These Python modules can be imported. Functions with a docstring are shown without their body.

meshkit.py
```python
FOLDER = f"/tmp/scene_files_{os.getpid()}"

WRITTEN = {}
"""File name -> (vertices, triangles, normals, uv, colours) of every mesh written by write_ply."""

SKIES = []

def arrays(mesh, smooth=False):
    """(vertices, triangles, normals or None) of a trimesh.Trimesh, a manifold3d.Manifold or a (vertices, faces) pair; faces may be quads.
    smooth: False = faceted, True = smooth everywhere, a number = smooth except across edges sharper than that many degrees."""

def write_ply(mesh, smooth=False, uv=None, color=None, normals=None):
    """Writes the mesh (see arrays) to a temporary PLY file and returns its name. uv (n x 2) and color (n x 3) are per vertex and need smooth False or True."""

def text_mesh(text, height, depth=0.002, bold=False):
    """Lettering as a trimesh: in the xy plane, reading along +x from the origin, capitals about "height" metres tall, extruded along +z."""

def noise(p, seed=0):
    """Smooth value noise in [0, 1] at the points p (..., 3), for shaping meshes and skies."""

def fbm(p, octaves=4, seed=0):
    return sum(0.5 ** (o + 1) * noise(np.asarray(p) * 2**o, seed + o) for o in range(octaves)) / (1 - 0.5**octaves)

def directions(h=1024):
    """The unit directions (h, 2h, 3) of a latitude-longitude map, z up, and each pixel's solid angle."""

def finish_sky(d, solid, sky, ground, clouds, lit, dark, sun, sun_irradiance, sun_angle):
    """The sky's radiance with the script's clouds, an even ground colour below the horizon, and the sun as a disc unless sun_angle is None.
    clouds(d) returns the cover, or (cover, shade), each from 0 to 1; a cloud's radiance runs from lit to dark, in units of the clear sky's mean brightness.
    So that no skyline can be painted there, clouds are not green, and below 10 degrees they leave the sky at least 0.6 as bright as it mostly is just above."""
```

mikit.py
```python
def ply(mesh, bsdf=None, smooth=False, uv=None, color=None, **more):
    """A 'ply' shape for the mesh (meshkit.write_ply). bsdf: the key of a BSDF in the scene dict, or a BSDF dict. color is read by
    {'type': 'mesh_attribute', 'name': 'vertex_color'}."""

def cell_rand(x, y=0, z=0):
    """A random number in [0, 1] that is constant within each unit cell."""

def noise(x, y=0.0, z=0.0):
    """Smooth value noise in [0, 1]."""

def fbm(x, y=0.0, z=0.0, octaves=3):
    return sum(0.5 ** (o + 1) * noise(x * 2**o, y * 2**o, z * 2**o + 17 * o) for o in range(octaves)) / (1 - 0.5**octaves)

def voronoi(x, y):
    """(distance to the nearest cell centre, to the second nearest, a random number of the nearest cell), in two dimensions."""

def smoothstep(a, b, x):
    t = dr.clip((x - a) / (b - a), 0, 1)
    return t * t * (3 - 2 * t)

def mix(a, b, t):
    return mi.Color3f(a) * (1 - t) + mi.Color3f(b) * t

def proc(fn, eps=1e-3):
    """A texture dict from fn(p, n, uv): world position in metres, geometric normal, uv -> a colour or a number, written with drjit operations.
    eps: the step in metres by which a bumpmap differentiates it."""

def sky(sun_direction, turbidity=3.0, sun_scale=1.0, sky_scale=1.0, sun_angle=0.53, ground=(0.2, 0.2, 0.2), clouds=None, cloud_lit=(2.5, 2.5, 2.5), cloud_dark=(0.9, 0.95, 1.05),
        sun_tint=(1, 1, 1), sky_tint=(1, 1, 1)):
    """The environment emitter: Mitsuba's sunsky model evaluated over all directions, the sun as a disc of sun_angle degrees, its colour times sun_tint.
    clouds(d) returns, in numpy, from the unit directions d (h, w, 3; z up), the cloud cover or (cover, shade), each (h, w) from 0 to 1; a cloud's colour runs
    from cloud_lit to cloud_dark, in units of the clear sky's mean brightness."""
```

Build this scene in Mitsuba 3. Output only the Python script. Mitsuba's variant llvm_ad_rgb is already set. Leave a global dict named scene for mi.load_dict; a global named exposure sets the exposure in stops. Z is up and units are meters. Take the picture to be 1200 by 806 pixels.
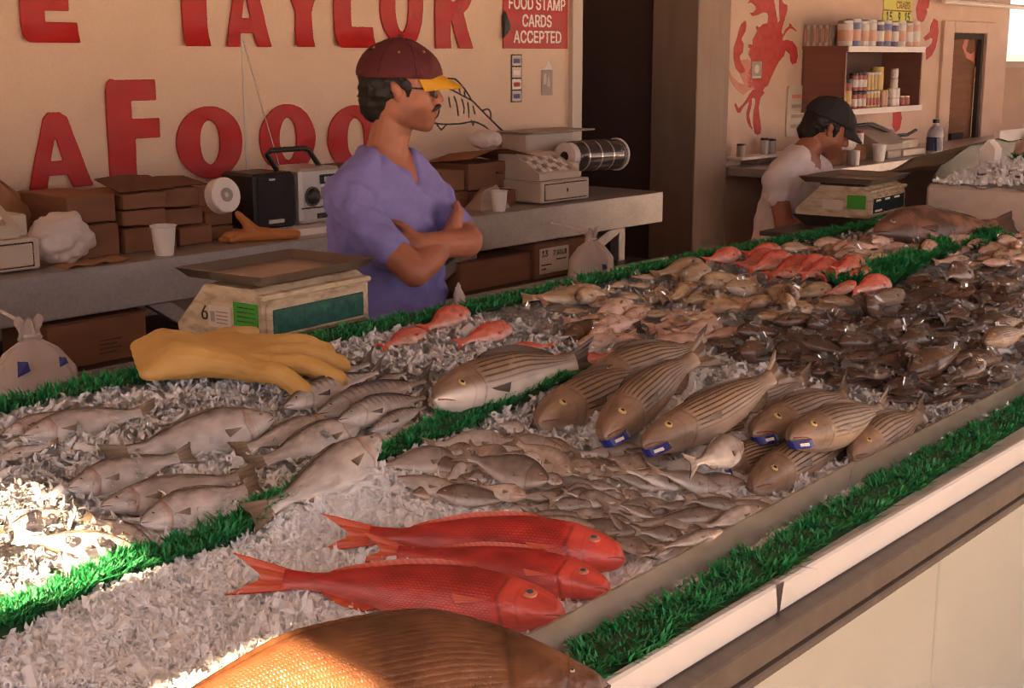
import math, random
import numpy as np, trimesh, manifold3d as m3, drjit as dr, mitsuba as mi
import shapely.geometry as sg, shapely.ops as so, shapely.affinity as sa
from scipy.interpolate import PchipInterpolator
import mikit, meshkit
from mikit import ply, proc, noise, fbm, smoothstep, mix, cell_rand

# ------------------------------------------------------------------ camera, sky, sun, exposure
# x runs along the fish counter, y from the customers to the back wall, z up; metres
T = mi.ScalarTransform4f
CAM = np.array([0.0, 0.0, 1.80])
FWD = np.array([0.7487, 0.6293, -0.2067])
scene = {'type': 'scene'}
labels = {}
scene['camera'] = {'type': 'perspective', 'fov': 41.112, 'fov_axis': 'x', 'near_clip': 0.05, 'far_clip': 200.0,
                   'to_world': T().look_at(origin=CAM.tolist(), target=(CAM + FWD).tolist(), up=[0, 0, 1])}
exposure = 2.5
SUN = np.array([-0.80, -0.30, 0.80])
scene['sky'] = mikit.sky(SUN.tolist(), turbidity=4.0, sun_scale=4.0, sky_scale=1.0, sun_angle=0.7, ground=(0.30, 0.25, 0.21),
                         clouds=lambda d: (np.full(d.shape[:2], 0.96), 0.25 + 0.3 * meshkit.fbm(d * 3.0, 3)),
                         cloud_lit=(3.1, 2.58, 2.50), cloud_dark=(2.2, 1.83, 1.77), sun_tint=(1.0, 0.86, 0.68))

# ceiling lamps of the stall: (x, y) of each, all hang above the picture
LAMPS = [(x, y) for y in (1.75, 3.35) for x in (.9, 3.1, 5.3, 7.5, 9.7)]
LAMP_POWER = 7.0
# ------------------------------------------------------------------ helpers
R = np.random.RandomState(7)

def key_for(base, parent=None):
    stem = (parent + '__' if parent else '') + base
    k, n = stem, 0
    while k in TAKEN:
        n += 1
        k = '%s_%03d' % (stem, n)
    TAKEN.add(k)
    return k
TAKEN = set()

def thing(base, label, cat, group=None):
    k = key_for(base)
    labels[k] = {'label': label, 'category': cat}
    if group: labels[k]['group'] = group
    return k

def put(k, mesh, bsdf, smooth=30, **kw):
    scene[k] = ply(mesh, 'mat_' + bsdf, smooth=smooth, **kw)
    return k

def part(parent, base, mesh, bsdf, smooth=30, label=None, kind=None, **kw):
    k = key_for(base, parent)
    put(k, mesh, bsdf, smooth, **kw)
    if label or kind:
        labels[k] = {}
        if label: labels[k]['label'] = label
        if kind: labels[k]['kind'] = kind
    return k

def solo(base, mesh, bsdf, label, cat, group=None, smooth=30, **kw):
    k = thing(base, label, cat, group)
    return put(k, mesh, bsdf, smooth, **kw)

def struct(name, mesh, bsdf, smooth=False, label=None, cat=None, **kw):
    k = key_for(name)
    put(k, mesh, bsdf, smooth, **kw)
    labels[k] = {'kind': 'structure'}
    if label: labels[k]['label'] = label
    if cat: labels[k]['category'] = cat
    return k

cat_ = trimesh.util.concatenate
def V(*a): return np.array(a, float)
def unit(a): a = np.asarray(a, float); return a / max(np.linalg.norm(a), 1e-12)

def box(x0, x1, y0, y1, z0, z1, b=0.0):
    """axis-aligned box, edges chamfered by b"""
    if b <= 0:
        m = trimesh.creation.box([x1 - x0, y1 - y0, z1 - z0]); m.apply_translation([(x0 + x1) / 2, (y0 + y1) / 2, (z0 + z1) / 2]); return m
    c, h = V((x0 + x1) / 2, (y0 + y1) / 2, (z0 + z1) / 2), V(x1 - x0, y1 - y0, z1 - z0) / 2
    b = min(b, h.min() * .9); P = []
    for sx in (-1, 1):
        for sy in (-1, 1):
            for sz in (-1, 1):
                s = V(sx, sy, sz)
                for k in range(3):
                    q = s * (h - b); q[k] = s[k] * h[k]; P.append(c + q)
    return trimesh.convex.convex_hull(np.array(P))

def hull(P): return trimesh.convex.convex_hull(np.array(P, float))

def rot(m, axis, deg, at=(0, 0, 0)):
    m.apply_transform(trimesh.transformations.rotation_matrix(math.radians(deg), axis, at)); return m
def mv(m, *d):
    m.apply_translation(d); return m

def tube(pts, r, n=8, close=True, flat=1.0, upv=(0, 0, 1)):
    """swept round tube; r scalar or per point; flat squashes it along upv"""
    p = np.asarray(pts, float); r = np.broadcast_to(np.asarray(r, float), (len(p),))
    t = np.gradient(p, axis=0); t /= np.linalg.norm(t, axis=1, keepdims=True) + 1e-12
    up = np.broadcast_to(V(*upv), p.shape); a = np.cross(t, up)
    bad = np.linalg.norm(a, axis=1) < .05
    a[bad] = np.cross(t[bad], V(1, 0, 0.01)); a /= np.linalg.norm(a, axis=1, keepdims=True)
    b = np.cross(a, t); an = np.arange(n) * 2 * np.pi / n
    v = p[:, None] + r[:, None, None] * (np.cos(an)[None, :, None] * a[:, None] + flat * np.sin(an)[None, :, None] * b[:, None])
    return grid_mesh(v, wrap=True, caps=close)

def grid_mesh(v, wrap=False, caps=False):
    m, n = v.shape[:2]; i, j = np.meshgrid(np.arange(m - 1), np.arange(n if wrap else n - 1), indexing='ij')
    j2 = (j + 1) % n
    q = np.stack([i * n + j, i * n + j2, (i + 1) * n + j2, (i + 1) * n + j], -1).reshape(-1, 4)
    f = np.vstack([q[:, [0, 1, 2]], q[:, [0, 2, 3]]]); vv = v.reshape(-1, 3)
    if caps:
        c0, c1 = len(vv), len(vv) + 1
        vv = np.vstack([vv, v[0].mean(0), v[-1].mean(0)]); k = np.arange(n); k2 = (k + 1) % n
        f = np.vstack([f, np.stack([k * 0 + c0, k2, k], 1), np.stack([k * 0 + c1, (m - 1) * n + k, (m - 1) * n + k2], 1)])
    return trimesh.Trimesh(vv, f, process=False)

def lathe(prof, n=24, at=(0, 0, 0)):
    """profile [(r, z)] turned about z"""
    p = np.asarray(prof, float); an = np.arange(n) * 2 * np.pi / n
    v = np.stack([p[:, :1] * np.cos(an), p[:, :1] * np.sin(an), np.repeat(p[:, 1:], n, 1)], -1)
    m = grid_mesh(v[::-1].copy(), wrap=True); m.merge_vertices(); m.apply_translation(at); m.fix_normals(); return m

def aim(m, origin, xdir, ydir):
    """moves a mesh modelled in xy(z) to origin with axes xdir, ydir"""
    x = unit(xdir); y = unit(ydir - np.dot(ydir, x) * x); M = np.eye(4); M[:3, 0] = x; M[:3, 1] = y; M[:3, 2] = np.cross(x, y); M[:3, 3] = origin
    m.apply_transform(M); return m

def extr(poly, d):
    """shapely polygon(s) -> solid of thickness d along +z"""
    gs = [g for g in getattr(poly, 'geoms', [poly]) if g.area > 1e-9]
    return cat_([trimesh.creation.extrude_polygon(g, d, engine='earcut') for g in gs])

def wallplate(poly, y, d=0.004):
    """a flat plate cut to the outline poly (x, z), standing proud of a wall that faces -y at y"""
    return aim(extr(poly, d), V(0, y, 0), V(1, 0, 0), V(0, 0, 1))

def text(s, h, at, xdir=(1, 0, 0), ydir=(0, 0, 1), d=0.0015, bold=True, width=None, center=False):
    m = meshkit.text_mesh(s, h, d, bold); e = m.bounds
    if width: m.apply_scale([width / (e[1][0] - e[0][0]), 1, 1])
    e = m.bounds
    if center: m.apply_translation([-(e[0][0] + e[1][0]) / 2, 0, 0])
    return aim(m, V(*at), V(*xdir), V(*ydir))

def blob(joints, bones, edge=0.012, it=8, seg=16):
    """joints {name: (xyz, r)}; bones [(a, b[, c])]: union of hulls of spheres, remeshed and smoothed into one skin"""
    sp = {}
    def S(j):
        if j not in sp:
            p, r = joints[j]; sp[j] = m3.Manifold.sphere(r, seg).translate(list(map(float, p)))
        return sp[j]
    M = m3.Manifold()
    parts = [m3.Manifold.batch_hull([S(j) for j in b]) for b in bones]
    M = m3.Manifold.batch_boolean(parts, m3.OpType.Add).refine_to_length(edge)
    mm = M.to_mesh(); t = trimesh.Trimesh(mm.vert_properties[:, :3], mm.tri_verts, process=False); t.merge_vertices()
    if it: trimesh.smoothing.filter_taubin(t, 0.5, -0.52, iterations=it)
    return t

def ellipsoid(c, r, sub=2):
    m = trimesh.creation.icosphere(sub); m.apply_scale(r); m.apply_translation(c); return m

# ------------------------------------------------------------------ materials
def rgb(*c): return {'type': 'rgb', 'value': [float(x) for x in c]}
def srgb(r, g, b):
    c = np.array([r, g, b]) / 255.; return np.where(c < .04045, c / 12.92, ((c + .055) / 1.055) ** 2.4)
def pr(col, rough=.6, metal=0., spec=.5, **kw):
    c = col if isinstance(col, dict) else rgb(*col)
    d = {'type': 'principled', 'base_color': c, 'roughness': float(rough), 'metallic': float(metal), 'specular': float(spec)}
    d.update(kw); return d
def mat(name, d, two=False, raw=False):
    scene['mat_' + name] = {'type': 'twosided', 'b': d} if two or (d['type'] == 'principled' and not raw) else d
    return name
def grainy(a, b, sx=30., sy=30., sz=30.):
    a, b = list(map(float, a)), list(map(float, b))
    return proc(lambda p, n, uv: mix(a, b, fbm(p.x * sx, p.y * sy, p.z * sz, octaves=3)))

VC = {'type': 'mesh_attribute', 'name': 'vertex_color'}
mat('wall_paint', pr(proc(lambda p, n, uv: mix((.66, .47, .34), (.76, .55, .41), .6 * fbm(p.x * 5, p.z * 5, p.y, octaves=3) + .4 * noise(p.x * 170, p.z * 170))), .5))
mat('crab_wall_paint', pr(grainy((.56, .38, .29), (.64, .45, .34), 6, 6, 6), .6))
mat('white_trim', pr((.62, .52, .44), .5))
mat('post_wood', pr(grainy((.27, .18, .13), (.34, .23, .17), 20, 20, 2), .6))
mat('dark_room', pr((.11, .07, .062), .9))
mat('floor_concrete', pr(grainy((.10, .075, .065), (.16, .12, .10), 4, 4, 4), .8))
mat('ceiling_board', pr((.22, .17, .14), .9))
mat('roof_board', pr((.30, .22, .18), .9))
mat('asphalt', pr((.33, .29, .26), .95))
mat('galvanised', pr(proc(lambda p, n, uv: mix((.36, .325, .32), (.62, .57, .555), .65 * fbm(p.x * 7, p.y * 7, p.z * 11, octaves=3) + .35 * noise(p.x * 130, p.z * 130, p.y * 40))), .4, .75))
mat('steel', pr(grainy((.26, .22, .20), (.36, .31, .28), 20, 20, 20), .32, .85))
mat('dark_steel', pr((.10, .08, .075), .45, .6))
mat('counter_white', pr(grainy((.58, .55, .545), (.66, .63, .625), 5, 5, 5), .35))
mat('counter_cream', pr(grainy((.41, .395, .335), (.48, .46, .40), 3, 3, 3), .4))
mat('dark_joint', pr((.05, .04, .035), .9))
mat('rail_aluminium', pr(grainy((.11, .088, .075), (.18, .145, .125), 40, 8, 8), .45, .4))
mat('red_vinyl', pr(grainy((.40, .012, .014), (.50, .024, .022), 9, 9, 9), .38, 0, .3))
mat('red_paint', pr(grainy((.40, .022, .022), (.52, .06, .05), 25, 25, 25), .6))
mat('red_paint_worn', pr(grainy((.56, .17, .12), (.62, .28, .2), 25, 25, 25), .6))
mat('white_vinyl', pr((.80, .72, .66), .4))
mat('ink', pr((.035, .03, .03), .6))
mat('white_plastic', pr((.78, .70, .66), .4))
mat('foam', pr((.82, .77, .74), .6))
mat('beige_plastic', pr(proc(lambda p, n, uv: mix((.30, .205, .125), mix((.47, .37, .25), (.62, .50, .36), noise(p.x * 40, p.y * 40, p.z * 60)), smoothstep(.08, .62, fbm(p.x * 30, p.y * 30, p.z * 60, octaves=3)))), .4))
mat('register_plastic', pr((.56, .46, .38), .45))
mat('register_dark', pr((.34, .27, .23), .5))
mat('black_plastic', pr((.018, .016, .017), .45))
mat('speaker_cloth', pr((.022, .018, .024), .95))
mat('silver_plastic', pr((.55, .52, .50), .35, .5))
mat('screen_green', pr(grainy((.01, .05, .045), (.03, .16, .13), 60, 60, 60), .3))
mat('screen_dark', pr((.02, .035, .04), .15))
mat('label_green', pr((.05, .32, .03), .5))
mat('label_white', pr((.62, .52, .44), .6))
mat('cardboard', pr(grainy((.17, .075, .04), (.25, .115, .062), 6, 6, 30), .85))
mat('cardboard_dark', pr(grainy((.10, .045, .027), (.15, .066, .038), 6, 6, 30), .85))
mat('kraft_paper', pr(grainy((.30, .15, .075), (.40, .21, .11), 12, 12, 12), .85), True)
mat('plastic_bag', pr((.66, .57, .54), .35, spec_trans=0.0), True)
mat('blue_print', pr((.06, .06, .30), .5))
mat('rubber_glove', pr(grainy((.50, .27, .075), (.66, .40, .13), 22, 22, 22), .6))
mat('orange_glove', pr((.45, .16, .04), .5))
mat('turf', pr(VC, .55), True)
mat('fin', pr(VC, .35, 0, .5), True)
mat('skin', pr(VC, .5))
mat('eye_ring', pr((.62, .45, .16), .15, .2, .6, clearcoat=1.0))
mat('eye_pupil', pr((.012, .01, .012), .08, 0, .6, clearcoat=1.0))
mat('eye_pupil_blue', pr((.07, .07, .11), .08, 0, .6, clearcoat=1.0))
mat('blue_band', pr((.02, .03, .24), .3))
mat('pane', {'type': 'thindielectric', 'int_ior': 1.5})
mat('foggy_plastic', {'type': 'blendbsdf', 'weight': .36, 'a': {'type': 'thindielectric', 'int_ior': 1.5},
                      'b': {'type': 'twosided', 'b': pr(grainy((.28, .24, .20), (.42, .36, .31), 18, 18, 30), .35)}})

# ------------------------------------------------------------------ the setting
WY = 4.85                                    # face of the back wall
def bed(x, y): return 1.0 + .126 * (y - 1.088)
struct('floor', box(-1.2, 14.5, -1.6, 8, -.05, 0), 'floor_concrete')
struct('street', box(-40, 60, -60, 60, -.2, -.06), 'asphalt')
roof = sg.Polygon([(-.90, -1.9), (-.86, .41), (-.70, 1.30), (-3.2, 1.30), (-3.2, 8), (14.2, 8), (14.2, -1.9)])
struct('ceiling', mv(extr(roof, .08), 0, 0, 2.95), 'ceiling_board')
k = struct('wall_back', box(-1.2, 6.32, WY, WY + .1, 0, 2.95), 'wall_paint')
part(k, 'joint_strip', box(3.925, 3.937, WY - .003, WY + .001, 1.0, 2.95), 'white_trim', False)
struct('trim_1', box(6.27, 6.364, WY - .03, WY + .12, 0, 2.95, .004), 'white_trim')
struct('wall_doorway', cat_([box(6.32, 6.36, WY + .1, 7.9, 0, 2.95), box(7.62, 7.66, WY + .1, 7.9, 0, 2.95), box(6.32, 7.66, 7.85, 7.9, 0, 2.95)]), 'dark_room')
struct('trim_2', box(7.543, 7.936, WY - .05, WY + .3, 0, 2.95, .006), 'post_wood')
struct('wall_crab', cat_([box(7.95, 11.6, WY, WY + .1, 0, 2.95), box(12.42, 12.95, WY, WY + .1, 0, 2.95), box(11.6, 12.42, WY, WY + .1, 2.0, 2.95), box(11.6, 12.42, WY, WY + .1, 0, .2)]), 'crab_wall_paint')
struct('wall_left', box(-1.2, -1.15, 2.9, WY, 0, 2.95), 'crab_wall_paint')
struct('wall_right', cat_([box(14.0, 14.1, 2.2, 7.9, 0, 1.72), box(14.0, 14.1, 2.2, 7.9, 2.6, 2.95)]), 'crab_wall_paint')
k = struct('window_1', cat_([box(13.96, 14.0, 2.2, 7.9, 1.68, 1.74), box(13.98, 14.04, 4.9, 4.96, 1.74, 2.6), box(13.98, 14.04, 3.4, 3.46, 1.74, 2.6)]), 'white_trim')
part(k, 'pane', box(14.02, 14.024, 2.2, 7.9, 1.74, 2.6), 'pane', False)
# service door in the crab wall: leaf, frame, dark slot around
k = struct('door_1', box(11.70, 12.36, WY + .06, WY + .09, .2, 1.98, .004), 'cardboard')
part(k, 'door_frame', cat_([box(11.42, 11.64, WY - .03, WY + .02, .2, 2.09, .006), box(12.38, 12.56, WY - .03, WY + .02, .2, 2.09, .006), box(11.64, 12.38, WY - .03, WY + .02, 1.99, 2.09, .006)]), 'crab_wall_paint')
part(k, 'door_gap', cat_([box(11.64, 11.70, WY + .0, WY + .04, .2, 1.99), box(12.33, 12.38, WY + .0, WY + .04, .2, 1.99), box(11.64, 12.38, WY + .0, WY + .04, 1.94, 1.99)]), 'dark_joint', False)
part(k, 'louvre', box(11.86, 12.12, WY + .03, WY + .062, 1.04, 1.12, .004), 'dark_joint', False)
for x, y in LAMPS:
    k = struct('ceiling_lamp', box(x - .63, x + .63, y - .07, y + .07, 2.90, 2.95, .008), 'white_trim')
    scene[key_for('tube', k)] = ply(tube([(x - .6, y, 2.875), (x + .6, y, 2.875)], .018, 10), 'mat_white_plastic', smooth=True, emitter={'type': 'area', 'radiance': rgb(1.0 * LAMP_POWER, .68 * LAMP_POWER, .585 * LAMP_POWER)})
# timbers of the roof at the open left end
solo('roof_beam', box(-3.2, -.78, .62, .84, 2.95, 3.12, .01), 'post_wood', 'timber beam out of the left end of the stall roof', 'beam')
solo('pipe', tube([(11.2, WY - .10, 2.235), (13.6, WY - .10, 2.235)], .02, 10), 'white_plastic', 'pale pipe running along the top right corner above the door', 'pipe')

# ------------------------------------------------------------------ the display counter
XA, XB = -.6, 7.3
k = thing('display_counter', 'long white and cream fish display counter heaped with ice', 'counter')
FY = .98
part(k, 'bed_tray', cat_([box(XA, XB, 1.06, 2.42, .80, .90), box(XA, XB, 2.38, 2.44, .8, 1.14, .004)]), 'counter_white', False)
part(k, 'ledge', box(XA, XB, FY, 1.10, .90, .990, .006), 'counter_white')
joints = [XA, 1.795, 4.3, XB]
for a, b in zip(joints[:-1], joints[1:]):
    part(k, 'fascia_panel', box(a + .002, b - .002, FY - .014, FY + .002, .948, .999, .004), 'counter_white')
part(k, 'fascia_joint', hull([(1.793, FY - .0145, .948), (1.797, FY - .0145, .948), (1.783, FY - .0145, .9985), (1.808, FY - .0145, .9985), (1.795, FY - .010, .97)]), 'dark_joint', False)
part(k, 'rail', cat_([box(XA, XB, FY - .045, FY + .01, .936, .948, .003), box(XA, XB, FY - .036, FY + .01, .893, .936, .004), box(XA, XB, FY - .045, FY + .01, .878, .894, .003)]), 'rail_aluminium')
xs = [XA, .18, 2.435, 3.66, 4.88, 6.1, XB]
for a, b in zip(xs[:-1], xs[1:]):
    part(k, 'front_panel', box(a + .003, b - .003, FY - .01, FY + .02, .02, .878, .003), 'counter_cream')
part(k, 'core', box(XA + .02, XB - .02, FY + .02, 2.40, .02, .80), 'counter_cream', False)
# clear front guard in three lengths
k = thing('front_guard', 'low clear plastic guard along the front of the ice', 'guard')
for a, b, y0, y1 in ((-.3, 1.335, 1.066, 1.074), (1.338, 2.30, 1.078, 1.102), (2.29, 7.2, 1.10, 1.13)):
    pl = hull([(a, y0, .985), (a, y0 + .005, .985), (b, y1, .985), (b, y1 + .005, .985), (a, y0 - .010, 1.050), (a, y0 - .005, 1.050), (b, y1 - .010, 1.054), (b, y1 - .005, 1.054)])
    part(k, 'panel', pl, 'foggy_plastic', False)

# ------------------------------------------------------------------ the metal work bench along the back wall
k = thing('work_bench', 'long galvanised metal work bench along the painted wall', 'bench')
BY, BZ = 4.18, 1.072
part(k, 'bench_top', cat_([box(-1.0, 6.26, BY, WY - .01, BZ - .04, BZ, .004), box(-1.0, 6.26, BY, BY + .02, .905, BZ - .003, .004)]), 'galvanised')
part(k, 'lower_shelf', box(-1.0, 6.1, 4.05, WY - .02, .70, .722, .004), 'dark_steel')
part(k, 'shelf_edge', box(-1.0, 6.1, 4.03, 4.05, .70, .745, .003), 'galvanised')
for x in (-.4, 3.3, 4.75, 5.95):
    part(k, 'leg', box(x - .03, x + .03, BY + .05, BY + .11, 0, .905, .004), 'galvanised')
for xa, xb in ((3.28, 2.95), (4.3, 4.75), (5.4, 5.95), (4.35, 3.98)):
    b = box(-.03, .03, -.02, .02, 0, math.hypot(xb - xa, .22), .003); an = math.degrees(math.atan2(xb - xa, .22)); rot(b, [0, 1, 0], an); mv(b, xa, BY + .06, .70)
    part(k, 'brace', b, 'galvanised')

# ------------------------------------------------------------------ fish
# profile of each species: along s the height above / below the spine and half thickness, in body lengths (without tail fin)
_S = [0, .02, .06, .12, .22, .36, .55, .75, .9, 1]
PROF = {
 'bass':    ([.018, .046, .066, .084, .102, .112, .104, .072, .044, .046], [.018, .042, .060, .078, .098, .110, .100, .064, .041, .046], [.010, .036, .054, .070, .084, .086, .076, .048, .023, .012]),
 'snapper': ([.026, .070, .104, .132, .160, .168, .144, .090, .048, .050], [.024, .048, .066, .086, .114, .126, .112, .068, .040, .048], [.012, .040, .056, .070, .084, .088, .074, .046, .022, .012]),
 'silver':  ([.006, .028, .048, .070, .098, .115, .102, .066, .038, .042], [.006, .028, .047, .070, .102, .122, .102, .060, .036, .042], [.004, .022, .038, .052, .068, .074, .062, .036, .017, .010]),
 'mackerel':([.004, .020, .038, .058, .082, .096, .086, .052, .020, .020], [.004, .020, .038, .058, .084, .098, .084, .048, .019, .020], [.003, .018, .032, .045, .060, .066, .056, .032, .014, .009]),
 'small':   ([.010, .042, .075, .110, .155, .176, .148, .082, .038, .042], [.010, .040, .070, .105, .155, .176, .144, .076, .036, .042], [.004, .024, .038, .050, .062, .066, .054, .030, .014, .008]),
 'dark':    ([.012, .044, .076, .105, .145, .160, .136, .086, .052, .056], [.012, .036, .062, .090, .130, .142, .120, .074, .046, .052], [.005, .028, .048, .066, .084, .090, .074, .044, .022, .012]),
 'cobia':   ([.004, .020, .040, .068, .105, .135, .130, .090, .050, .040], [.004, .020, .036, .058, .090, .120, .115, .080, .045, .040], [.004, .022, .040, .060, .080, .090, .080, .050, .024, .014]),
}
for a_, b_ in (('bassw', 'bass'), ('tan', 'dark'), ('pink', 'snapper'), ('grouper', 'dark'), ('pale', 'silver')): PROF[a_] = PROF[b_]
TAILF = {'bassw': .20, 'bass': .20, 'snapper': .20, 'silver': .17, 'mackerel': .17, 'small': .2, 'dark': .18, 'tan': .18, 'pink': .2, 'grouper': .18, 'cobia': .18, 'pale': .18}
PCH = {k: [PchipInterpolator(_S, a) for a in v] for k, v in PROF.items()}
UPN = unit(V(0, -.126, 1))

class Fish:
    """places the fish's own (s, height, breadth) coordinates in the world: head tip H, tail tip Tl, roll about the spine, in-plane bend and arch"""
    def __init__(f, sp, H, Tl, roll=45., side=1, bend=0., arch=0., hs=1., fid=0):
        f.sp, f.fid, f.tf, f.hs = sp, fid, TAILF[sp], hs
        f.H, f.T = V(*H), V(*Tl); d = f.T - f.H; f.LT = np.linalg.norm(d); f.L = f.LT / (1 + f.tf); x = d / f.LT
        e = unit(np.cross(UPN, x)) * side; n = np.cross(x, np.cross(UPN, x)); n = unit(n)
        r = math.radians(roll); f.D = e * math.cos(r) + n * math.sin(r); f.Z = -e * math.sin(r) + n * math.cos(r); f.X = x
        f.e, f.n, f.bend, f.arch = e, n, bend, arch
        f.hand = np.dot(np.cross(f.X, f.D), f.Z)
    def c(f, s):
        q = np.asarray(s, float) / (1 + f.tf)
        k = (4 * q * (1 - q))[..., None]
        return f.H + (f.T - f.H) * q[..., None] + k * f.LT * (f.bend * f.e + f.arch * f.n)
    def at(f, s, y, z):
        """world point; y towards the back fin, z towards the upper flank, both in body lengths"""
        s = np.asarray(s, float); h = 1e-3
        t = f.c(s + h) - f.c(s - h); t /= np.linalg.norm(t, axis=-1, keepdims=True)
        D = f.D - t * (t @ f.D)[..., None]; D /= np.linalg.norm(D, axis=-1, keepdims=True)
        Z = np.cross(t, D) * f.hand
        return f.c(s) + f.L * (np.asarray(y)[..., None] * D + np.asarray(z)[..., None] * Z)
    def sec(f, s, phi):
        """(y, z) of the skin at s and the angle phi (0 back, 90 upper flank, 180 belly)"""
        s = np.asarray(s, float); phi = np.asarray(phi, float); sc = np.clip(s, 0, 1)
        top, bot, w = (p(sc) for p in PCH[f.sp]); cs, sn = np.cos(phi), np.sin(phi)
        g = .235 - .035 * np.abs(cs)                                     # edge of the gill cover
        w = w * (1 + .07 * np.clip((s - .10) / .08, 0, 1) * (s < g) * np.abs(sn))
        y = np.where(cs > 0, top, bot) * f.hs * np.sign(cs) * np.abs(cs) ** 1.05
        return y, w * np.sign(sn) * np.abs(sn) ** .88
    def body(f, ns, nt):
        s = np.unique(np.concatenate([np.linspace(0, 1, ns) ** 1.15, [.004, .198, .206, .230, .242]]))
        s = np.concatenate([[0, 0], s[1:], [1]]); phi = np.linspace(-np.pi / 2, 1.5 * np.pi, nt + 1)
        S, P = np.meshgrid(s, phi, indexing='ij'); y, z = f.sec(S, P); S[0] -= .006; y[0] = z[0] = y[-1] = z[-1] = 0
        m = grid_mesh(f.at(S, y, z)); uv = np.stack([f.fid + np.clip(S, .002, .998), P / (2 * np.pi)], -1).reshape(-1, 2)
        fa = m.faces if f.hand > 0 else m.faces[:, ::-1]
        v = np.asarray(m.vertices); fa = np.asarray(fa)
        nrm = np.zeros_like(v); fn = np.cross(v[fa[:, 1]] - v[fa[:, 0]], v[fa[:, 2]] - v[fa[:, 0]])
        for k in range(3): np.add.at(nrm, fa[:, k], fn)
        nr = nrm.reshape(len(s), nt + 1, 3); w = nr[:, 0] + nr[:, -1]; nr[:, 0] = w; nr[:, -1] = w
        nr = nr.reshape(-1, 3)
        out = np.einsum('ij,ij->i', nr, v - f.c(np.clip(S, .01, .99)).reshape(-1, 3)).sum()
        if out < 0: fa = fa[:, ::-1]; nr = -nr
        nr /= np.linalg.norm(nr, axis=1, keepdims=True) + 1e-20
        return v, fa.copy(), nr, uv
    def skinpt(f, s, phi, out=0.):
        y, z = f.sec(s, phi); k = 1 + out
        return f.at(s, y * k, z * k)

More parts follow.
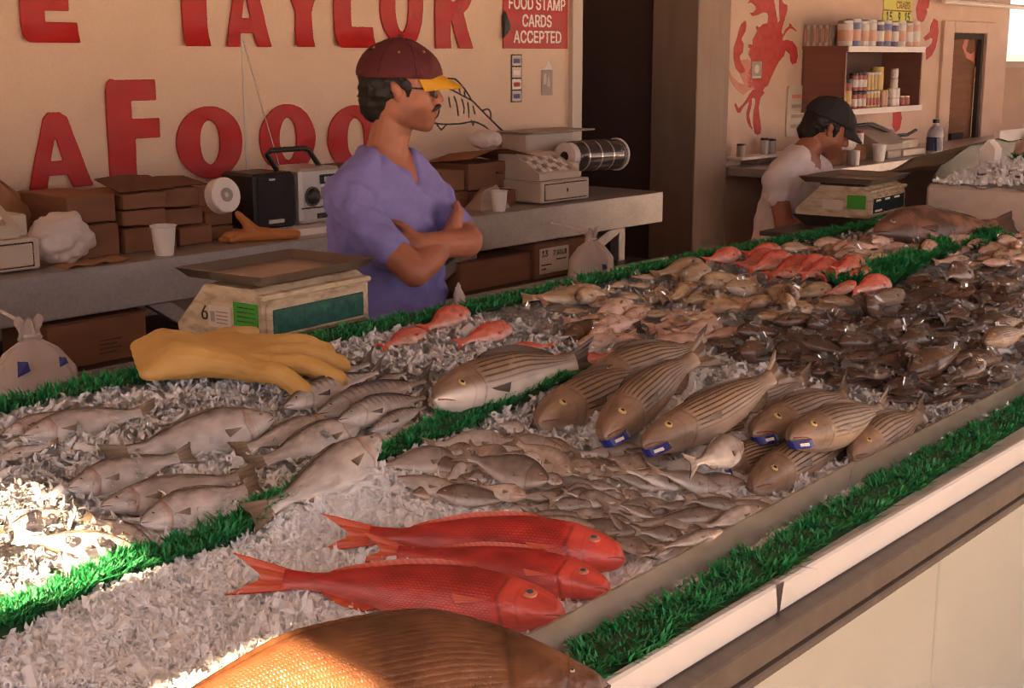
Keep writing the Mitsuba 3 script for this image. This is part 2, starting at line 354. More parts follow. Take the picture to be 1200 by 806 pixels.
def sheet(v, th):
    """grid of points (m, n, 3) -> thin closed solid"""
    m = grid_mesh(v); m.fix_normals if False else None
    nn = np.zeros_like(m.vertices); fa = m.faces; vv = m.vertices
    fn = np.cross(vv[fa[:, 1]] - vv[fa[:, 0]], vv[fa[:, 2]] - vv[fa[:, 0]])
    for k in range(3): np.add.at(nn, fa[:, k], fn)
    nn /= np.linalg.norm(nn, axis=1, keepdims=True) + 1e-20
    return trimesh.Trimesh(np.vstack([vv + nn * th / 2, vv - nn * th / 2]), np.vstack([fa, fa[:, ::-1] + len(vv)]), process=False)

FINC = {'bassw': ((.14, .09, .07), (.07, .05, .04)), 'bass': ((.26, .17, .115), (.12, .08, .06)), 'snapper': ((.55, .07, .04), (.62, .12, .06)), 'silver': ((.34, .25, .18), (.14, .10, .07)), 'mackerel': ((.16, .13, .11), (.06, .05, .05)),
        'small': ((.34, .25, .19), (.22, .15, .11)), 'dark': ((.07, .042, .035), (.03, .02, .02)), 'tan': ((.36, .22, .12), (.28, .17, .1)), 'pink': ((.66, .14, .09), (.6, .08, .05)),
        'grouper': ((.12, .06, .04), (.06, .035, .03)), 'cobia': ((.25, .10, .035), (.18, .07, .03)), 'pale': ((.5, .3, .22), (.4, .2, .14))}

def fin_put(parent, base, v, sp, th=.0012):
    m = sheet(v, th); a, b = (V(*c) for c in FINC[sp]); nu, nv = v.shape[:2]
    t = np.linspace(0, 1, nv)[None, :, None] * np.ones((nu, 1, 1)); ray = (.82 + .3 * (np.arange(nu) % 2))[:, None, None]
    c = ((a * (1 - t) + b * t) * ray).reshape(-1, 3)
    part(parent, base, m, 'fin', True, color=np.clip(np.vstack([c, c]), 0, 1))

def fan(f, s0, s1, y0f, ln, spread, n=9, m=4, z=0.0):
    pass

def add_fish(base, label, cat, group, sp, H, Tl, roll=45., side=1, bend=0., arch=0., hs=1., q=1, bsdf=None, eye=None, tail=True, open_mouth=False, fid=None):
    k = thing(base, label, cat, group)
    fid = len(FISHES) if fid is None else fid
    f = Fish(sp, H, Tl, roll, side, bend, arch, hs, fid); FISHES.append(f)
    ns, nt = {0: (18, 14), 1: (30, 22), 2: (64, 40)}[q]
    v, fa, nr, uv = f.body(ns, nt)
    bk = key_for('body', k)
    path = meshkit.write_ply((v, fa), False, uv, None, normals=nr)
    scene[bk] = {'type': 'ply', 'filename': path, 'face_normals': False, 'bsdf': {'type': 'ref', 'id': 'mat_' + (bsdf or 'fish_' + sp)}}
    L = f.L; rs = np.random.RandomState(1000 + fid)
    # tail fin: a forked fan
    nu = 9 if q < 2 else 15
    a = np.linspace(-1, 1, nu)
    if tail:
        fork = {'bass': .5, 'bassw': .5, 'snapper': .42, 'mackerel': .25, 'small': .45, 'pink': .45, 'silver': .8, 'pale': .7}.get(sp, .85)
        rl = f.tf * (fork + (1 - fork) * np.abs(a) ** 1.3) * 1.02; hgt = {'mackerel': .105, 'small': .115, 'snapper': .08, 'pink': .09}.get(sp, .095)
        t = np.linspace(0, 1, 4)
        S = .965 + t[None, :] * (rl[:, None] + .03); Y = a[:, None] * (.036 + t[None, :] ** .9 * (hgt - .036)); Z = .006 * np.sin(a * 9)[:, None] * t[None, :]
        fin_put(k, 'tail_fin', f.at(S, Y, Z), sp, .0016)
    # back fin, folded low; soft back fin and anal fin behind
    def ridge(base, s0, s1, phi, h, lean, nn):
        s = np.linspace(s0, s1, nn); y, z = f.sec(s, phi); sg_ = 1 if phi == 0 else -1
        hh = h * np.sin(np.pi * np.clip((s - s0) / (s1 - s0), 0, 1) ** .6) ** .7 * (1 + .05 * (np.arange(nn) % 2))
        t = np.linspace(0, 1, 3)
        fin_put(k, base, f.at(s[:, None] + lean * t * hh[:, None] / max(h, 1e-6) * h * 1.2, y[:, None] * (1 - .05) + sg_ * t * hh[:, None], .012 * t * np.ones((nn, 1))), sp, .0012)
    ridge('dorsal_fin', .30, .84, 0., {'bass': .020, 'bassw': .03, 'snapper': .024, 'cobia': .014}.get(sp, .015), 1.1, 14 if q < 2 else 40)
    if q: ridge('anal_fin', .64, .86, np.pi, .028, 1., 9)
    # pectoral fin lying against the flank
    if q:
        a = np.linspace(0, 1, 7)
        s = .265 + a[:, None] * .02 + np.linspace(0, 1, 4)[None, :] * (.125 - .04 * a[:, None]); ph = 1.75 + (a[:, None] - .2) * .24 * (.35 + np.linspace(0, 1, 4)[None, :])
        fin_put(k, 'pectoral_fin', f.skinpt(s, ph, .03 + .06 * np.linspace(0, 1, 4)[None, :]), sp, .0012)
    # eye, pupil and mouth on the upper flank
    es, er = {'bass': (.115, .0175), 'bassw': (.115, .0175), 'snapper': (.125, .026), 'cobia': (.09, .006), 'mackerel': (.10, .017), 'small': (.09, .020), 'dark': (.12, .02), 'pink': (.12, .026)}.get(sp, (.10, .016))
    if eye is not None: er *= eye
    ph = 1.12 if sp != 'small' else 1.2
    p = f.skinpt(es, ph); nrm_ = unit(f.skinpt(es, ph, .4) - p); tX = unit(f.c(es + .01) - f.c(es)); tX = unit(tX - nrm_ * np.dot(tX, nrm_)); r = er * L
    ek = part(k, 'eye', aim(ellipsoid((0, 0, 0), (r, r, r * .42), 2 if q > 1 else 1), p, tX, np.cross(nrm_, tX)), {'bass': 'eye_ring', 'bassw': 'eye_ring', 'snapper': 'eye_ring_red', 'pink': 'eye_ring_red'}.get(sp, 'eye_ring_grey'), True)
    if q: part(ek, 'pupil', aim(ellipsoid((0, 0, 0), (r * .58, r * .58, r * .3), 2 if q > 1 else 1), p + nrm_ * r * .2, tX, np.cross(nrm_, tX)), 'eye_pupil_blue' if sp == 'snapper' else 'eye_pupil', True)
    if q:
        s = np.linspace(.002, .062, 7); part(k, 'mouth', tube(f.skinpt(s, np.linspace(1.75, 2.0, 7), .0), np.linspace(1, .5, 7) * .0032 * L, 6), 'mouth_red' if sp in ('snapper', 'bass', 'bassw') else 'mouth_dark', True)
    return k
FISHES = []

def hsv_jit(u): return cell_rand(dr.floor(u), 3), cell_rand(dr.floor(u), 11)
def fish_tex(fn):
    def g(p, n, uv):
        fid = dr.floor(uv.x); s = uv.x - fid; v = uv.y; d = dr.minimum(dr.abs(v), 1 - v)      # d: 0 back .. 0.5 belly
        r1, r2 = cell_rand(fid, 3), cell_rand(fid, 11)
        c = fn(p, fid, s, d, r1, r2); co = dr.abs(dr.cos(2 * math.pi * d)); g = .237 - .035 * co
        crease = smoothstep(.013, .0, dr.abs(s - g)) * smoothstep(.06, .16, d) * smoothstep(.5, .40, d) * .34 + .15 * smoothstep(.008, .0, dr.abs(s - .72 * g)) * smoothstep(.12, .2, d) * smoothstep(.46, .4, d)
        blot = fbm(s * 9 + fid * 3.7, d * 11, 9, octaves=3)
        return c * (1 - crease) * (.66 + .68 * blot)
    return proc(g)
def t_bass(p, fid, s, d, r1, r2):
    n1 = fbm(s * 22 + fid * 7, d * 30, 0, octaves=3)
    c = mix((.16, .095, .058), (.40, .27, .185), smoothstep(.01, .22, d + .08 * (n1 - .5)))
    c = mix(c, (.52, .39, .31), smoothstep(.30, .46, d))
    w = d + .003 * dr.sin(s * 17 + fid); k = dr.abs(w / .036 - dr.floor(w / .036) - .5)
    line = smoothstep(.26, .10, k) * smoothstep(.22, .27, s) * smoothstep(.36, .32, d) * smoothstep(1.0, .9, s) * smoothstep(.0, .16, noise(s * 18 + fid, dr.floor(w / .036) * 3.1))
    c = mix(c, (.055, .032, .028), .88 * line)
    head = smoothstep(.25, .21, s)
    c = mix(c, mix((.17, .095, .06), (.30, .185, .13), n1), head * .5 * smoothstep(.46, .32, d))
    return c * (.72 + .3 * r1)
def t_bassw(p, fid, s, d, r1, r2):
    c = t_bass(p, fid, s, d, r1, r2); return mix(c, (.78, .68, .62), smoothstep(.20, .31, d + .03 * smoothstep(.3, .0, s)))
def scales(s, d, kx, ky):
    x, y = s * kx, d * ky; row = dr.floor(y); x = x + .5 * (row - 2 * dr.floor(row / 2)); fx, fy = x - dr.floor(x) - .5, y - row - .5
    return smoothstep(.3, .62, dr.sqrt(fx * fx + fy * fy))
def t_snapper(p, fid, s, d, r1, r2):
    n1 = fbm(s * 14 + fid * 5, d * 16, 1, octaves=3)
    c = mix((.36, .012, .012), (.52, .032, .028), n1)
    c = mix(c, (.62, .10, .08), smoothstep(.24, .40, d + .1 * (n1 - .5)))
    c = mix(c, (.72, .26, .19), smoothstep(.40, .5, d) * .7)
    sc = scales(s, d, 62, 62) * smoothstep(.22, .27, s)
    c = c * (1 - .45 * sc)
    c = mix(c, (.60, .075, .055), smoothstep(.25, .2, s) * .75)
    return c * (.88 + .24 * r1)
def t_silver(p, fid, s, d, r1, r2):
    n1 = fbm(s * 16 + fid * 5, d * 22, 2, octaves=3)
    c = mix((.085, .064, .056), (.52, .435, .40), smoothstep(.03, .21, d + .09 * (n1 - .5)))
    c = mix(c, (.66, .585, .55), smoothstep(.20, .32, d))
    c = mix(c, (.82, .76, .73), smoothstep(.33, .45, d))
    c = mix(c, c * mi.Color3f(.85, .62, .55), smoothstep(.24, .21, s) * smoothstep(.16, .21, s) * .8)
    return c * (.86 + .26 * r1)
def t_mackerel(p, fid, s, d, r1, r2):
    n1 = fbm(s * 26 + fid * 3, d * 14, 4, octaves=3)
    c = mix((.045, .04, .04), (.42, .36, .335), smoothstep(.05, .20, d + .05 * (n1 - .5)))
    c = mix(c, (.72, .64, .61), smoothstep(.22, .38, d))
    bar = smoothstep(.1, .7, dr.sin(s * 105 + 3 * n1 + fid)) * smoothstep(.27, .1, d) * smoothstep(.24, .3, s)
    c = mix(c, (.07, .055, .05), .65 * bar)
    return c * (.8 + .3 * r1)
def t_small(p, fid, s, d, r1, r2):
    n1 = fbm(s * 14 + fid * 3, d * 14, 4, octaves=3)
    top = mix((.085, .062, .052), (.40, .315, .275), r1 * r1); side = mix((.24, .175, .145), (.60, .515, .47), r1)
    c = mix(top, side, smoothstep(.05, .27, d + .1 * (n1 - .5)))
    c = mix(c, (.74, .67, .63), smoothstep(.28, .42, d))
    c = mix(c, c * mi.Color3f(.8, .66, .55), smoothstep(.24, .18, s) * .7)
    return c * (.7 + .45 * r2)
def t_dark(p, fid, s, d, r1, r2):
    n1 = fbm(s * 24 + fid * 3, d * 28, 4, octaves=3)
    c = mix((.030, .018, .016), mix((.13, .062, .034), (.075, .048, .04), r1), smoothstep(.0, .24, d + .14 * (n1 - .5)))
    c = mix(c, (.20, .12, .09), smoothstep(.34, .47, d))
    k = dr.abs(d / .05 - dr.floor(d / .05) - .5)
    c = mix(c, c * 1.75, smoothstep(.3, .1, k) * smoothstep(.25, .3, s) * smoothstep(.6, .95, r2))
    return c * (.7 + .7 * r2)
def t_tan(p, fid, s, d, r1, r2):
    n1 = fbm(s * 14 + fid * 3, d * 14, 4, octaves=3)
    c = mix((.19, .12, .065), (.48, .32, .19), smoothstep(.0, .2, d + .1 * (n1 - .5)))
    c = mix(c, (.70, .56, .44), smoothstep(.24, .40, d))
    c = mix(c, c * mi.Color3f(.3, .26, .25), smoothstep(.19, .08, s + .07 * n1) * smoothstep(.3, .6, r1))
    return c * (.85 + .3 * r2)
def t_pink(p, fid, s, d, r1, r2):
    n1 = fbm(s * 14 + fid * 3, d * 14, 4, octaves=3)
    c = mix((.56, .065, .045), (.66, .17, .12), smoothstep(.03, .2, d + .12 * (n1 - .5)))
    c = mix(c, (.78, .48, .40), smoothstep(.2, .4, d + .1 * (n1 - .5)))
    return c * (.9 + .2 * r2)
def t_pale(p, fid, s, d, r1, r2):
    n1 = fbm(s * 14 + fid * 3, d * 14, 4, octaves=3)
    c = mix((.42, .25, .18), (.58, .40, .31), smoothstep(.03, .2, d + .12 * (n1 - .5)))
    c = mix(c, (.70, .50, .42), smoothstep(.2, .4, d))
    c = mix(c, c * mi.Color3f(1.05, .68, .6), r1 * smoothstep(.3, .7, n1))
    return c * (.85 + .25 * r2)
def t_grouper(p, fid, s, d, r1, r2):
    n1 = fbm(s * 10 + fid * 3, d * 10, 4, octaves=3)
    return mix((.10, .05, .035), (.25, .115, .075), smoothstep(.3, .7, n1)) * (.9 + .2 * r2)
def t_cobia(p, fid, s, d, r1, r2):
    n1 = fbm(s * 9, d * 9, 4, octaves=4)
    c = mix((.085, .030, .013), (.17, .066, .027), smoothstep(.3, .7, n1))
    c = mix(c, (.34, .17, .08), smoothstep(.28, .47, d))
    return mix(c, c * .7, scales(s, d, 220, 130) * .4)
for n_, f_, ro_ in (('bass', t_bass, .34), ('bassw', t_bassw, .3), ('snapper', t_snapper, .30), ('silver', t_silver, .24), ('mackerel', t_mackerel, .2), ('small', t_small, .24), ('dark', t_dark, .24),
                    ('tan', t_tan, .36), ('pink', t_pink, .36), ('pale', t_pale, .4), ('grouper', t_grouper, .4), ('cobia', t_cobia, .32)):
    d_ = pr(fish_tex(f_), ro_, 0, .5, clearcoat=.7, clearcoat_gloss=.9)
    if n_ in ('snapper', 'bass', 'bassw', 'silver', 'cobia'):
        def hgt(p, n, uv, kx={'snapper': 62, 'cobia': 150}.get(n_, 80), ky={'snapper': 62, 'cobia': 90}.get(n_, 70)):
            s_ = uv.x - dr.floor(uv.x); d2 = dr.minimum(dr.abs(uv.y), 1 - uv.y)
            return (1 - scales(s_, d2, kx, ky)) * .35 * smoothstep(.22, .27, s_) + .9 * fbm(p.x * 90, p.y * 90, p.z * 90, octaves=2)
        d_ = {'type': 'bumpmap', 'tex': proc(hgt, .0012), 'scale': .0022, 'bsdf': d_}
    scene['mat_fish_' + n_] = {'type': 'twosided', 'b': d_}
mat('eye_ring_red', pr((.55, .16, .11), .12, 0., .6, clearcoat=1.0))
mat('eye_ring_grey', pr((.38, .30, .22), .12, 0., .6, clearcoat=1.0))
mat('mouth_red', pr((.30, .07, .05), .35))
mat('mouth_dark', pr((.10, .03, .025), .4))

# the fish: name, label, group, kind, head (x, y, z), tail tip, roll, side, bend, arch, height factor, detail
FT = [
('silver_fish','silver fish half hidden by the plump one below the white plastic bag',None,'silver',(1.208,2.191,1.144),(1.387,2.224,1.15),40,1,0,0,1,1),
('silver_fish','plump silver fish facing left, nearest below the white plastic bag',None,'silver',(1.218,2.144,1.146),(1.5,2.141,1.141),50,1,0,0,1.15,1),
('silver_fish','small silver fish sunk in ice at the left edge below the plump silver fish',None,'silver',(1.14,2.097,1.131),(1.259,2.095,1.135),40,1,0,0,1,1),
('silver_fish','silver fish with its head to the right just below the fingers of the rubber glove',None,'silver',(1.597,1.924,1.138),(1.262,1.976,1.126),52,-1,0,0,1.3,1),
('silver_fish','silver fish facing left with a dark back, middle of the left ice bed',None,'silver',(1.14,1.884,1.124),(1.4,1.9,1.122),50,1,0,0,1.15,1),
('silver_fish','slim silver fish with its head to the right, third row below the glove',None,'silver',(1.725,1.904,1.114),(1.467,1.883,1.11),45,-1,0,0,1,1),
('silver_fish','silver fish with a yellowish side fin, head to the right beside the mackerel',None,'silver',(1.741,1.842,1.112),(1.44,1.811,1.102),48,-1,0,0,1.1,1),
('silver_fish','slender silver fish facing left, between two plump ones on the left ice',None,'silver',(1.151,1.813,1.105),(1.445,1.781,1.097),45,1,0,0,1,1),
('silver_fish','large silver fish with a dark back whose tail lies over the green divider',None,'silver',(1.614,1.659,1.144),(1.284,1.619,1.094),42,-1,-0.03,0,1.15,1),
('silver_fish','silver fish facing left, nearest one above the green divider strip',None,'silver',(1.15,1.706,1.103),(1.403,1.725,1.101),50,1,0,0,1.25,1),
('silver_fish','small brownish fish, head down to the right, behind the half sunlit fish',None,'silver',(1.146,1.68,1.081),(1.117,1.81,1.101),45,-1,0,0,1.1,1),
('silver_fish','small sunlit fish with its head to the right, at the far left edge',None,'silver',(1.102,1.846,1.102),(0.982,1.836,1.104),45,-1,0,0,1.25,1),
('silver_fish','fish half in bright sun and half in shade, just above the green divider',None,'silver',(1.099,1.65,1.092),(0.983,1.788,1.107),50,-1,0,0,1.1,1),
('silver_fish','small sunlit fish cut off by the left edge',None,'silver',(0.993,1.793,1.093),(0.899,1.771,1.096),45,-1,0,0,1,1),
('mackerel','dark backed mackerel, head left, first from left, farthest row, between the glove and divider','mackerel between the glove and the divider','mackerel',(1.884,2.249,1.15),(2.047,2.252,1.153),45,1,0,0,1.2,1),
('mackerel','dark backed mackerel, head left, second from left, farthest row, between the glove and divider','mackerel between the glove and the divider','mackerel',(1.862,2.196,1.142),(2.039,2.21,1.148),45,1,0,0,1,1),
('mackerel','dark backed mackerel, head left, third from left, farthest row, between the glove and divider','mackerel between the glove and the divider','mackerel',(1.795,2.118,1.137),(2.028,2.182,1.144),45,1,0,0,1,1),
('mackerel','dark backed mackerel, head left, fifth from left, farthest row, between the glove and divider','mackerel between the glove and the divider','mackerel',(1.908,1.997,1.121),(2.086,2.038,1.128),45,1,0,0,1,1),
('mackerel','dark backed mackerel, head left, fourth from left, farthest row, between the glove and divider','mackerel between the glove and the divider','mackerel',(1.726,2.048,1.133),(2.087,2.134,1.139),48,1,0,0,0.9,1),
('mackerel','dark backed mackerel, head left, first from left, nearest row, between the glove and divider','mackerel between the glove and the divider','mackerel',(1.675,1.984,1.135),(2.022,2.037,1.146),50,1,0,0,1,1),
('mackerel','dark backed mackerel, head left, second from left, nearest row, between the glove and divider','mackerel between the glove and the divider','mackerel',(1.688,1.908,1.129),(2.1,1.965,1.123),48,1,0,0,0.95,1),
('mackerel','dark backed mackerel, head left, third from left, nearest row, between the glove and divider','mackerel between the glove and the divider','mackerel',(1.673,1.828,1.136),(2.014,1.895,1.111),52,1,0,0,1,1),
('mackerel','dark backed mackerel, head left, fifth from left, nearest row, between the glove and divider','mackerel between the glove and the divider','mackerel',(1.896,1.829,1.097),(1.989,1.769,1.096),35,1,0,0,1,1),
('mackerel','dark backed mackerel, head left, fourth from left, nearest row, between the glove and divider','mackerel between the glove and the divider','mackerel',(1.724,1.795,1.11),(1.945,1.84,1.114),48,1,0,0,0.95,1),
('silver_fish','silver fish lying under the lowest mackerel against the divider',None,'silver',(1.709,1.794,1.089),(1.896,1.822,1.091),30,1,0,0,1,1),
('red_fish','pink fish half sunk in the ice, left of the two by the worker',None,'pink',(2.569,2.306,1.154),(2.319,2.242,1.152),40,-1,0,0,1,1),
('red_fish','plump pink fish lying on top of the ice in front of the worker',None,'pink',(2.506,2.109,1.146),(2.287,2.101,1.142),50,-1,0,0,1,1),
('red_fish','red fish almost buried in the ice near the scale',None,'pink',(2.34,2.239,1.144),(2.135,2.194,1.146),30,-1,0,0,1,1),
('red_fish','red fish behind the lone striped bass, its forked tail sticking out',None,'pink',(2.306,1.876,1.106),(2.563,1.797,1.123),40,1,0,0,0.8,1),
('red_fish','small red tail sticking up from the pink stained ice',None,'pink',(2.394,2.02,1.12),(2.52,1.98,1.121),45,1,0,0,1,1),
('striped_bass','big striped bass facing left lying alone on the green divider','striped bass heaped on the ice','bassw',(1.892,1.787,1.14),(2.467,1.813,1.129),62,1,0,0,1.12,2),
('tan_fish','pale fish, head right, first from left, by the back grass strip','pale fish at the back strip','pale',(3.067,2.252,1.158),(2.802,2.263,1.154),45,-1,0,0,1,1),
('tan_fish','tan fish with its forked tail pointing left at the back grass strip',None,'tan',(2.962,2.189,1.158),(2.778,2.304,1.163),45,-1,0,0,1,1),
('tan_fish','small round tan fish, head right, second from left, along the back strip','tan fish along the back strip','tan',(3.204,2.264,1.151),(3.122,2.265,1.154),48,-1,0,0,1.1,0),
('tan_fish','small round tan fish, head right, fifth from left, along the back strip','tan fish along the back strip','tan',(3.351,2.263,1.151),(3.291,2.307,1.159),48,-1,0,0,1.1,0),
('tan_fish','small round tan fish, head right, fourth from left, along the back strip','tan fish along the back strip','tan',(3.255,2.212,1.145),(3.188,2.249,1.152),48,-1,0,0,1.1,0),
('tan_fish','small round tan fish, head right, first from left, along the back strip','tan fish along the back strip','tan',(3.133,2.242,1.14),(3.07,2.251,1.153),48,-1,0,0,1.1,0),
('tan_fish','small round tan fish, head left, third from left, along the back strip','tan fish along the back strip','tan',(3.08,2.199,1.143),(3.115,2.116,1.137),48,1,0,0,1.1,0),
('tan_fish','small round tan fish, head right, sixth from left, along the back strip','tan fish along the back strip','tan',(3.256,2.156,1.139),(3.104,2.123,1.138),48,-1,0,0,1.1,0),
('tan_fish','small round tan fish, head right, seventh from left, along the back strip','tan fish along the back strip','tan',(3.339,2.128,1.136),(3.147,2.077,1.133),48,-1,0,0,1.1,0),
('tan_fish','small round tan fish, head left, eighth from left, along the back strip','tan fish along the back strip','tan',(3.355,2.175,1.149),(3.568,2.205,1.157),48,1,0,0,1.1,0),
('pale_fish','slim pale fish, head right, first from left, farthest row, behind the striped bass','slim pale fish in the middle of the counter','pale',(2.987,2.084,1.149),(2.728,2.058,1.13),48,-1,0,0,1.2,1),
('pale_fish','slim pale fish, head right, second from left, farthest row, behind the striped bass','slim pale fish in the middle of the counter','pale',(3.009,2.043,1.132),(2.815,2.032,1.12),48,-1,0,0,1,1),
('pale_fish','slim pale fish, head right, fourth from left, farthest row, behind the striped bass','slim pale fish in the middle of the counter','pale',(3.1,1.988,1.116),(2.99,1.972,1.12),48,-1,0,0,1,1),
('pale_fish','slim pale fish, head right, fifth from left, second row, behind the striped bass','slim pale fish in the middle of the counter','pale',(3.093,1.92,1.116),(2.835,1.937,1.116),48,-1,0,0,1,1),
('pale_fish','slim pale fish, head left, first from left, nearest row, behind the striped bass','slim pale fish in the middle of the counter','dark',(2.595,2.012,1.128),(2.852,1.956,1.116),48,1,0,0,1,1),
('pale_fish','slim pale fish, head left, second from left, nearest row, behind the striped bass','slim pale fish in the middle of the counter','pale',(2.535,1.929,1.126),(2.758,1.904,1.119),48,1,0,0,1,1),
('pale_fish','slim pale fish, head right, sixth from left, nearest row, behind the striped bass','slim pale fish in the middle of the counter','pale',(3,1.862,1.11),(2.856,1.867,1.107),48,-1,0,0,1,1),
('pale_fish','slim pale fish, head right, fourth from left, nearest row, behind the striped bass','slim pale fish in the middle of the counter','pale',(2.857,1.767,1.111),(2.602,1.845,1.11),48,-1,0,0,1,1),
('pale_fish','slim pale fish, head right, seventh from left, second row, behind the striped bass','slim pale fish in the middle of the counter','pale',(3.042,1.838,1.109),(2.777,1.813,1.126),48,-1,0,0,1,1),
('pale_fish','slim pale fish, head right, sixth from left, second row, behind the striped bass','slim pale fish in the middle of the counter','pale',(3.046,1.87,1.116),(2.913,1.916,1.118),48,-1,0,0,1,1),
('pale_fish','slim pale fish, head right, third from left, farthest row, behind the striped bass','slim pale fish in the middle of the counter','pale',(3.082,1.974,1.125),(2.992,1.995,1.124),48,-1,0,0,1,1),
('tan_fish','golden tan fish, head right, first from left, farthest row, before the red heap','golden tan fish before the red fish','tan',(3.574,2.231,1.176),(3.367,2.285,1.155),48,-1,0,0,1,1),
('tan_fish','golden tan fish, head right, second from left, farthest row, before the red heap','golden tan fish before the red fish','tan',(3.561,2.198,1.16),(3.342,2.19,1.158),48,-1,0,0,1,1),
('tan_fish','golden tan fish, head left, fifth from left, farthest row, before the red heap','golden tan fish before the red fish','tan',(3.334,2.094,1.161),(3.54,2.019,1.147),48,1,0,0,1,1),
('tan_fish','golden tan fish, head left, third from left, fourth row, before the red heap','golden tan fish before the red fish','tan',(3.436,2.112,1.118),(3.487,2.062,1.119),48,1,0,0,1,1),
('tan_fish','golden tan fish, head right, second from left, fourth row, before the red heap','golden tan fish before the red fish','tan',(3.3,2.12,1.125),(3.124,2.09,1.134),48,-1,0,0,1,1),
('tan_fish','golden tan fish, head right, third from left, third row, before the red heap','golden tan fish before the red fish','tan',(3.339,2.081,1.116),(3.163,2.037,1.13),48,-1,0,0,1,1),
('tan_fish','golden tan fish, head left, third from left, second row, before the red heap','golden tan fish before the red fish','tan',(3.239,2.018,1.127),(3.229,1.95,1.117),48,1,0,0,1,1),
('tan_fish','golden tan fish, head left, fourth from left, fourth row, before the red heap','golden tan fish before the red fish','tan',(3.312,1.992,1.159),(3.514,1.966,1.118),48,1,0,0,1,1),
('tan_fish','golden tan fish, head left, fifth from left, fourth row, before the red heap','golden tan fish before the red fish','tan',(3.382,1.907,1.123),(3.6,1.887,1.134),48,1,0,0,1.1,1),
('tan_fish','golden tan fish, head right, seventh from left, fourth row, before the red heap','golden tan fish before the red fish','tan',(3.678,1.85,1.128),(3.491,1.899,1.112),48,-1,0,0,1,1),
('tan_fish','golden tan fish, head left, fifth from left, second row, before the red heap','golden tan fish before the red fish','tan',(3.205,1.955,1.12),(3.35,1.864,1.125),48,1,0,0,1.1,1),
('tan_fish','golden tan fish, head left, second from left, second row, before the red heap','golden tan fish before the red fish','tan',(3.187,1.988,1.114),(3.283,1.984,1.125),48,1,0,0,1,1),
('tan_fish','golden tan fish, head left, sixth from left, second row, before the red heap','golden tan fish before the red fish','tan',(3.387,1.885,1.108),(3.515,1.827,1.109),48,1,0,0,1,1),
('tan_fish','golden tan fish, head right, seventh from left, second row, before the red heap','golden tan fish before the red fish','tan',(3.618,1.753,1.103),(3.408,1.799,1.1),48,-1,0,0,1.1,1),
('tan_fish','golden tan fish, head right, seventh from left, farthest row, before the red heap','golden tan fish before the red fish','tan',(3.816,1.857,1.104),(3.719,1.878,1.109),48,-1,0,0,1,1),
('pink_fish','small red fish, head right, third from left, farthest row, in the red heap','small red fish in the far heap','pink',(4.064,2.238,1.164),(3.871,2.274,1.164),48,-1,0,0,1.05,1),
('pink_fish','small red fish, head right, first from left, farthest row, in the red heap','small red fish in the far heap','pink',(3.869,2.277,1.167),(3.654,2.287,1.165),48,-1,0,0,1.05,1),
('pink_fish','small red fish, head right, second from left, farthest row, in the red heap','small red fish in the far heap','pink',(3.957,2.19,1.156),(3.693,2.193,1.152),48,-1,0,0,1.05,1),
('pink_fish','small red fish, head right, fourth from left, farthest row, in the red heap','small red fish in the far heap','pink',(3.914,2.12,1.166),(3.659,2.136,1.147),48,-1,0,0,1.05,1),
('pink_fish','small red fish, head right, second from left, nearest row, in the red heap','small red fish in the far heap','pink',(3.904,2.036,1.159),(3.639,2.058,1.138),48,-1,0,0,1.05,1),
('pink_fish','small red fish, head right, fifth from left, farthest row, in the red heap','small red fish in the far heap','pink',(3.894,1.986,1.167),(3.63,1.961,1.153),48,-1,0,0,1.05,1),
('pink_fish','small red fish, head right, third from left, nearest row, in the red heap','small red fish in the far heap','pink',(3.875,1.923,1.154),(3.61,1.927,1.158),48,-1,0,0,1.05,1),
('pink_fish','small red fish, head right, fifth from left, nearest row, in the red heap','small red fish in the far heap','pink',(3.927,1.897,1.149),(3.658,1.877,1.149),48,-1,0,0,1.05,1),
('pink_fish','small red fish, head right, sixth from left, nearest row, in the red heap','small red fish in the far heap','pink',(3.846,1.804,1.161),(3.757,1.899,1.128),48,-1,0,0,1.05,1),
('pink_fish','small red fish, head right, seventh from left, farthest row, in the red heap','small red fish in the far heap','pink',(3.969,1.886,1.157),(3.703,1.865,1.169),48,-1,0,0,1.05,1),
('pink_fish','small red fish, head right, eighth from left, nearest row, in the red heap','small red fish in the far heap','pink',(4.107,1.841,1.112),(4.059,1.925,1.121),48,-1,0,0,1.05,1),
('pink_fish','small red fish, head right, fourth from left, nearest row, in the red heap','small red fish in the far heap','pink',(3.479,1.683,1.174),(3.582,1.833,1.117),48,-1,0,0,1.05,1),
('pink_fish','small red fish, head right, seventh from left, nearest row, in the red heap','small red fish in the far heap','pink',(3.819,1.732,1.131),(3.552,1.733,1.144),48,-1,0,0,1.05,1),
('pink_fish','small red fish, head right, sixth from left, farthest row, in the red heap','small red fish in the far heap','pink',(3.97,1.979,1.142),(3.724,1.941,1.175),48,-1,0,0,1.05,1),
('pink_fish','small red fish, head right, first from left, nearest row, in the red heap','small red fish in the far heap','pink',(3.649,1.943,1.168),(3.749,2.099,1.13),48,-1,0,0,1.05,1),
('pale_fish','pale pinkish fish, head left, first from left, fourth row, before the ice box','pale fish at the far end','tan',(4.149,2.285,1.157),(4.27,2.206,1.148),45,1,0,0,1.1,0),
('pale_fish','pale pinkish fish, head left, first from left, fifth row, before the ice box','pale fish at the far end','pale',(4.291,2.234,1.155),(4.518,2.198,1.147),45,1,0,0,1.1,0),
('pale_fish','pale pinkish fish, head left, first from left, third row, before the ice box','pale fish at the far end','tan',(4.16,2.136,1.146),(4.367,2.123,1.148),45,1,0,0,1.1,0),
('pale_fish','pale pinkish fish, head left, first from left, second row, before the ice box','pale fish at the far end','tan',(4.124,2.104,1.135),(4.24,2.056,1.135),45,1,0,0,1.1,0),
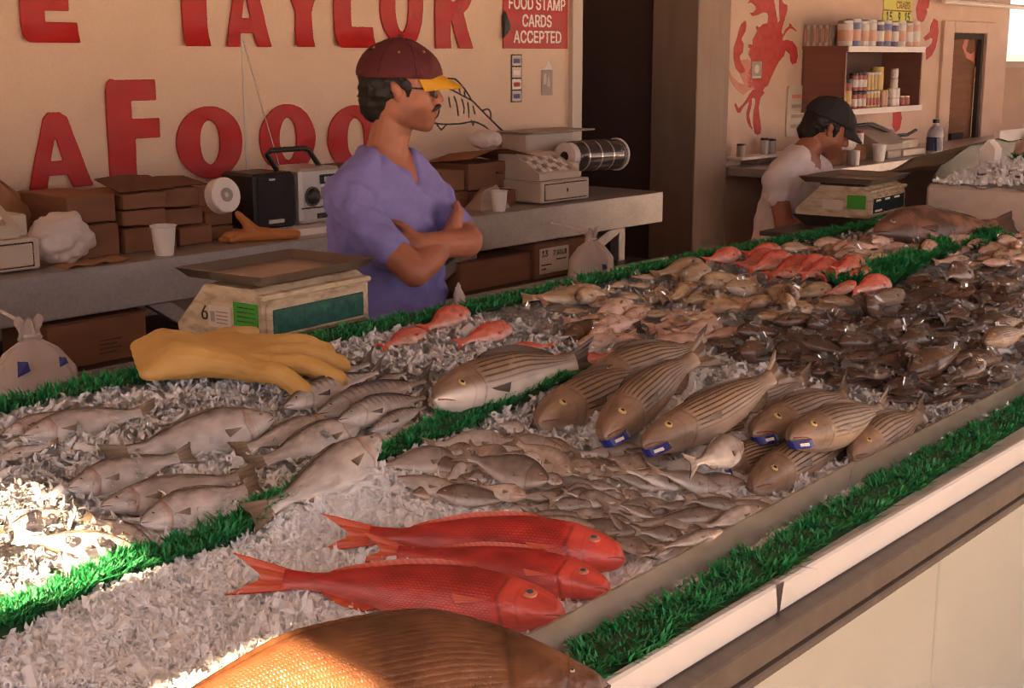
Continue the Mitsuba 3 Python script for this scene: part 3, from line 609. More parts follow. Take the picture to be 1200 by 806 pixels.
('pale_fish','pale pinkish fish, head left, third from left, fourth row, before the ice box','pale fish at the far end','pale',(4.162,2.094,1.166),(4.422,2.102,1.144),45,1,0,0,1.1,0),
('pale_fish','pale pinkish fish, head left, second from left, second row, before the ice box','pale fish at the far end','pale',(4.101,2.058,1.151),(4.363,1.999,1.144),45,1,0,0,1.1,0),
('pale_fish','pale pinkish fish, head left, second from left, fifth row, before the ice box','pale fish at the far end','pale',(4.521,2.123,1.138),(4.707,2.148,1.141),45,1,0,0,1.1,0),
('pale_fish','pale pinkish fish, head left, third from left, third row, before the ice box','pale fish at the far end','pale',(4.506,2.041,1.125),(4.634,2.032,1.128),45,1,0,0,1.1,0),
('pale_fish','pale pinkish fish, head left, fifth from left, third row, before the ice box','pale fish at the far end','pale',(4.463,1.965,1.125),(4.73,1.985,1.131),45,1,0,0,1.1,0),
('pale_fish','pale pinkish fish, head left, second from left, nearest row, before the ice box','pale fish at the far end','tan',(4.126,1.929,1.152),(4.311,1.947,1.117),45,1,0,0,1.1,0),
('pale_fish','pale pinkish fish, head left, third from left, nearest row, before the ice box','pale fish at the far end','pale',(4.385,1.985,1.12),(4.396,1.882,1.108),45,1,0,0,1.1,0),
('pale_fish','pale pinkish fish, head left, sixth from left, third row, before the ice box','pale fish at the far end','pale',(4.445,1.926,1.122),(4.713,1.908,1.127),45,1,0,0,1.1,0),
('pale_fish','pale pinkish fish, head left, fifth from left, second row, before the ice box','pale fish at the far end','pale',(4.632,1.878,1.102),(4.657,1.821,1.102),45,1,0,0,1.1,0),
('pale_fish','pale pinkish fish, head left, sixth from left, fifth row, before the ice box','pale fish at the far end','pale',(4.749,1.98,1.136),(5.004,1.899,1.135),45,1,0,0,1.1,0),
('pale_fish','pale pinkish fish, head left, seventh from left, farthest row, before the ice box','pale fish at the far end','pale',(5.06,1.919,1.122),(5.303,1.86,1.125),45,1,0,0,1.1,0),
('pale_fish','pale pinkish fish, head left, first from left, farthest row, before the ice box','pale fish at the far end','pale',(4.528,2.18,1.144),(4.722,2.172,1.144),45,1,0,0,1.1,0),
('pale_fish','pale pinkish fish, head left, fourth from left, second row, before the ice box','pale fish at the far end','pale',(4.423,2.031,1.12),(4.504,1.959,1.13),45,1,0,0,1.1,0),
('pale_fish','pale pinkish fish, head left, fifth from left, fourth row, before the ice box','pale fish at the far end','pale',(4.473,1.916,1.151),(4.74,1.951,1.135),45,1,0,0,1.1,0),
('pale_fish','pale pinkish fish, head left, seventh from left, fourth row, before the ice box','pale fish at the far end','pale',(4.758,1.831,1.115),(5.022,1.777,1.122),45,1,0,0,1.1,0),
('pale_fish','pale pinkish fish, head left, seventh from left, second row, before the ice box','pale fish at the far end','tan',(4.633,1.736,1.107),(4.828,1.692,1.131),45,1,0,0,1.1,0),
('pale_fish','pale pinkish fish, head left, sixth from left, fourth row, before the ice box','pale fish at the far end','pale',(4.763,1.896,1.114),(4.996,1.877,1.11),45,1,0,0,1.1,0),
('pale_fish','pale pinkish fish, head left, first from left, nearest row, before the ice box','pale fish at the far end','tan',(4.008,1.984,1.149),(4.203,1.96,1.151),45,1,0,0,1.1,0),
('pale_fish','pale pinkish fish, head left, eighth from left, nearest row, before the ice box','pale fish at the far end','tan',(4.629,1.7,1.081),(4.84,1.69,1.089),45,1,0,0,1.1,0),
('grouper','large dark brown fish lying across the far end in front of the ice box',None,'grouper',(4.535,2.123,1.182),(5.282,1.887,1.158),50,1,0,0,0.9,1),
('dark_fish','dark brown fish, head right, first from left, farthest row, behind the front guard','dark fish along the front panel','dark',(4.703,1.68,1.078),(4.42,1.73,1.091),35.1304,-1,0,0,1.01149,1),
('dark_fish','dark brown fish, head left, sixth from left, eleventh row, behind the front guard','dark fish along the front panel','dark',(4.18,1.726,1.098),(4.41,1.626,1.08),47.2959,1,0,0,0.844159,1),
('dark_fish','dark brown fish, head left, second from left, eleventh row, behind the front guard','dark fish along the front panel','dark',(3.999,1.761,1.104),(4.201,1.673,1.098),37.0617,1,0,0,0.877831,1),
('dark_fish','dark brown fish, head left, eighth from left, eleventh row, behind the front guard','dark fish along the front panel','dark',(4.145,1.576,1.093),(4.427,1.513,1.08),49.2911,1,0,0,0.828811,1),
('dark_fish','dark brown fish, head left, third from left, eleventh row, behind the front guard','dark fish along the front panel','dark',(3.928,1.677,1.098),(4.207,1.6,1.09),53.4051,1,0,0,0.813321,1),
('dark_fish','dark brown fish, head right, sixth from left, tenth row, behind the front guard','dark fish along the front panel','dark',(3.987,1.391,1.119),(4.003,1.62,1.08),53.3665,-1,0,0,0.901258,1),
('dark_fish','dark brown fish, head right, second from left, tenth row, behind the front guard','dark fish along the front panel','dark',(3.988,1.609,1.085),(3.724,1.702,1.091),46.2073,-1,0,0,0.939922,1),
('dark_fish','dark brown fish, head left, fifth from left, tenth row, behind the front guard','dark fish along the front panel','dark',(3.823,1.632,1.079),(4.062,1.506,1.076),51.3174,1,0,0,0.829819,1),
('dark_fish','dark brown fish, head left, first from left, tenth row, behind the front guard','dark fish along the front panel','dark',(3.425,1.615,1.131),(3.698,1.7,1.081),44.4126,1,0,0,1.03469,1),
('dark_fish','dark brown fish, head left, fourth from left, ninth row, behind the front guard','dark fish along the front panel','dark',(3.569,1.588,1.089),(3.842,1.502,1.076),40.0251,1,0,0,0.960283,1),
('dark_fish','dark brown fish, head left, sixth from left, ninth row, behind the front guard','dark fish along the front panel','dark',(3.74,1.466,1.07),(3.886,1.373,1.083),52.9466,1,0,0,0.985727,1),
('dark_fish','dark brown fish, head right, fifth from left, eighth row, behind the front guard','dark fish along the front panel','dark',(3.588,1.616,1.07),(3.441,1.73,1.081),45.1574,-1,0,0,0.949795,1),
('dark_fish','dark brown fish, head right, third from left, eighth row, behind the front guard','dark fish along the front panel','dark',(3.394,1.671,1.086),(3.276,1.754,1.094),53.506,-1,0,0,1.03326,1),
('dark_fish','dark brown fish, head right, first from left, eighth row, behind the front guard','dark fish along the front panel','dark',(3.301,1.704,1.092),(3.13,1.822,1.102),38.171,-1,0,0,0.891612,1),
('dark_fish','dark brown fish, head right, sixth from left, seventh row, behind the front guard','dark fish along the front panel','dark',(3.647,1.412,1.075),(3.507,1.519,1.064),51.8098,-1,0,0,0.973349,1),
('dark_fish','dark brown fish, head left, fifth from left, seventh row, behind the front guard','dark fish along the front panel','dark',(3.339,1.568,1.078),(3.616,1.493,1.065),54.407,1,0,0,0.902797,1),
('dark_fish','dark brown fish, head right, eighth from left, seventh row, behind the front guard','dark fish along the front panel','dark',(3.866,1.295,1.048),(3.63,1.414,1.056),45.5162,-1,0,0,1.03605,1),
('dark_fish','dark brown fish, head left, third from left, seventh row, behind the front guard','dark fish along the front panel','dark',(3.251,1.677,1.088),(3.39,1.578,1.072),51.1622,1,0,0,0.934459,1),
('dark_fish','dark brown fish, head left, first from left, seventh row, behind the front guard','dark fish along the front panel','dark',(3.01,1.779,1.1),(3.198,1.726,1.089),49.9722,1,0,0,0.82134,1),
('dark_fish','dark brown fish, head right, fourth from left, seventh row, behind the front guard','dark fish along the front panel','dark',(3.342,1.425,1.098),(3.212,1.544,1.087),39.486,-1,0,0,0.840388,1),
('dark_fish','dark brown fish, head left, third from left, sixth row, behind the front guard','dark fish along the front panel','dark',(3.133,1.64,1.086),(3.307,1.53,1.068),43.754,1,0,0,0.999558,1),
('dark_fish','dark brown fish, head left, eighth from left, sixth row, behind the front guard','dark fish along the front panel','dark',(3.372,1.447,1.062),(3.602,1.385,1.05),36.3133,1,0,0,0.823896,1),
('dark_fish','dark brown fish, head right, first from left, sixth row, behind the front guard','dark fish along the front panel','dark',(3.032,1.71,1.088),(2.909,1.776,1.096),39.1258,-1,0,0,0.800639,1),
('dark_fish','dark brown fish, head left, second from left, sixth row, behind the front guard','dark fish along the front panel','dark',(3.007,1.664,1.084),(3.227,1.625,1.073),37.2357,1,0,0,0.991307,1),
('dark_fish','dark brown fish, head left, fourth from left, sixth row, behind the front guard','dark fish along the front panel','dark',(3.064,1.513,1.102),(3.349,1.483,1.058),41.8592,1,0,0,0.891179,1),
('dark_fish','dark brown fish, head right, third from left, fifth row, behind the front guard','dark fish along the front panel','dark',(3.038,1.616,1.08),(2.933,1.716,1.089),36.657,-1,0,0,0.93478,1),
('dark_fish','dark brown fish, head right, second from left, fifth row, behind the front guard','dark fish along the front panel','dark',(2.958,1.639,1.082),(2.836,1.726,1.09),48.5864,-1,0,0,1.01999,1),
('dark_fish','dark brown fish, head left, fifth from left, fourth row, behind the front guard','dark fish along the front panel','dark',(3.101,1.431,1.079),(3.277,1.359,1.074),37.7404,1,0,0,0.930788,1),
('dark_fish','dark brown fish, head left, seventh from left, fourth row, behind the front guard','dark fish along the front panel','dark',(3.328,1.329,1.053),(3.59,1.233,1.038),43.1291,1,0,0,1.00964,1),
('dark_fish','dark brown fish, head left, third from left, fourth row, behind the front guard','dark fish along the front panel','dark',(2.897,1.605,1.084),(3.141,1.543,1.071),38.3712,1,0,0,1.02006,1),
('dark_fish','dark brown fish, head left, sixth from left, fourth row, behind the front guard','dark fish along the front panel','dark',(3.23,1.384,1.056),(3.377,1.291,1.063),47.6531,1,0,0,0.872448,1),
('dark_fish','dark brown fish, head left, first from left, fourth row, behind the front guard','dark fish along the front panel','dark',(2.822,1.682,1.082),(2.861,1.507,1.101),46.0814,1,0,0,0.950468,1),
('dark_fish','dark brown fish, head right, fourth from left, fourth row, behind the front guard','dark fish along the front panel','dark',(3.033,1.394,1.089),(2.949,1.512,1.079),48.2467,-1,0,0,0.819664,1),
('dark_fish','dark brown fish, head left, fourth from left, third row, behind the front guard','dark fish along the front panel','dark',(3.017,1.324,1.092),(3.296,1.383,1.04),47.3546,1,0,0,0.864155,1),
('dark_fish','dark brown fish, head right, sixth from left, third row, behind the front guard','dark fish along the front panel','dark',(3.282,1.187,1.071),(3.102,1.307,1.079),54.9742,-1,0,0,0.900854,1),
('dark_fish','dark brown fish, head right, eighth from left, third row, behind the front guard','dark fish along the front panel','dark',(3.576,1.164,1.017),(3.413,1.261,1.032),43.8225,-1,0,0,0.967955,1),
('dark_fish','dark brown fish, head left, second from left, third row, behind the front guard','dark fish along the front panel','dark',(2.908,1.569,1.076),(2.967,1.455,1.077),53.9884,1,0,0,0.953425,1),
('dark_fish','dark brown fish, head left, first from left, second row, behind the front guard','dark fish along the front panel','dark',(2.862,1.555,1.065),(2.883,1.432,1.074),43.9797,1,0,0,1.00879,1),
('dark_fish','dark brown fish, head left, third from left, second row, behind the front guard','dark fish along the front panel','dark',(2.825,1.464,1.074),(2.976,1.37,1.071),53.5498,1,0,0,0.856698,1),
('dark_fish','dark brown fish, head left, first from left, nearest row, behind the front guard','dark fish along the front panel','dark',(2.823,1.421,1.056),(3.037,1.337,1.039),37.9577,1,0,0,0.923444,1),
('dark_fish','dark brown fish, head left, seventh from left, nearest row, behind the front guard','dark fish along the front panel','dark',(3.02,1.294,1.035),(3.046,1.126,1.069),44.5533,1,0,0,0.814188,1),
('dark_fish','dark brown fish, head left, fourth from left, nearest row, behind the front guard','dark fish along the front panel','dark',(2.886,1.312,1.041),(3.117,1.262,1.025),50.7547,1,0,0,1.02106,1),
('dark_fish','dark brown fish, head right, eighth from left, nearest row, behind the front guard','dark fish along the front panel','dark',(3.104,1.135,1.03),(2.951,1.226,1.027),44.2397,-1,0,0,0.948766,1),
('dark_fish','dark brown fish, head left, third from left, nearest row, behind the front guard','dark fish along the front panel','dark',(2.842,1.294,1.036),(2.942,1.204,1.025),49.5183,1,0,0,0.885804,1),
('small_fish','small grey fish, head right, second from left, farthest row, behind the snappers','small fish in the pile behind the snappers','small',(1.921,1.625,1.079),(1.77,1.711,1.088),46.7734,-1,0,0,0.993444,1),
('small_fish','small grey fish, head right, fifth from left, farthest row, behind the snappers','small fish in the pile behind the snappers','small',(1.968,1.529,1.07),(1.873,1.69,1.079),51.3875,-1,0,0,0.880863,1),
('small_fish','small grey fish, head right, seventh from left, farthest row, behind the snappers','small fish in the pile behind the snappers','small',(2.112,1.435,1.053),(1.961,1.514,1.064),46.452,-1,0,0,0.750029,1),
('small_fish','small grey fish, head left, fifth from left, ninth row, behind the snappers','small fish in the pile behind the snappers','small',(1.866,1.588,1.071),(1.939,1.446,1.055),53.0206,1,0,0,0.682661,1),
('small_fish','small grey fish, head right, eighth from left, ninth row, behind the snappers','small fish in the pile behind the snappers','small',(2.103,1.37,1.045),(1.967,1.455,1.056),44.9722,-1,0,0,0.85034,1),
('small_fish','small grey fish, head left, fourth from left, eighth row, behind the snappers','small fish in the pile behind the snappers','small',(1.812,1.622,1.074),(1.843,1.497,1.062),53.5543,1,0,0,0.703665,1),
('small_fish','small grey fish, head left, first from left, eighth row, behind the snappers','small fish in the pile behind the snappers','small',(1.728,1.669,1.08),(1.757,1.535,1.066),39.8041,1,0,0,0.870128,1),
('small_fish','small grey fish, head left, fifth from left, eighth row, behind the snappers','small fish in the pile behind the snappers','small',(1.834,1.498,1.082),(1.905,1.415,1.051),39.4381,1,0,0,0.738346,1),
('small_fish','small grey fish, head right, fifth from left, seventh row, behind the snappers','small fish in the pile behind the snappers','small',(1.997,1.337,1.038),(1.926,1.434,1.054),40.3899,-1,0,0,0.838302,1),
('small_fish','small grey fish, head left, second from left, seventh row, behind the snappers','small fish in the pile behind the snappers','small',(1.699,1.571,1.066),(1.795,1.498,1.062),40.7285,1,0,0,0.660857,1),
('small_fish','small grey fish, head right, third from left, seventh row, behind the snappers','small fish in the pile behind the snappers','small',(1.807,1.432,1.048),(1.749,1.54,1.071),50.2091,-1,0,0,0.812991,1),
('small_fish','small grey fish, head left, fifth from left, sixth row, behind the snappers','small fish in the pile behind the snappers','small',(1.79,1.451,1.058),(1.922,1.379,1.047),42.6819,1,0,0,0.959293,1),
('small_fish','small grey fish, head right, eighth from left, sixth row, behind the snappers','small fish in the pile behind the snappers','small',(2.123,1.221,1.028),(1.965,1.321,1.04),54.412,-1,0,0,0.781058,1),
('small_fish','small grey fish, head left, second from left, sixth row, behind the snappers','small fish in the pile behind the snappers','small',(1.597,1.563,1.069),(1.728,1.478,1.059),37.4886,1,0,0,0.943432,1),
('small_fish','small grey fish, head right, second from left, fifth row, behind the snappers','small fish in the pile behind the snappers','small',(1.796,1.391,1.049),(1.71,1.456,1.056),38.3426,-1,0,0,0.676693,1),
('small_fish','small grey fish, head left, first from left, fifth row, behind the snappers','small fish in the pile behind the snappers','small',(1.592,1.503,1.083),(1.732,1.42,1.052),42.5527,1,0,0,0.865984,1),
('small_fish','small grey fish, head right, fourth from left, fifth row, behind the snappers','small fish in the pile behind the snappers','small',(1.892,1.322,1.036),(1.796,1.382,1.047),39.2799,-1,0,0,0.876766,1),
('small_fish','small grey fish, head left, seventh from left, fifth row, behind the snappers','small fish in the pile behind the snappers','small',(1.97,1.269,1.03),(2.055,1.147,1.018),48.1748,1,0,0,0.660646,1),
('small_fish','small grey fish, head right, second from left, fourth row, behind the snappers','small fish in the pile behind the snappers','small',(1.808,1.339,1.044),(1.686,1.417,1.052),45.2926,-1,0,0,0.648177,1),
('small_fish','small grey fish, head right, fifth from left, fourth row, behind the snappers','small fish in the pile behind the snappers','small',(1.917,1.238,1.028),(1.808,1.332,1.041),49.7558,-1,0,0,0.927462,1),
('small_fish','small grey fish, head right, eighth from left, fourth row, behind the snappers','small fish in the pile behind the snappers','small',(2.05,1.093,1.007),(1.956,1.234,1.036),39.0044,-1,0,0,0.96821,1),
('small_fish','small grey fish, head right, fifth from left, third row, behind the snappers','small fish in the pile behind the snappers','small',(1.93,1.19,1.019),(1.843,1.256,1.032),47.1514,-1,0,0,0.901171,1),
('small_fish','small grey fish, head left, second from left, third row, behind the snappers','small fish in the pile behind the snappers','small',(1.681,1.382,1.044),(1.788,1.29,1.036),48.7994,1,0,0,0.623093,1),
('small_fish','small grey fish, head left, fourth from left, second row, behind the snappers','small fish in the pile behind the snappers','small',(1.748,1.341,1.044),(1.798,1.233,1.028),43.0919,1,0,0,0.854566,1),
('small_fish','small grey fish, head left, eighth from left, second row, behind the snappers','small fish in the pile behind the snappers','small',(1.92,1.218,1.026),(1.959,1.083,1.009),37.419,1,0,0,0.83751,1),
('small_fish','small grey fish, head right, sixth from left, second row, behind the snappers','small fish in the pile behind the snappers','small',(1.883,1.156,1.015),(1.769,1.269,1.037),47.6272,-1,0,0,0.795568,1),
('small_fish','small grey fish, head left, fifth from left, second row, behind the snappers','small fish in the pile behind the snappers','small',(1.71,1.306,1.032),(1.812,1.183,1.033),47.2608,1,0,0,0.810472,1),
('small_fish','small grey fish, head left, second from left, second row, behind the snappers','small fish in the pile behind the snappers','small',(1.676,1.341,1.04),(1.727,1.224,1.028),39.4038,1,0,0,0.7434,1),
('small_fish','small grey fish, head left, seventh from left, nearest row, behind the snappers','small fish in the pile behind the snappers','small',(1.842,1.21,1.019),(1.893,1.083,1.009),43.7132,1,0,0,0.739064,1),
('small_fish','small grey fish, head right, fifth from left, nearest row, behind the snappers','small fish in the pile behind the snappers','small',(1.795,1.102,1.011),(1.7,1.209,1.025),48.3787,-1,0,0,0.899173,1),
('pale_fish','pale pinkish fish, head left, third from left, farthest row, before the ice box','pale fish at the far end','pale',(4.64,2.085,1.163),(4.905,2.044,1.155),49.3974,1,0,0,0.928256,0),
('pale_fish','pale pinkish fish, head left, second from left, farthest row, before the ice box','pale fish at the far end','pale',(4.726,2.2,1.148),(4.85,2.139,1.144),49.9343,1,0,0,0.890419,0),
('pale_fish','pale pinkish fish, head right, fourth from left, farthest row, before the ice box','pale fish at the far end','pale',(4.959,2.004,1.141),(4.693,1.98,1.162),51.1782,-1,0,0,0.851386,0),
('pale_fish','pale pinkish fish, head left, fifth from left, farthest row, before the ice box','pale fish at the far end','pale',(4.853,1.959,1.148),(4.978,1.908,1.142),45.58,1,0,0,0.854677,0),
('pale_fish','pale pinkish fish, head right, sixth from left, farthest row, before the ice box','pale fish at the far end','pale',(5.013,1.824,1.141),(5.005,1.914,1.131),48.8097,-1,0,0,0.999941,0),
('pale_fish','pale pinkish fish, head left, third from left, fifth row, before the ice box','pale fish at the far end','pale',(4.364,2.054,1.174),(4.63,2.081,1.149),35.2468,1,0,0,0.891793,0),
('pale_fish','pale pinkish fish, head left, eighth from left, fifth row, before the ice box','pale fish at the far end','pale',(4.869,1.805,1.145),(5.136,1.798,1.114),49.6378,1,0,0,1.06832,0),
('pale_fish','pale pinkish fish, head left, fifth from left, fifth row, before the ice box','pale fish at the far end','pale',(4.723,2.057,1.135),(4.918,1.977,1.12),50.3732,1,0,0,0.920911,0),
('pale_fish','pale pinkish fish, head left, seventh from left, fifth row, before the ice box','pale fish at the far end','pale',(4.782,1.882,1.132),(5.031,1.838,1.12),38.0146,1,0,0,1.03322,0),
('pale_fish','pale pinkish fish, head left, fourth from left, fifth row, before the ice box','pale fish at the far end','pale',(4.456,2.064,1.142),(4.665,2.018,1.135),52.1162,1,0,0,0.819583,0),
('pale_fish','pale pinkish fish, head left, eighth from left, fourth row, before the ice box','pale fish at the far end','pale',(4.831,1.729,1.136),(5.089,1.801,1.104),43.9619,1,0,0,0.840228,0),
('pale_fish','pale pinkish fish, head left, fourth from left, fourth row, before the ice box','pale fish at the far end','pale',(4.177,2.069,1.168),(4.415,2.035,1.155),53.7117,1,0,0,0.897635,0),
('pale_fish','pale pinkish fish, head right, second from left, fourth row, before the ice box','pale fish at the far end','pale',(4.246,2.084,1.171),(4.209,2.209,1.148),37.9965,-1,0,0,1.00477,0),
('pale_fish','pale pinkish fish, head right, fourth from left, third row, before the ice box','pale fish at the far end','pale',(4.507,1.944,1.142),(4.449,2.024,1.127),42.18,-1,0,0,0.802126,0),
('pale_fish','pale pinkish fish, head left, eighth from left, third row, before the ice box','pale fish at the far end','pale',(4.738,1.806,1.112),(4.691,1.693,1.144),41.0276,1,0,0,0.909711,0),
('pale_fish','pale pinkish fish, head right, second from left, third row, before the ice box','pale fish at the far end','pale',(4.149,2.01,1.172),(4.259,2.163,1.132),42.4636,-1,0,0,0.933072,0),
('pale_fish','pale pinkish fish, head left, seventh from left, third row, before the ice box','pale fish at the far end','pale',(4.636,1.918,1.116),(4.804,1.878,1.103),35.8598,1,0,0,0.975936,0),
('pale_fish','pale pinkish fish, head left, sixth from left, second row, before the ice box','pale fish at the far end','pale',(4.683,1.806,1.102),(4.68,1.703,1.12),41.6722,1,0,0,0.813203,0),
('pale_fish','pale pinkish fish, head right, eighth from left, second row, before the ice box','pale fish at the far end','pale',(4.888,1.654,1.098),(4.621,1.674,1.124),45.354,-1,0,0,0.838783,0),
('pale_fish','pale pinkish fish, head left, third from left, second row, before the ice box','pale fish at the far end','pale',(4.099,1.937,1.156),(4.357,1.919,1.125),37.14,1,0,0,0.877578,0),
('pale_fish','pale pinkish fish, head right, fourth from left, nearest row, before the ice box','pale fish at the far end','pale',(4.598,1.921,1.094),(4.449,1.945,1.113),38.0201,-1,0,0,1.01627,0),
('pale_fish','pale pinkish fish, head right, fifth from left, nearest row, before the ice box','pale fish at the far end','pale',(4.65,1.818,1.104),(4.475,1.878,1.107),48.6956,-1,0,0,1.05924,0),
('pale_fish','pale pinkish fish, head left, seventh from left, nearest row, before the ice box','pale fish at the far end','pale',(4.499,1.716,1.118),(4.681,1.66,1.104),36.0135,1,0,0,0.923973,0),
('pale_fish','pale pinkish fish, head left, sixth from left, nearest row, before the ice box','pale fish at the far end','pale',(4.563,1.815,1.094),(4.596,1.729,1.106),35.4972,1,0,0,0.893197,0),
('tan_fish','golden tan fish, head right, sixth from left, farthest row, before the red heap','golden tan fish before the red fish','tan',(3.5,2.003,1.14),(3.388,2.042,1.15),45.5964,-1,0,0,0.811914,1),
('tan_fish','golden tan fish, head left, third from left, farthest row, before the red heap','golden tan fish before the red fish','tan',(3.377,2.2,1.13),(3.33,2.053,1.149),43.2115,1,0,0,0.974361,1),
('tan_fish','golden tan fish, head left, fourth from left, farthest row, before the red heap','golden tan fish before the red fish','tan',(3.454,2.137,1.122),(3.409,1.994,1.136),46.5323,1,0,0,0.890578,1),
('tan_fish','golden tan fish, head left, sixth from left, fourth row, before the red heap','golden tan fish before the red fish','tan',(3.367,1.815,1.154),(3.571,1.922,1.115),37.8777,1,0,0,0.987465,1),
('tan_fish','golden tan fish, head left, first from left, fourth row, before the red heap','golden tan fish before the red fish','tan',(2.846,2.17,1.17),(3.057,2.216,1.153),51.0512,1,0,0,0.889881,1),
('tan_fish','golden tan fish, head left, second from left, third row, before the red heap','golden tan fish before the red fish','tan',(3.106,2.134,1.133),(3.241,2.122,1.13),37.9898,1,0,0,0.984267,1),
('tan_fish','golden tan fish, head left, fourth from left, third row, before the red heap','golden tan fish before the red fish','tan',(3.23,2.067,1.133),(3.292,1.995,1.123),52.4027,1,0,0,0.987566,1),
('tan_fish','golden tan fish, head left, first from left, third row, before the red heap','golden tan fish before the red fish','tan',(2.827,2.284,1.155),(2.922,2.231,1.146),53.5259,1,0,0,0.938824,1),
('tan_fish','golden tan fish, head right, seventh from left, third row, before the red heap','golden tan fish before the red fish','tan',(3.555,1.71,1.112),(3.446,1.774,1.126),35.9076,-1,0,0,0.860141,1),
('tan_fish','golden tan fish, head right, fifth from left, third row, before the red heap','golden tan fish before the red fish','tan',(3.247,1.807,1.15),(3.299,1.981,1.113),41.8785,-1,0,0,0.909956,1),
('tan_fish','golden tan fish, head left, sixth from left, third row, before the red heap','golden tan fish before the red fish','tan',(3.228,1.75,1.154),(3.457,1.873,1.108),45.3139,1,0,0,0.829328,1),
('tan_fish','golden tan fish, head left, first from left, second row, before the red heap','golden tan fish before the red fish','tan',(2.966,2.228,1.135),(2.9,2.062,1.157),51.7769,1,0,0,0.89154,1),
('tan_fish','golden tan fish, head left, fourth from left, second row, before the red heap','golden tan fish before the red fish','tan',(3.222,2.005,1.114),(3.138,1.814,1.15),47.9271,1,0,0,0.963301,1),
('tan_fish','golden tan fish, head left, third from left, nearest row, before the red heap','golden tan fish before the red fish','tan',(2.948,2.101,1.136),(2.978,2.023,1.15),39.6635,1,0,0,0.86277,1),
('tan_fish','golden tan fish, head right, seventh from left, nearest row, before the red heap','golden tan fish before the red fish','tan',(3.385,1.756,1.116),(3.188,1.778,1.125),36.4606,-1,0,0,0.872909,1),
('tan_fish','golden tan fish, head left, first from left, nearest row, before the red heap','golden tan fish before the red fish','tan',(2.793,2.176,1.138),(2.895,2.151,1.131),41.5819,1,0,0,0.79676,1),
('tan_fish','golden tan fish, head left, fourth from left, nearest row, before the red heap','golden tan fish before the red fish','tan',(2.97,2.034,1.124),(3.021,1.948,1.131),49.6805,1,0,0,0.992668,1),
('tan_fish','golden tan fish, head left, sixth from left, nearest row, before the red heap','golden tan fish before the red fish','tan',(3.238,1.849,1.099),(3.149,1.699,1.133),38.2882,1,0,0,0.788111,1),
('tan_fish','golden tan fish, head right, fifth from left, nearest row, before the red heap','golden tan fish before the red fish','tan',(3.072,1.87,1.116),(2.928,1.885,1.137),39.981,-1,0,0,0.999278,1),
('tan_fish','golden tan fish, head right, second from left, nearest row, before the red heap','golden tan fish before the red fish','tan',(2.859,2.022,1.12),(2.696,2.046,1.132),45.9719,-1,0,0,0.872524,1),
('pale_fish','slim pale fish, head left, fifth from left, farthest row, behind the striped bass','slim pale fish in the middle of the counter','pale',(2.92,1.95,1.125),(3.095,1.894,1.131),47.4738,1,0,0,0.856975,1),
('pale_fish','slim pale fish, head right, second from left, second row, behind the striped bass','slim pale fish in the middle of the counter','pale',(2.802,1.975,1.147),(2.706,2.112,1.136),53.057,-1,0,0,0.913746,1),
('pale_fish','slim pale fish, head left, fourth from left, second row, behind the striped bass','slim pale fish in the middle of the counter','pale',(2.651,1.956,1.148),(2.914,1.993,1.124),35.2467,1,0,0,0.983235,1),
('pale_fish','slim pale fish, head right, first from left, second row, behind the striped bass','slim pale fish in the middle of the counter','pale',(2.708,1.952,1.147),(2.65,2.05,1.132),50.8285,-1,0,0,0.861437,1),
('pale_fish','slim pale fish, head left, third from left, second row, behind the striped bass','slim pale fish in the middle of the counter','pale',(2.589,1.931,1.141),(2.831,1.969,1.124),54.4877,1,0,0,0.888379,1),
('pale_fish','slim pale fish, head right, fifth from left, nearest row, behind the striped bass','slim pale fish in the middle of the counter','pale',(3.01,1.84,1.099),(2.828,1.904,1.113),51.5079,-1,0,0,0.88678,1),
('pale_fish','slim pale fish, head right, seventh from left, nearest row, behind the striped bass','slim pale fish in the middle of the counter','pale',(3.043,1.768,1.105),(2.874,1.815,1.101),53.6001,-1,0,0,0.892708,1),
('pale_fish','slim pale fish, head right, third from left, nearest row, behind the striped bass','slim pale fish in the middle of the counter','pale',(2.671,1.858,1.134),(2.669,1.997,1.106),43.8732,-1,0,0,0.963983,1),
('dark_fish','dark brown fish, head right, fourth from left, eleventh row, behind the front guard','dark fish along the front panel','dark',(4.222,1.646,1.126),(3.935,1.62,1.154),45,-1,0,0,1.1,1),
('dark_fish','dark brown fish, head right, fifth from left, eleventh row, behind the front guard','dark fish along the front panel','dark',(4.266,1.608,1.098),(4.068,1.65,1.113),45,-1,0,0,1,1),
('dark_fish','dark brown fish, head right, second from left, farthest row, behind the front guard','dark fish along the front panel','dark',(4.552,1.615,1.102),(4.453,1.685,1.081),45,-1,0,0,1,1),
('dark_fish','dark brown fish, head right, first from left, eleventh row, behind the front guard','dark fish along the front panel','dark',(3.985,1.661,1.109),(3.948,1.762,1.095),45,-1,0,0,1,1),
('dark_fish','dark brown fish, head right, third from left, tenth row, behind the front guard','dark fish along the front panel','dark',(4.052,1.681,1.069),(3.774,1.676,1.083),45,-1,0,0,1,1),
('dark_fish','dark brown fish, head right, fourth from left, tenth row, behind the front guard','dark fish along the front panel','dark',(3.84,1.478,1.137),(3.904,1.631,1.097),45,-1,0,0,1,1),
('dark_fish','dark brown fish, head right, seventh from left, tenth row, behind the front guard','dark fish along the front panel','dark',(4.158,1.492,1.072),(3.871,1.487,1.1),45,-1,0,0,1,1),
('dark_fish','dark brown fish, head right, seventh from left, eleventh row, behind the front guard','dark fish along the front panel','dark',(4.469,1.572,1.076),(4.282,1.621,1.078),45,-1,0,0,1,1),
('dark_fish','dark brown fish, head right, eighth from left, ninth row, behind the front guard','dark fish along the front panel','dark',(4.133,1.438,1.067),(3.916,1.439,1.063),45,-1,0,0,1,1),
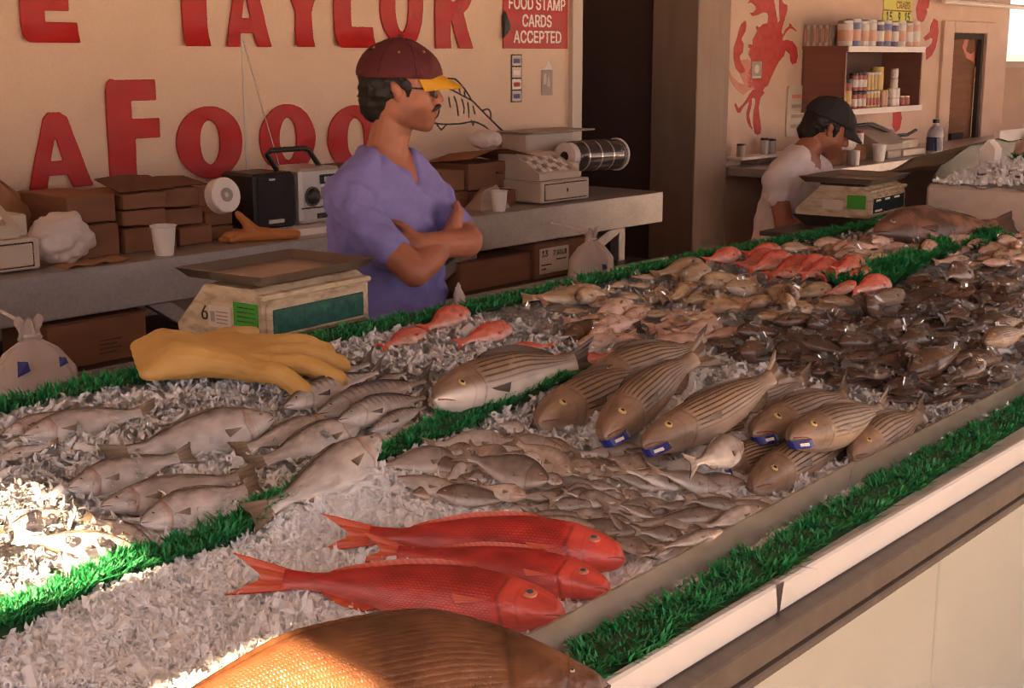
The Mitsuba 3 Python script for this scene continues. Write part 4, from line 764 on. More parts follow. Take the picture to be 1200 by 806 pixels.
('dark_fish','dark brown fish, head right, eighth from left, tenth row, behind the front guard','dark fish along the front panel','dark',(4.417,1.535,1.061),(4.294,1.553,1.062),45,-1,0,0,1,1),
('dark_fish','dark brown fish, head right, third from left, ninth row, behind the front guard','dark fish along the front panel','dark',(3.649,1.484,1.096),(3.605,1.593,1.063),45,-1,0,0,1,1),
('dark_fish','dark brown fish, head right, fifth from left, ninth row, behind the front guard','dark fish along the front panel','dark',(3.819,1.477,1.062),(3.533,1.452,1.099),45,-1,0,0,1,1),
('dark_fish','dark brown fish, head right, eighth from left, eighth row, behind the front guard','dark fish along the front panel','dark',(3.738,1.344,1.086),(3.51,1.391,1.076),45,-1,0,0,1,1),
('dark_fish','dark brown fish, head right, second from left, ninth row, behind the front guard','dark fish along the front panel','dark',(3.414,1.616,1.098),(3.447,1.711,1.088),45,-1,0,0,1,1),
('dark_fish','dark brown fish, head left, seventh from left, eighth row, behind the front guard','dark fish along the front panel','dark',(3.478,1.642,1.085),(3.538,1.588,1.073),45,1,0,0,1,1),
('dark_fish','dark brown fish, head right, sixth from left, sixth row, behind the front guard','dark fish along the front panel','dark',(3.425,1.478,1.078),(3.217,1.496,1.081),45,-1,0,0,1,1),
('dark_fish','dark brown fish, head right, seventh from left, sixth row, behind the front guard','dark fish along the front panel','dark',(3.46,1.447,1.066),(3.176,1.422,1.095),45,-1,0,0,1,1),
('dark_fish','dark brown fish, head left, eighth from left, fifth row, behind the front guard','dark fish along the front panel','dark',(3.521,1.293,1.062),(3.628,1.239,1.029),45,1,0,0,1,1),
('dark_fish','dark brown fish, head left, eighth from left, fourth row, behind the front guard','dark fish along the front panel','dark',(3.254,1.253,1.075),(3.54,1.241,1.04),45,1,0,0,1,1),
('dark_fish','dark brown fish, head left, seventh from left, third row, behind the front guard','dark fish along the front panel','dark',(3.395,1.235,1.028),(3.459,1.184,1.042),45,1,0,0,1,1),
('dark_fish','dark brown fish, head right, third from left, third row, behind the front guard','dark fish along the front panel','dark',(3.153,1.315,1.075),(2.991,1.427,1.077),45,-1,0,0,1,1),
('dark_fish','dark brown fish, head right, fifth from left, second row, behind the front guard','dark fish along the front panel','dark',(2.945,1.319,1.076),(2.826,1.368,1.082),45,-1,0,0,1,1),
('dark_fish','dark brown fish, head left, fifth from left, third row, behind the front guard','dark fish along the front panel','dark',(2.961,1.282,1.079),(3.249,1.259,1.099),45,1,0,0,1,1),
('dark_fish','dark brown fish, head right, seventh from left, second row, behind the front guard','dark fish along the front panel','dark',(3.159,1.18,1.084),(2.973,1.202,1.07),45,-1,0,0,1,1),
('dark_fish','dark brown fish, head right, second from left, nearest row, behind the front guard','dark fish along the front panel','dark',(2.847,1.208,1.069),(2.879,1.315,1.042),45,-1,0,0,1,1),
('dark_fish','dark brown fish, head right, sixth from left, nearest row, behind the front guard','dark fish along the front panel','dark',(2.881,1.125,1.072),(2.872,1.217,1.027),45,-1,0,0,1,1),
('dark_fish','dark brown fish, head right, eighth from left, second row, behind the front guard','dark fish along the front panel','dark',(3.31,1.172,1.035),(3.133,1.18,1.042),45,-1,0,0,1,1),
('dark_fish','dark brown fish, head left, second from left, eighth row, behind the front guard','dark fish along the front panel','dark',(3.135,1.742,1.116),(3.229,1.63,1.132),45,1,0,0,1,1),
('dark_fish','dark brown fish, head left, fourth from left, eighth row, behind the front guard','dark fish along the front panel','dark',(3.159,1.651,1.117),(3.376,1.678,1.091),45,1,0,0,1,1),
('dark_fish','dark brown fish, head left, first from left, ninth row, behind the front guard','dark fish along the front panel','dark',(3.397,1.717,1.097),(3.437,1.617,1.094),45,1,0,0,1,1),
('dark_fish','dark brown fish, head left, sixth from left, eighth row, behind the front guard','dark fish along the front panel','dark',(3.411,1.652,1.084),(3.461,1.554,1.091),45,1,0,0,1,1),
('dark_fish','dark brown fish, head left, first from left, fifth row, behind the front guard','dark fish along the front panel','dark',(2.885,1.776,1.094),(2.958,1.685,1.086),45,1,0,0,1,1),
('dark_fish','dark brown fish, head left, second from left, seventh row, behind the front guard','dark fish along the front panel','dark',(2.94,1.732,1.122),(3.122,1.684,1.094),45,1,0,0,1,1),
('dark_fish','dark brown fish, head left, fifth from left, fifth row, behind the front guard','dark fish along the front panel','dark',(3.017,1.637,1.116),(3.03,1.438,1.079),45,1,0,0,1,1),
('dark_fish','dark brown fish, head left, second from left, fourth row, behind the front guard','dark fish along the front panel','dark',(2.781,1.627,1.109),(3.009,1.616,1.077),45,1,0,0,1,1),
('dark_fish','dark brown fish, head left, first from left, third row, behind the front guard','dark fish along the front panel','dark',(2.874,1.617,1.082),(2.874,1.48,1.083),45,1,0,0,1,1),
('dark_fish','dark brown fish, head left, fourth from left, second row, behind the front guard','dark fish along the front panel','dark',(2.842,1.423,1.076),(2.946,1.327,1.062),45,1,0,0,1,1),
('dark_fish','dark brown fish, head left, sixth from left, fifth row, behind the front guard','dark fish along the front panel','dark',(3.094,1.531,1.076),(3.192,1.475,1.081),45,1,0,0,1,1),
('dark_fish','dark brown fish, head left, fifth from left, sixth row, behind the front guard','dark fish along the front panel','dark',(3.241,1.51,1.087),(3.271,1.453,1.081),45,1,0,0,1,1),
('dark_fish','dark brown fish, head left, fourth from left, fifth row, behind the front guard','dark fish along the front panel','dark',(3.043,1.611,1.087),(3.144,1.556,1.069),45,1,0,0,1,1),
('dark_fish','dark brown fish, head right, seventh from left, ninth row, behind the front guard','dark fish along the front panel','dark',(3.852,1.373,1.098),(3.76,1.434,1.079),45,-1,0,0,1,1),
('dark_fish','dark brown fish, head left, sixth from left, second row, behind the front guard','dark fish along the front panel','dark',(3.111,1.303,1.063),(3.155,1.235,1.053),45,1,0,0,1,1),
('dark_fish','dark brown fish, head left, seventh from left, fifth row, behind the front guard','dark fish along the front panel','dark',(3.264,1.337,1.08),(3.518,1.337,1.048),45,1,0,0,1,1),
('dark_fish','dark brown fish, head left, second from left, second row, behind the front guard','dark fish along the front panel','dark',(2.923,1.5,1.071),(2.955,1.418,1.065),45,1,0,0,1,1),
('dark_fish','dark brown fish, head left, fifth from left, nearest row, behind the front guard','dark fish along the front panel','dark',(2.95,1.296,1.072),(2.961,1.217,1.058),45,1,0,0,1,1),
('dark_fish','dark brown fish, head right, seventh from left, seventh row, behind the front guard','dark fish along the front panel','dark',(3.487,1.247,1.11),(3.587,1.364,1.056),45,-1,0,0,1,1),
('striped_bass','tan striped fish, head right, first from left, among the dark fish','striped fish among the dark ones','bass',(3.821,1.688,1.104),(3.518,1.678,1.118),45,-1,0,0,1,1),
('striped_bass','tan striped fish, head left, second from left, among the dark fish','striped fish among the dark ones','bass',(3.269,1.225,1.112),(3.576,1.221,1.095),45,1,0,0,1,1),
('striped_bass','tan striped fish, head left, third from left, among the dark fish','striped fish among the dark ones','bass',(3.637,1.334,1.085),(3.821,1.321,1.074),45,1,0,0,1,1),
('striped_bass','striped bass farthest back in the row, its head under the bass before it','striped bass heaped on the ice','bass',(2.294,1.719,1.103),(2.907,1.773,1.096),50,1,0,0,0.95,2),
('striped_bass','striped bass leftmost of the heap, a gold eye and no band, nearest the divider','striped bass heaped on the ice','bass',(2.031,1.637,1.091),(2.639,1.728,1.093),55,1,0,0,0.95,2),
('striped_bass','striped bass with its head behind the white leaf shaped fish, low in the heap','striped bass heaped on the ice','bass',(2.17,1.385,1.054),(2.501,1.387,1.05),50,1,0,0,1.045,2),
('striped_bass','striped bass with a blue band low in front, lying under two others','striped bass heaped on the ice','bass',(2.127,1.282,1.042),(2.442,1.264,1.035),52,1,0,0,1.14,2),
('striped_bass','striped bass with a blue band, just right of the broadest bass','striped bass heaped on the ice','bass',(2.4,1.442,1.076),(2.829,1.45,1.071),52,1,0,0,0.9975,2),
('striped_bass','striped bass pointing its open red mouth toward the viewer, with a blue band','striped bass heaped on the ice','bass',(1.996,1.451,1.102),(2.598,1.584,1.159),44,1,0.03,0,0.8075,2),
('striped_bass','broadest striped bass in the middle of the heap, back arched, gold eye','striped bass heaped on the ice','bass',(1.998,1.365,1.1),(2.547,1.377,1.155),44,1,-0.05,0.015,0.874,2),
('striped_bass','striped bass with a blue band in its mouth, behind the pale headed one','striped bass heaped on the ice','bass',(2.265,1.29,1.08),(2.865,1.37,1.046),52,1,-0.03,0,0.855,2),
('striped_bass','striped bass lowest at the clear front panel, its head hidden by its neighbour','striped bass heaped on the ice','bass',(2.401,1.144,1.031),(2.869,1.185,1.029),50,1,0,0,1.045,2),
('striped_bass','striped bass nearest the clear front panel with a reddish snout','striped bass heaped on the ice','bass',(2.108,1.195,1.028),(2.654,1.206,1.027),50,1,0.03,0,0.855,2),
('striped_bass','striped bass with a pale forehead and a blue band in its open mouth','striped bass heaped on the ice','bass',(2.224,1.187,1.098),(2.752,1.22,1.054),54,1,-0.02,0,0.9025,2),
('small_fish','small grey fish, head right, first from left, farthest row, behind the snappers','small fish in the pile behind the snappers','small',(1.778,1.594,1.104),(1.764,1.67,1.083),44,-1,0,0,1.2,1),
('small_fish','small grey fish, head right, fourth from left, farthest row, behind the snappers','small fish in the pile behind the snappers','small',(2.003,1.653,1.08),(1.972,1.704,1.088),60,-1,0,0,1.56,1),
('small_fish','small grey fish, head right, third from left, farthest row, behind the snappers','small fish in the pile behind the snappers','small',(1.799,1.526,1.084),(1.845,1.667,1.082),44,-1,0,0,1.2,1),
('small_fish','small grey fish, head right, second from left, ninth row, behind the snappers','small fish in the pile behind the snappers','small',(1.871,1.522,1.061),(1.859,1.602,1.075),44,-1,0,0,1.2,1),
('small_fish','small grey fish, head right, sixth from left, farthest row, behind the snappers','small fish in the pile behind the snappers','small',(1.994,1.525,1.062),(1.98,1.636,1.079),44,-1,0,0,0.84,1),
('small_fish','small grey fish, head right, fourth from left, ninth row, behind the snappers','small fish in the pile behind the snappers','small',(1.841,1.409,1.075),(1.894,1.603,1.097),44,-1,0,0,0.9,1),
('small_fish','small grey fish, head right, second from left, eighth row, behind the snappers','small fish in the pile behind the snappers','small',(1.757,1.571,1.08),(1.667,1.563,1.07),44,-1,0,0,1.2,1),
('small_fish','small grey fish, head right, first from left, seventh row, behind the snappers','small fish in the pile behind the snappers','small',(1.764,1.537,1.067),(1.687,1.53,1.078),44,-1,0,0,1.2,1),
('small_fish','small grey fish, head right, first from left, ninth row, behind the snappers','small fish in the pile behind the snappers','small',(1.775,1.62,1.08),(1.61,1.69,1.086),44,-1,0.02,0,1.08,1),
('small_fish','small grey fish, head right, first from left, sixth row, behind the snappers','small fish in the pile behind the snappers','small',(1.639,1.487,1.075),(1.6,1.672,1.081),44,-1,0,0,0.66,1),
('small_fish','small grey fish, head right, fourth from left, seventh row, behind the snappers','small fish in the pile behind the snappers','small',(1.777,1.38,1.081),(1.782,1.445,1.088),44,-1,0,0,1.2,1),
('small_fish','small grey fish, head right, third from left, eighth row, behind the snappers','small fish in the pile behind the snappers','small',(1.772,1.407,1.081),(1.739,1.596,1.103),44,-1,-0.02,0,1.2,1),
('small_fish','small grey fish, head right, third from left, sixth row, behind the snappers','small fish in the pile behind the snappers','small',(1.671,1.375,1.084),(1.712,1.531,1.062),44,-1,0,0,0.72,1),
('small_fish','small grey fish, head right, fourth from left, sixth row, behind the snappers','small fish in the pile behind the snappers','small',(1.832,1.389,1.051),(1.763,1.43,1.057),44,-1,0,0,0.72,1),
('small_fish','small grey fish, head right, third from left, fifth row, behind the snappers','small fish in the pile behind the snappers','small',(1.874,1.383,1.044),(1.717,1.373,1.064),44,-1,0,0,0.84,1),
('small_fish','small grey fish, head right, first from left, third row, behind the snappers','small fish in the pile behind the snappers','small',(1.707,1.387,1.042),(1.652,1.432,1.055),44,-1,0,0,1.2,1),
('small_fish','small grey fish, head right, third from left, fourth row, behind the snappers','small fish in the pile behind the snappers','small',(1.806,1.341,1.038),(1.726,1.381,1.046),44,-1,0,0,1.2,1),
('small_fish','small grey fish, head right, sixth from left, eighth row, behind the snappers','small fish in the pile behind the snappers','small',(1.923,1.419,1.055),(1.947,1.522,1.063),44,-1,0,0,1.08,1),
('small_fish','small grey fish, head right, sixth from left, ninth row, behind the snappers','small fish in the pile behind the snappers','small',(1.986,1.423,1.05),(1.962,1.496,1.062),44,-1,0,0,1.2,1),
('small_fish','small grey fish, head right, seventh from left, eighth row, behind the snappers','small fish in the pile behind the snappers','small',(1.937,1.406,1.046),(1.9,1.465,1.066),44,-1,0,0,1.2,1),
('small_fish','small grey fish, head right, seventh from left, ninth row, behind the snappers','small fish in the pile behind the snappers','small',(1.98,1.346,1.067),(2.008,1.459,1.062),44,-1,0,0,1.2,1),
('small_fish','small grey fish, head right, eighth from left, farthest row, behind the snappers','small fish in the pile behind the snappers','small',(2.059,1.338,1.063),(2.069,1.483,1.06),44,-1,0,0,0.96,1),
('small_fish','small grey fish, head right, sixth from left, seventh row, behind the snappers','small fish in the pile behind the snappers','small',(1.962,1.285,1.045),(1.915,1.402,1.065),44,-1,0,0,0.84,1),
('small_fish','small grey fish, head right, seventh from left, seventh row, behind the snappers','small fish in the pile behind the snappers','small',(2.008,1.268,1.041),(1.884,1.35,1.089),44,-1,0,0,0.84,1),
('small_fish','small grey fish, head right, eighth from left, seventh row, behind the snappers','small fish in the pile behind the snappers','small',(2.039,1.225,1.037),(1.915,1.306,1.09),44,-1,0,0,0.9,1),
('small_fish','small grey fish, head left, seventh from left, sixth row, behind the snappers','small fish in the pile behind the snappers','small',(1.878,1.405,1.051),(1.91,1.343,1.043),44,1,0,0,0.96,1),
('small_fish','small grey fish, head right, sixth from left, sixth row, behind the snappers','small fish in the pile behind the snappers','small',(1.843,1.36,1.044),(1.764,1.374,1.07),44,-1,0,0,1.2,1),
('small_fish','small grey fish, head left, fifth from left, fifth row, behind the snappers','small fish in the pile behind the snappers','small',(1.798,1.363,1.054),(1.875,1.302,1.036),44,1,0,0,1.2,1),
('small_fish','small grey fish, head left, sixth from left, fifth row, behind the snappers','small fish in the pile behind the snappers','small',(1.891,1.33,1.049),(1.862,1.25,1.036),44,1,0,0,0.96,1),
('small_fish','small grey fish, head right, seventh from left, fourth row, behind the snappers','small fish in the pile behind the snappers','small',(2.009,1.168,1.025),(1.893,1.215,1.057),44,-1,0,0,0.72,1),
('small_fish','small grey fish, head right, sixth from left, fourth row, behind the snappers','small fish in the pile behind the snappers','small',(1.963,1.204,1.023),(1.855,1.26,1.047),44,-1,0,0,0.72,1),
('small_fish','small grey fish, head right, eighth from left, fifth row, behind the snappers','small fish in the pile behind the snappers','small',(2.094,1.144,1.013),(2.041,1.21,1.025),44,-1,0,0,0.84,1),
('small_fish','small grey fish, head right, sixth from left, third row, behind the snappers','small fish in the pile behind the snappers','small',(1.907,1.139,1.046),(1.812,1.25,1.03),44,-1,0,0,0.72,1),
('small_fish','small grey fish, head right, seventh from left, second row, behind the snappers','small fish in the pile behind the snappers','small',(1.95,1.114,1.02),(1.905,1.177,1.014),44,-1,0,0,0.72,1),
('small_fish','small grey fish, head right, first from left, second row, behind the snappers','small fish in the pile behind the snappers','small',(1.725,1.271,1.041),(1.676,1.396,1.047),44,-1,0,0,0.54,1),
('small_fish','small grey fish, head right, third from left, second row, behind the snappers','small fish in the pile behind the snappers','small',(1.75,1.247,1.035),(1.733,1.32,1.044),44,-1,0,0,0.96,1),
('small_fish','small grey fish, head right, fourth from left, third row, behind the snappers','small fish in the pile behind the snappers','small',(1.748,1.23,1.037),(1.769,1.283,1.058),44,-1,0,0,0.6,1),
('small_fish','small grey fish, head right, eighth from left, third row, behind the snappers','small fish in the pile behind the snappers','small',(1.979,1.106,1.042),(1.823,1.139,1.037),44,-1,0,0,0.72,1),
('small_fish','small grey fish, head right, fourth from left, nearest row, behind the snappers','small fish in the pile behind the snappers','small',(1.851,1.178,1.011),(1.733,1.206,1.046),44,-1,0,0,0.9,1),
('small_fish','small grey fish, head right, second from left, nearest row, behind the snappers','small fish in the pile behind the snappers','small',(1.711,1.152,1.032),(1.718,1.259,1.032),44,-1,0,0,0.96,1),
('small_fish','small grey fish, head right, sixth from left, nearest row, behind the snappers','small fish in the pile behind the snappers','small',(1.802,1.075,1.058),(1.697,1.141,1.038),44,-1,0,0,0.66,1),
('small_fish','small grey fish, head right, third from left, nearest row, behind the snappers','small fish in the pile behind the snappers','small',(1.756,1.138,1.027),(1.685,1.168,1.023),44,-1,0,0,0.72,1),
('small_fish','small grey fish, head right, fourth from left, fourth row, behind the snappers','small fish in the pile behind the snappers','small',(1.832,1.226,1.039),(1.81,1.299,1.056),44,-1,0,0,0.84,1),
('small_fish','small grey fish, head left, seventh from left, third row, behind the snappers','small fish in the pile behind the snappers','small',(1.86,1.193,1.039),(1.9,1.151,1.038),44,1,0,0,0.72,1),
('small_fish','small grey fish, head right, eighth from left, eighth row, behind the snappers','small fish in the pile behind the snappers','small',(1.971,1.354,1.048),(1.966,1.451,1.056),44,-1,0,0,0.96,1),
('small_fish','small grey fish, head right, first from left, fourth row, behind the snappers','small fish in the pile behind the snappers','small',(1.736,1.352,1.045),(1.712,1.407,1.055),44,-1,0,0,1.2,1),
('small_fish','small grey fish, head right, third from left, ninth row, behind the snappers','small fish in the pile behind the snappers','small',(1.863,1.491,1.079),(1.774,1.485,1.11),44,-1,0,0,1.2,1),
('small_fish','small grey fish, head right, first from left, nearest row, behind the snappers','small fish in the pile behind the snappers','small',(1.719,1.207,1.024),(1.689,1.245,1.038),44,-1,0,0,1.2,1),
('small_fish','small grey fish, head right, eighth from left, nearest row, behind the snappers','small fish in the pile behind the snappers','small',(1.905,1.12,1.004),(1.803,1.139,1.016),44,-1,0,0,0.6,1),
('small_fish','small grey fish, head right, third from left, third row, behind the snappers','small fish in the pile behind the snappers','small',(1.772,1.233,1.044),(1.773,1.326,1.041),44,-1,0,0,0.72,1),
('small_fish','pale leaf shaped silvery fish lying across the blue banded bass',None,'small',(2.169,1.258,1.085),(1.916,1.222,1.108),58,-1,0,0,0.85,1),
('red_snapper','red snapper farthest back of the three, its long tail to the left','three red snappers on the ice','snapper',(1.642,1.154,1.036),(1.347,1.525,1.076),42,-1,0.02,0,0.8,2),
('red_snapper','middle one of the three red snappers, its mouth slightly open','three red snappers on the ice','snapper',(1.545,1.111,1.026),(1.365,1.46,1.064),42,-1,0.015,0,0.74,2),
('red_snapper','nearest of the three big red snappers, its eye dark and sunken','three red snappers on the ice','snapper',(1.417,1.096,1.03),(1.15,1.499,1.074),42,-1,0.02,0,0.76,2),
('brown_fish','large golden brown fish at the bottom edge, partly in bright sun',None,'cobia',(1.249,0.897,1.052),(0.575,1.21,1.075),46,-1,0,0,1.5,2),
]
for (nm, lb, gr, sp, H, Tl, ro, sd, be, ar, hs, q) in FT:
    add_fish(nm, lb, 'fish', gr, sp, H, Tl, ro, sd, be, ar, hs, q)

# ------------------------------------------------------------------ crushed ice
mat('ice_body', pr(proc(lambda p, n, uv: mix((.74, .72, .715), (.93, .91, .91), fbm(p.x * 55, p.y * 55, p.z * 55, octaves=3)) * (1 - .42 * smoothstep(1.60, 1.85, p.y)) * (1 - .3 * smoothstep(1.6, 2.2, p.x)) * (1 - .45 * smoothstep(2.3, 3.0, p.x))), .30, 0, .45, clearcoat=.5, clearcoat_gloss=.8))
mat('ice_clear', {'type': 'dielectric', 'int_ior': 1.31, 'ext_ior': 1.0})
mat('ice_cloudy', {'type': 'principled', 'base_color': rgb(.92, .91, .92), 'roughness': .2, 'clearcoat': .8, 'clearcoat_gloss': .95, 'spec_trans': .12, 'eta': 1.31}, raw=True)

def noise2(x, y, sc, seed, oct=3): return meshkit.fbm(np.stack([x * sc, y * sc, x * 0 + seed], -1), oct, seed)
def bump_at(x, y):
    return .010 * (noise2(x, y, 9, 3) - .5) * 2 + .006 * (noise2(x, y, 40, 5, 2) - .5) * 2
# support height of the fish, so that the ice rises to carry those that lie high
GX, GY = np.arange(.1, 7.3, .02), np.arange(1.085, 2.375, .02)
SUP = np.full((len(GX), len(GY)), -9.)
for f in FISHES:
    s = np.linspace(.06, 1.0, 26)[:, None]; ph = np.linspace(0, 2 * np.pi, 20, endpoint=False)[None, :]
    y, z = f.sec(s + 0 * ph, ph + 0 * s); P = f.at(s + 0 * ph, y, z)
    c = f.c(s[:, 0]); low = P[..., 2].min(1); mid = c[:, 2] * .45 + low * .55 - .004
    for i in range(len(s)):
        for a in np.linspace(.1, .9, 5):
            q = P[i][P[i][:, 1].argmin()] * (1 - a) + P[i][P[i][:, 1].argmax()] * a
            u, v = int((q[0] - GX[0]) / .02 + .5), int((q[1] - GY[0]) / .02 + .5)
            if 0 <= u < len(GX) and 0 <= v < len(GY): SUP[u, v] = max(SUP[u, v], -9) if SUP[u, v] > -8 and SUP[u, v] < mid[i] else mid[i]
from scipy.ndimage import gaussian_filter
B0 = bed(GX[:, None], GY[None, :]) + 0 * GX[:, None]
got = SUP > -8
exc = np.where(got, np.clip(SUP - B0, -.02, .14), 0.)
w = gaussian_filter(got.astype(float), 1.2); ex = gaussian_filter(exc, 1.2) / np.maximum(w, .25)
ex = np.where(w > .02, ex * np.clip(w * 2.2, 0, 1), 0)
ex = np.clip(gaussian_filter(ex, .7), -.01, .09) * np.clip((GY[None, :] - 1.085) / .16, .08, 1)
from scipy.interpolate import RegularGridInterpolator
EXI = RegularGridInterpolator((GX, GY), ex, bounds_error=False, fill_value=0.)
def ice_z(x, y): return bed(x, y) + EXI(np.stack([x, y], -1)) + bump_at(x, y) - .006
gx = np.concatenate([np.arange(-.3, 3.2, .0085), np.arange(3.2, 7.28, .016)]); gy = np.arange(1.080, 2.36, .0095)
XX, YY = np.meshgrid(gx, gy, indexing='ij')
ZZ = ice_z(XX, YY) + .010 * (meshkit.noise(np.stack([XX * 120, YY * 120, XX * 0], -1), 8) - .5)
ed = np.clip((YY - 1.080) / .03, 0, 1); ZZ = ZZ * ed + (1 - ed) * np.minimum(ZZ, 1.0)
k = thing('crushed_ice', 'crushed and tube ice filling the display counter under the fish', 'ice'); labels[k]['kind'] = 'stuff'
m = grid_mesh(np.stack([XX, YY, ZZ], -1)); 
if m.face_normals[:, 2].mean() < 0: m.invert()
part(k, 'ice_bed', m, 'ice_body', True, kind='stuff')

def bake(base, n, pos, scale, rs, tilt=1.0):
    """n copies of a chip mesh with random turns at pos, as one mesh"""
    v, fa = np.asarray(base.vertices), np.asarray(base.faces)
    q = rs.normal(size=(n, 4)); q /= np.linalg.norm(q, axis=1, keepdims=True); a, b, c, d = q.T
    M = np.stack([np.stack([1 - 2 * (c * c + d * d), 2 * (b * c - a * d), 2 * (b * d + a * c)], -1), np.stack([2 * (b * c + a * d), 1 - 2 * (b * b + d * d), 2 * (c * d - a * b)], -1),
                  np.stack([2 * (b * d - a * c), 2 * (c * d + a * b), 1 - 2 * (b * b + c * c)], -1)], -2)
    P = np.einsum('nij,vj->nvi', M, v) * scale[:, None, None] + pos[:, None, :]
    return trimesh.Trimesh(P.reshape(-1, 3), (fa[None] + (np.arange(n) * len(v))[:, None, None]).reshape(-1, 3), process=False)

def tube_ice(sides=8, hole=.45, ln=1.1):
    an = np.arange(sides) * 2 * np.pi / sides; ro, ri = .5, .5 * hole
    ring = lambda r, z: np.stack([r * np.cos(an), r * np.sin(an), 0 * an + z], -1)
    m = grid_mesh(np.stack([ring(ro, -ln / 2), ring(ro, ln / 2), ring(ri, ln / 2), ring(ri, -ln / 2), ring(ro, -ln / 2)]), wrap=True); m.merge_vertices(); m.fix_normals(); return m
def shard(rs):
    p = rs.normal(size=(8, 3)) * V(.55, .24, .17); return hull(p)
rs = np.random.RandomState(5)
def scatter(n, x0, x1, y0, y1, dens):
    x, y = rs.uniform(x0, x1, n), rs.uniform(y0, y1, n); keep = rs.uniform(size=n) < dens(x, y); return x[keep], y[keep]
covered = RegularGridInterpolator((GX, GY), gaussian_filter(got.astype(float), .8), bounds_error=False, fill_value=0.)
def bare(x, y): return np.clip(1.0 - .93 * covered(np.stack([x, y], -1)), 0, 1)
chips = {'ice_clear': [], 'ice_cloudy': []}
SH = [shard(rs) for _ in range(7)] + [tube_ice(8, .45, 1.6), tube_ice(7, .5, 2.0), tube_ice(6, .4, 1.0)]
PK = np.array([3.] * 7 + [.3] * 3); PK /= PK.sum()
for (x0, x1, y0, y1, n, s0, s1, clear) in ((.2, 1.75, 1.09, 1.72, 70000, .006, .0135, .14), (.5, 2.6, 1.6, 2.3, 52000, .007, .017, .6), (1.7, 3.2, 1.1, 1.75, 26000, .008, .016, .55),
                                           (2.5, 5.3, 1.1, 2.3, 16000, .011, .022, .92), (5.0, 7.2, 1.1, 2.33, 9000, .018, .03, .3)):
    x, y = scatter(n, x0, x1, y0, y1, bare); z = ice_z(x, y) + rs.uniform(-.002, .005, len(x)) ; sc = rs.uniform(s0, s1, len(x)) * (1 + .5 * (rs.uniform(size=len(x)) < .08))
    kind = rs.choice(len(SH), len(x), p=PK); cl = rs.uniform(size=len(x)) < clear
    for j, b in enumerate(SH):
        for nm, sel in (('ice_clear', (kind == j) & cl), ('ice_cloudy', (kind == j) & ~cl)):
            if sel.any(): chips[nm].append(bake(b, sel.sum(), np.stack([x, y, z], -1)[sel], sc[sel], rs))
part(k, 'clear_chips', cat_(chips['ice_clear']), 'ice_clear', False, kind='stuff')
part(k, 'cloudy_chips', cat_(chips['ice_cloudy']), 'ice_cloudy', False, kind='stuff')
# loose tubes of ice lying on top of the dark fish
P, S_ = [], []
for f in FISHES:
    if f.sp in ('dark', 'tan', 'pale') :
        for _ in range({'dark': 4, 'tan': 1, 'pale': 1}[f.sp]):
            s, ph = rs.uniform(.1, .95), rs.uniform(.2, 1.9); P.append(f.skinpt(s, ph, .12)); S_.append(rs.uniform(.013, .023))
    if f.sp == 'silver':
        for _ in range(4):
            s, ph = rs.uniform(.1, .95), rs.uniform(1.4, 2.4); P.append(f.skinpt(s, ph, .14)); S_.append(rs.uniform(.010, .018))
P, S_ = np.array(P), np.array(S_); pick = rs.randint(0, 3, len(P))
part(k, 'loose_tubes', cat_([bake(SH[7 + j], (pick == j).sum(), P[pick == j], S_[pick == j], rs) for j in range(3)]), 'ice_clear', False, kind='stuff')

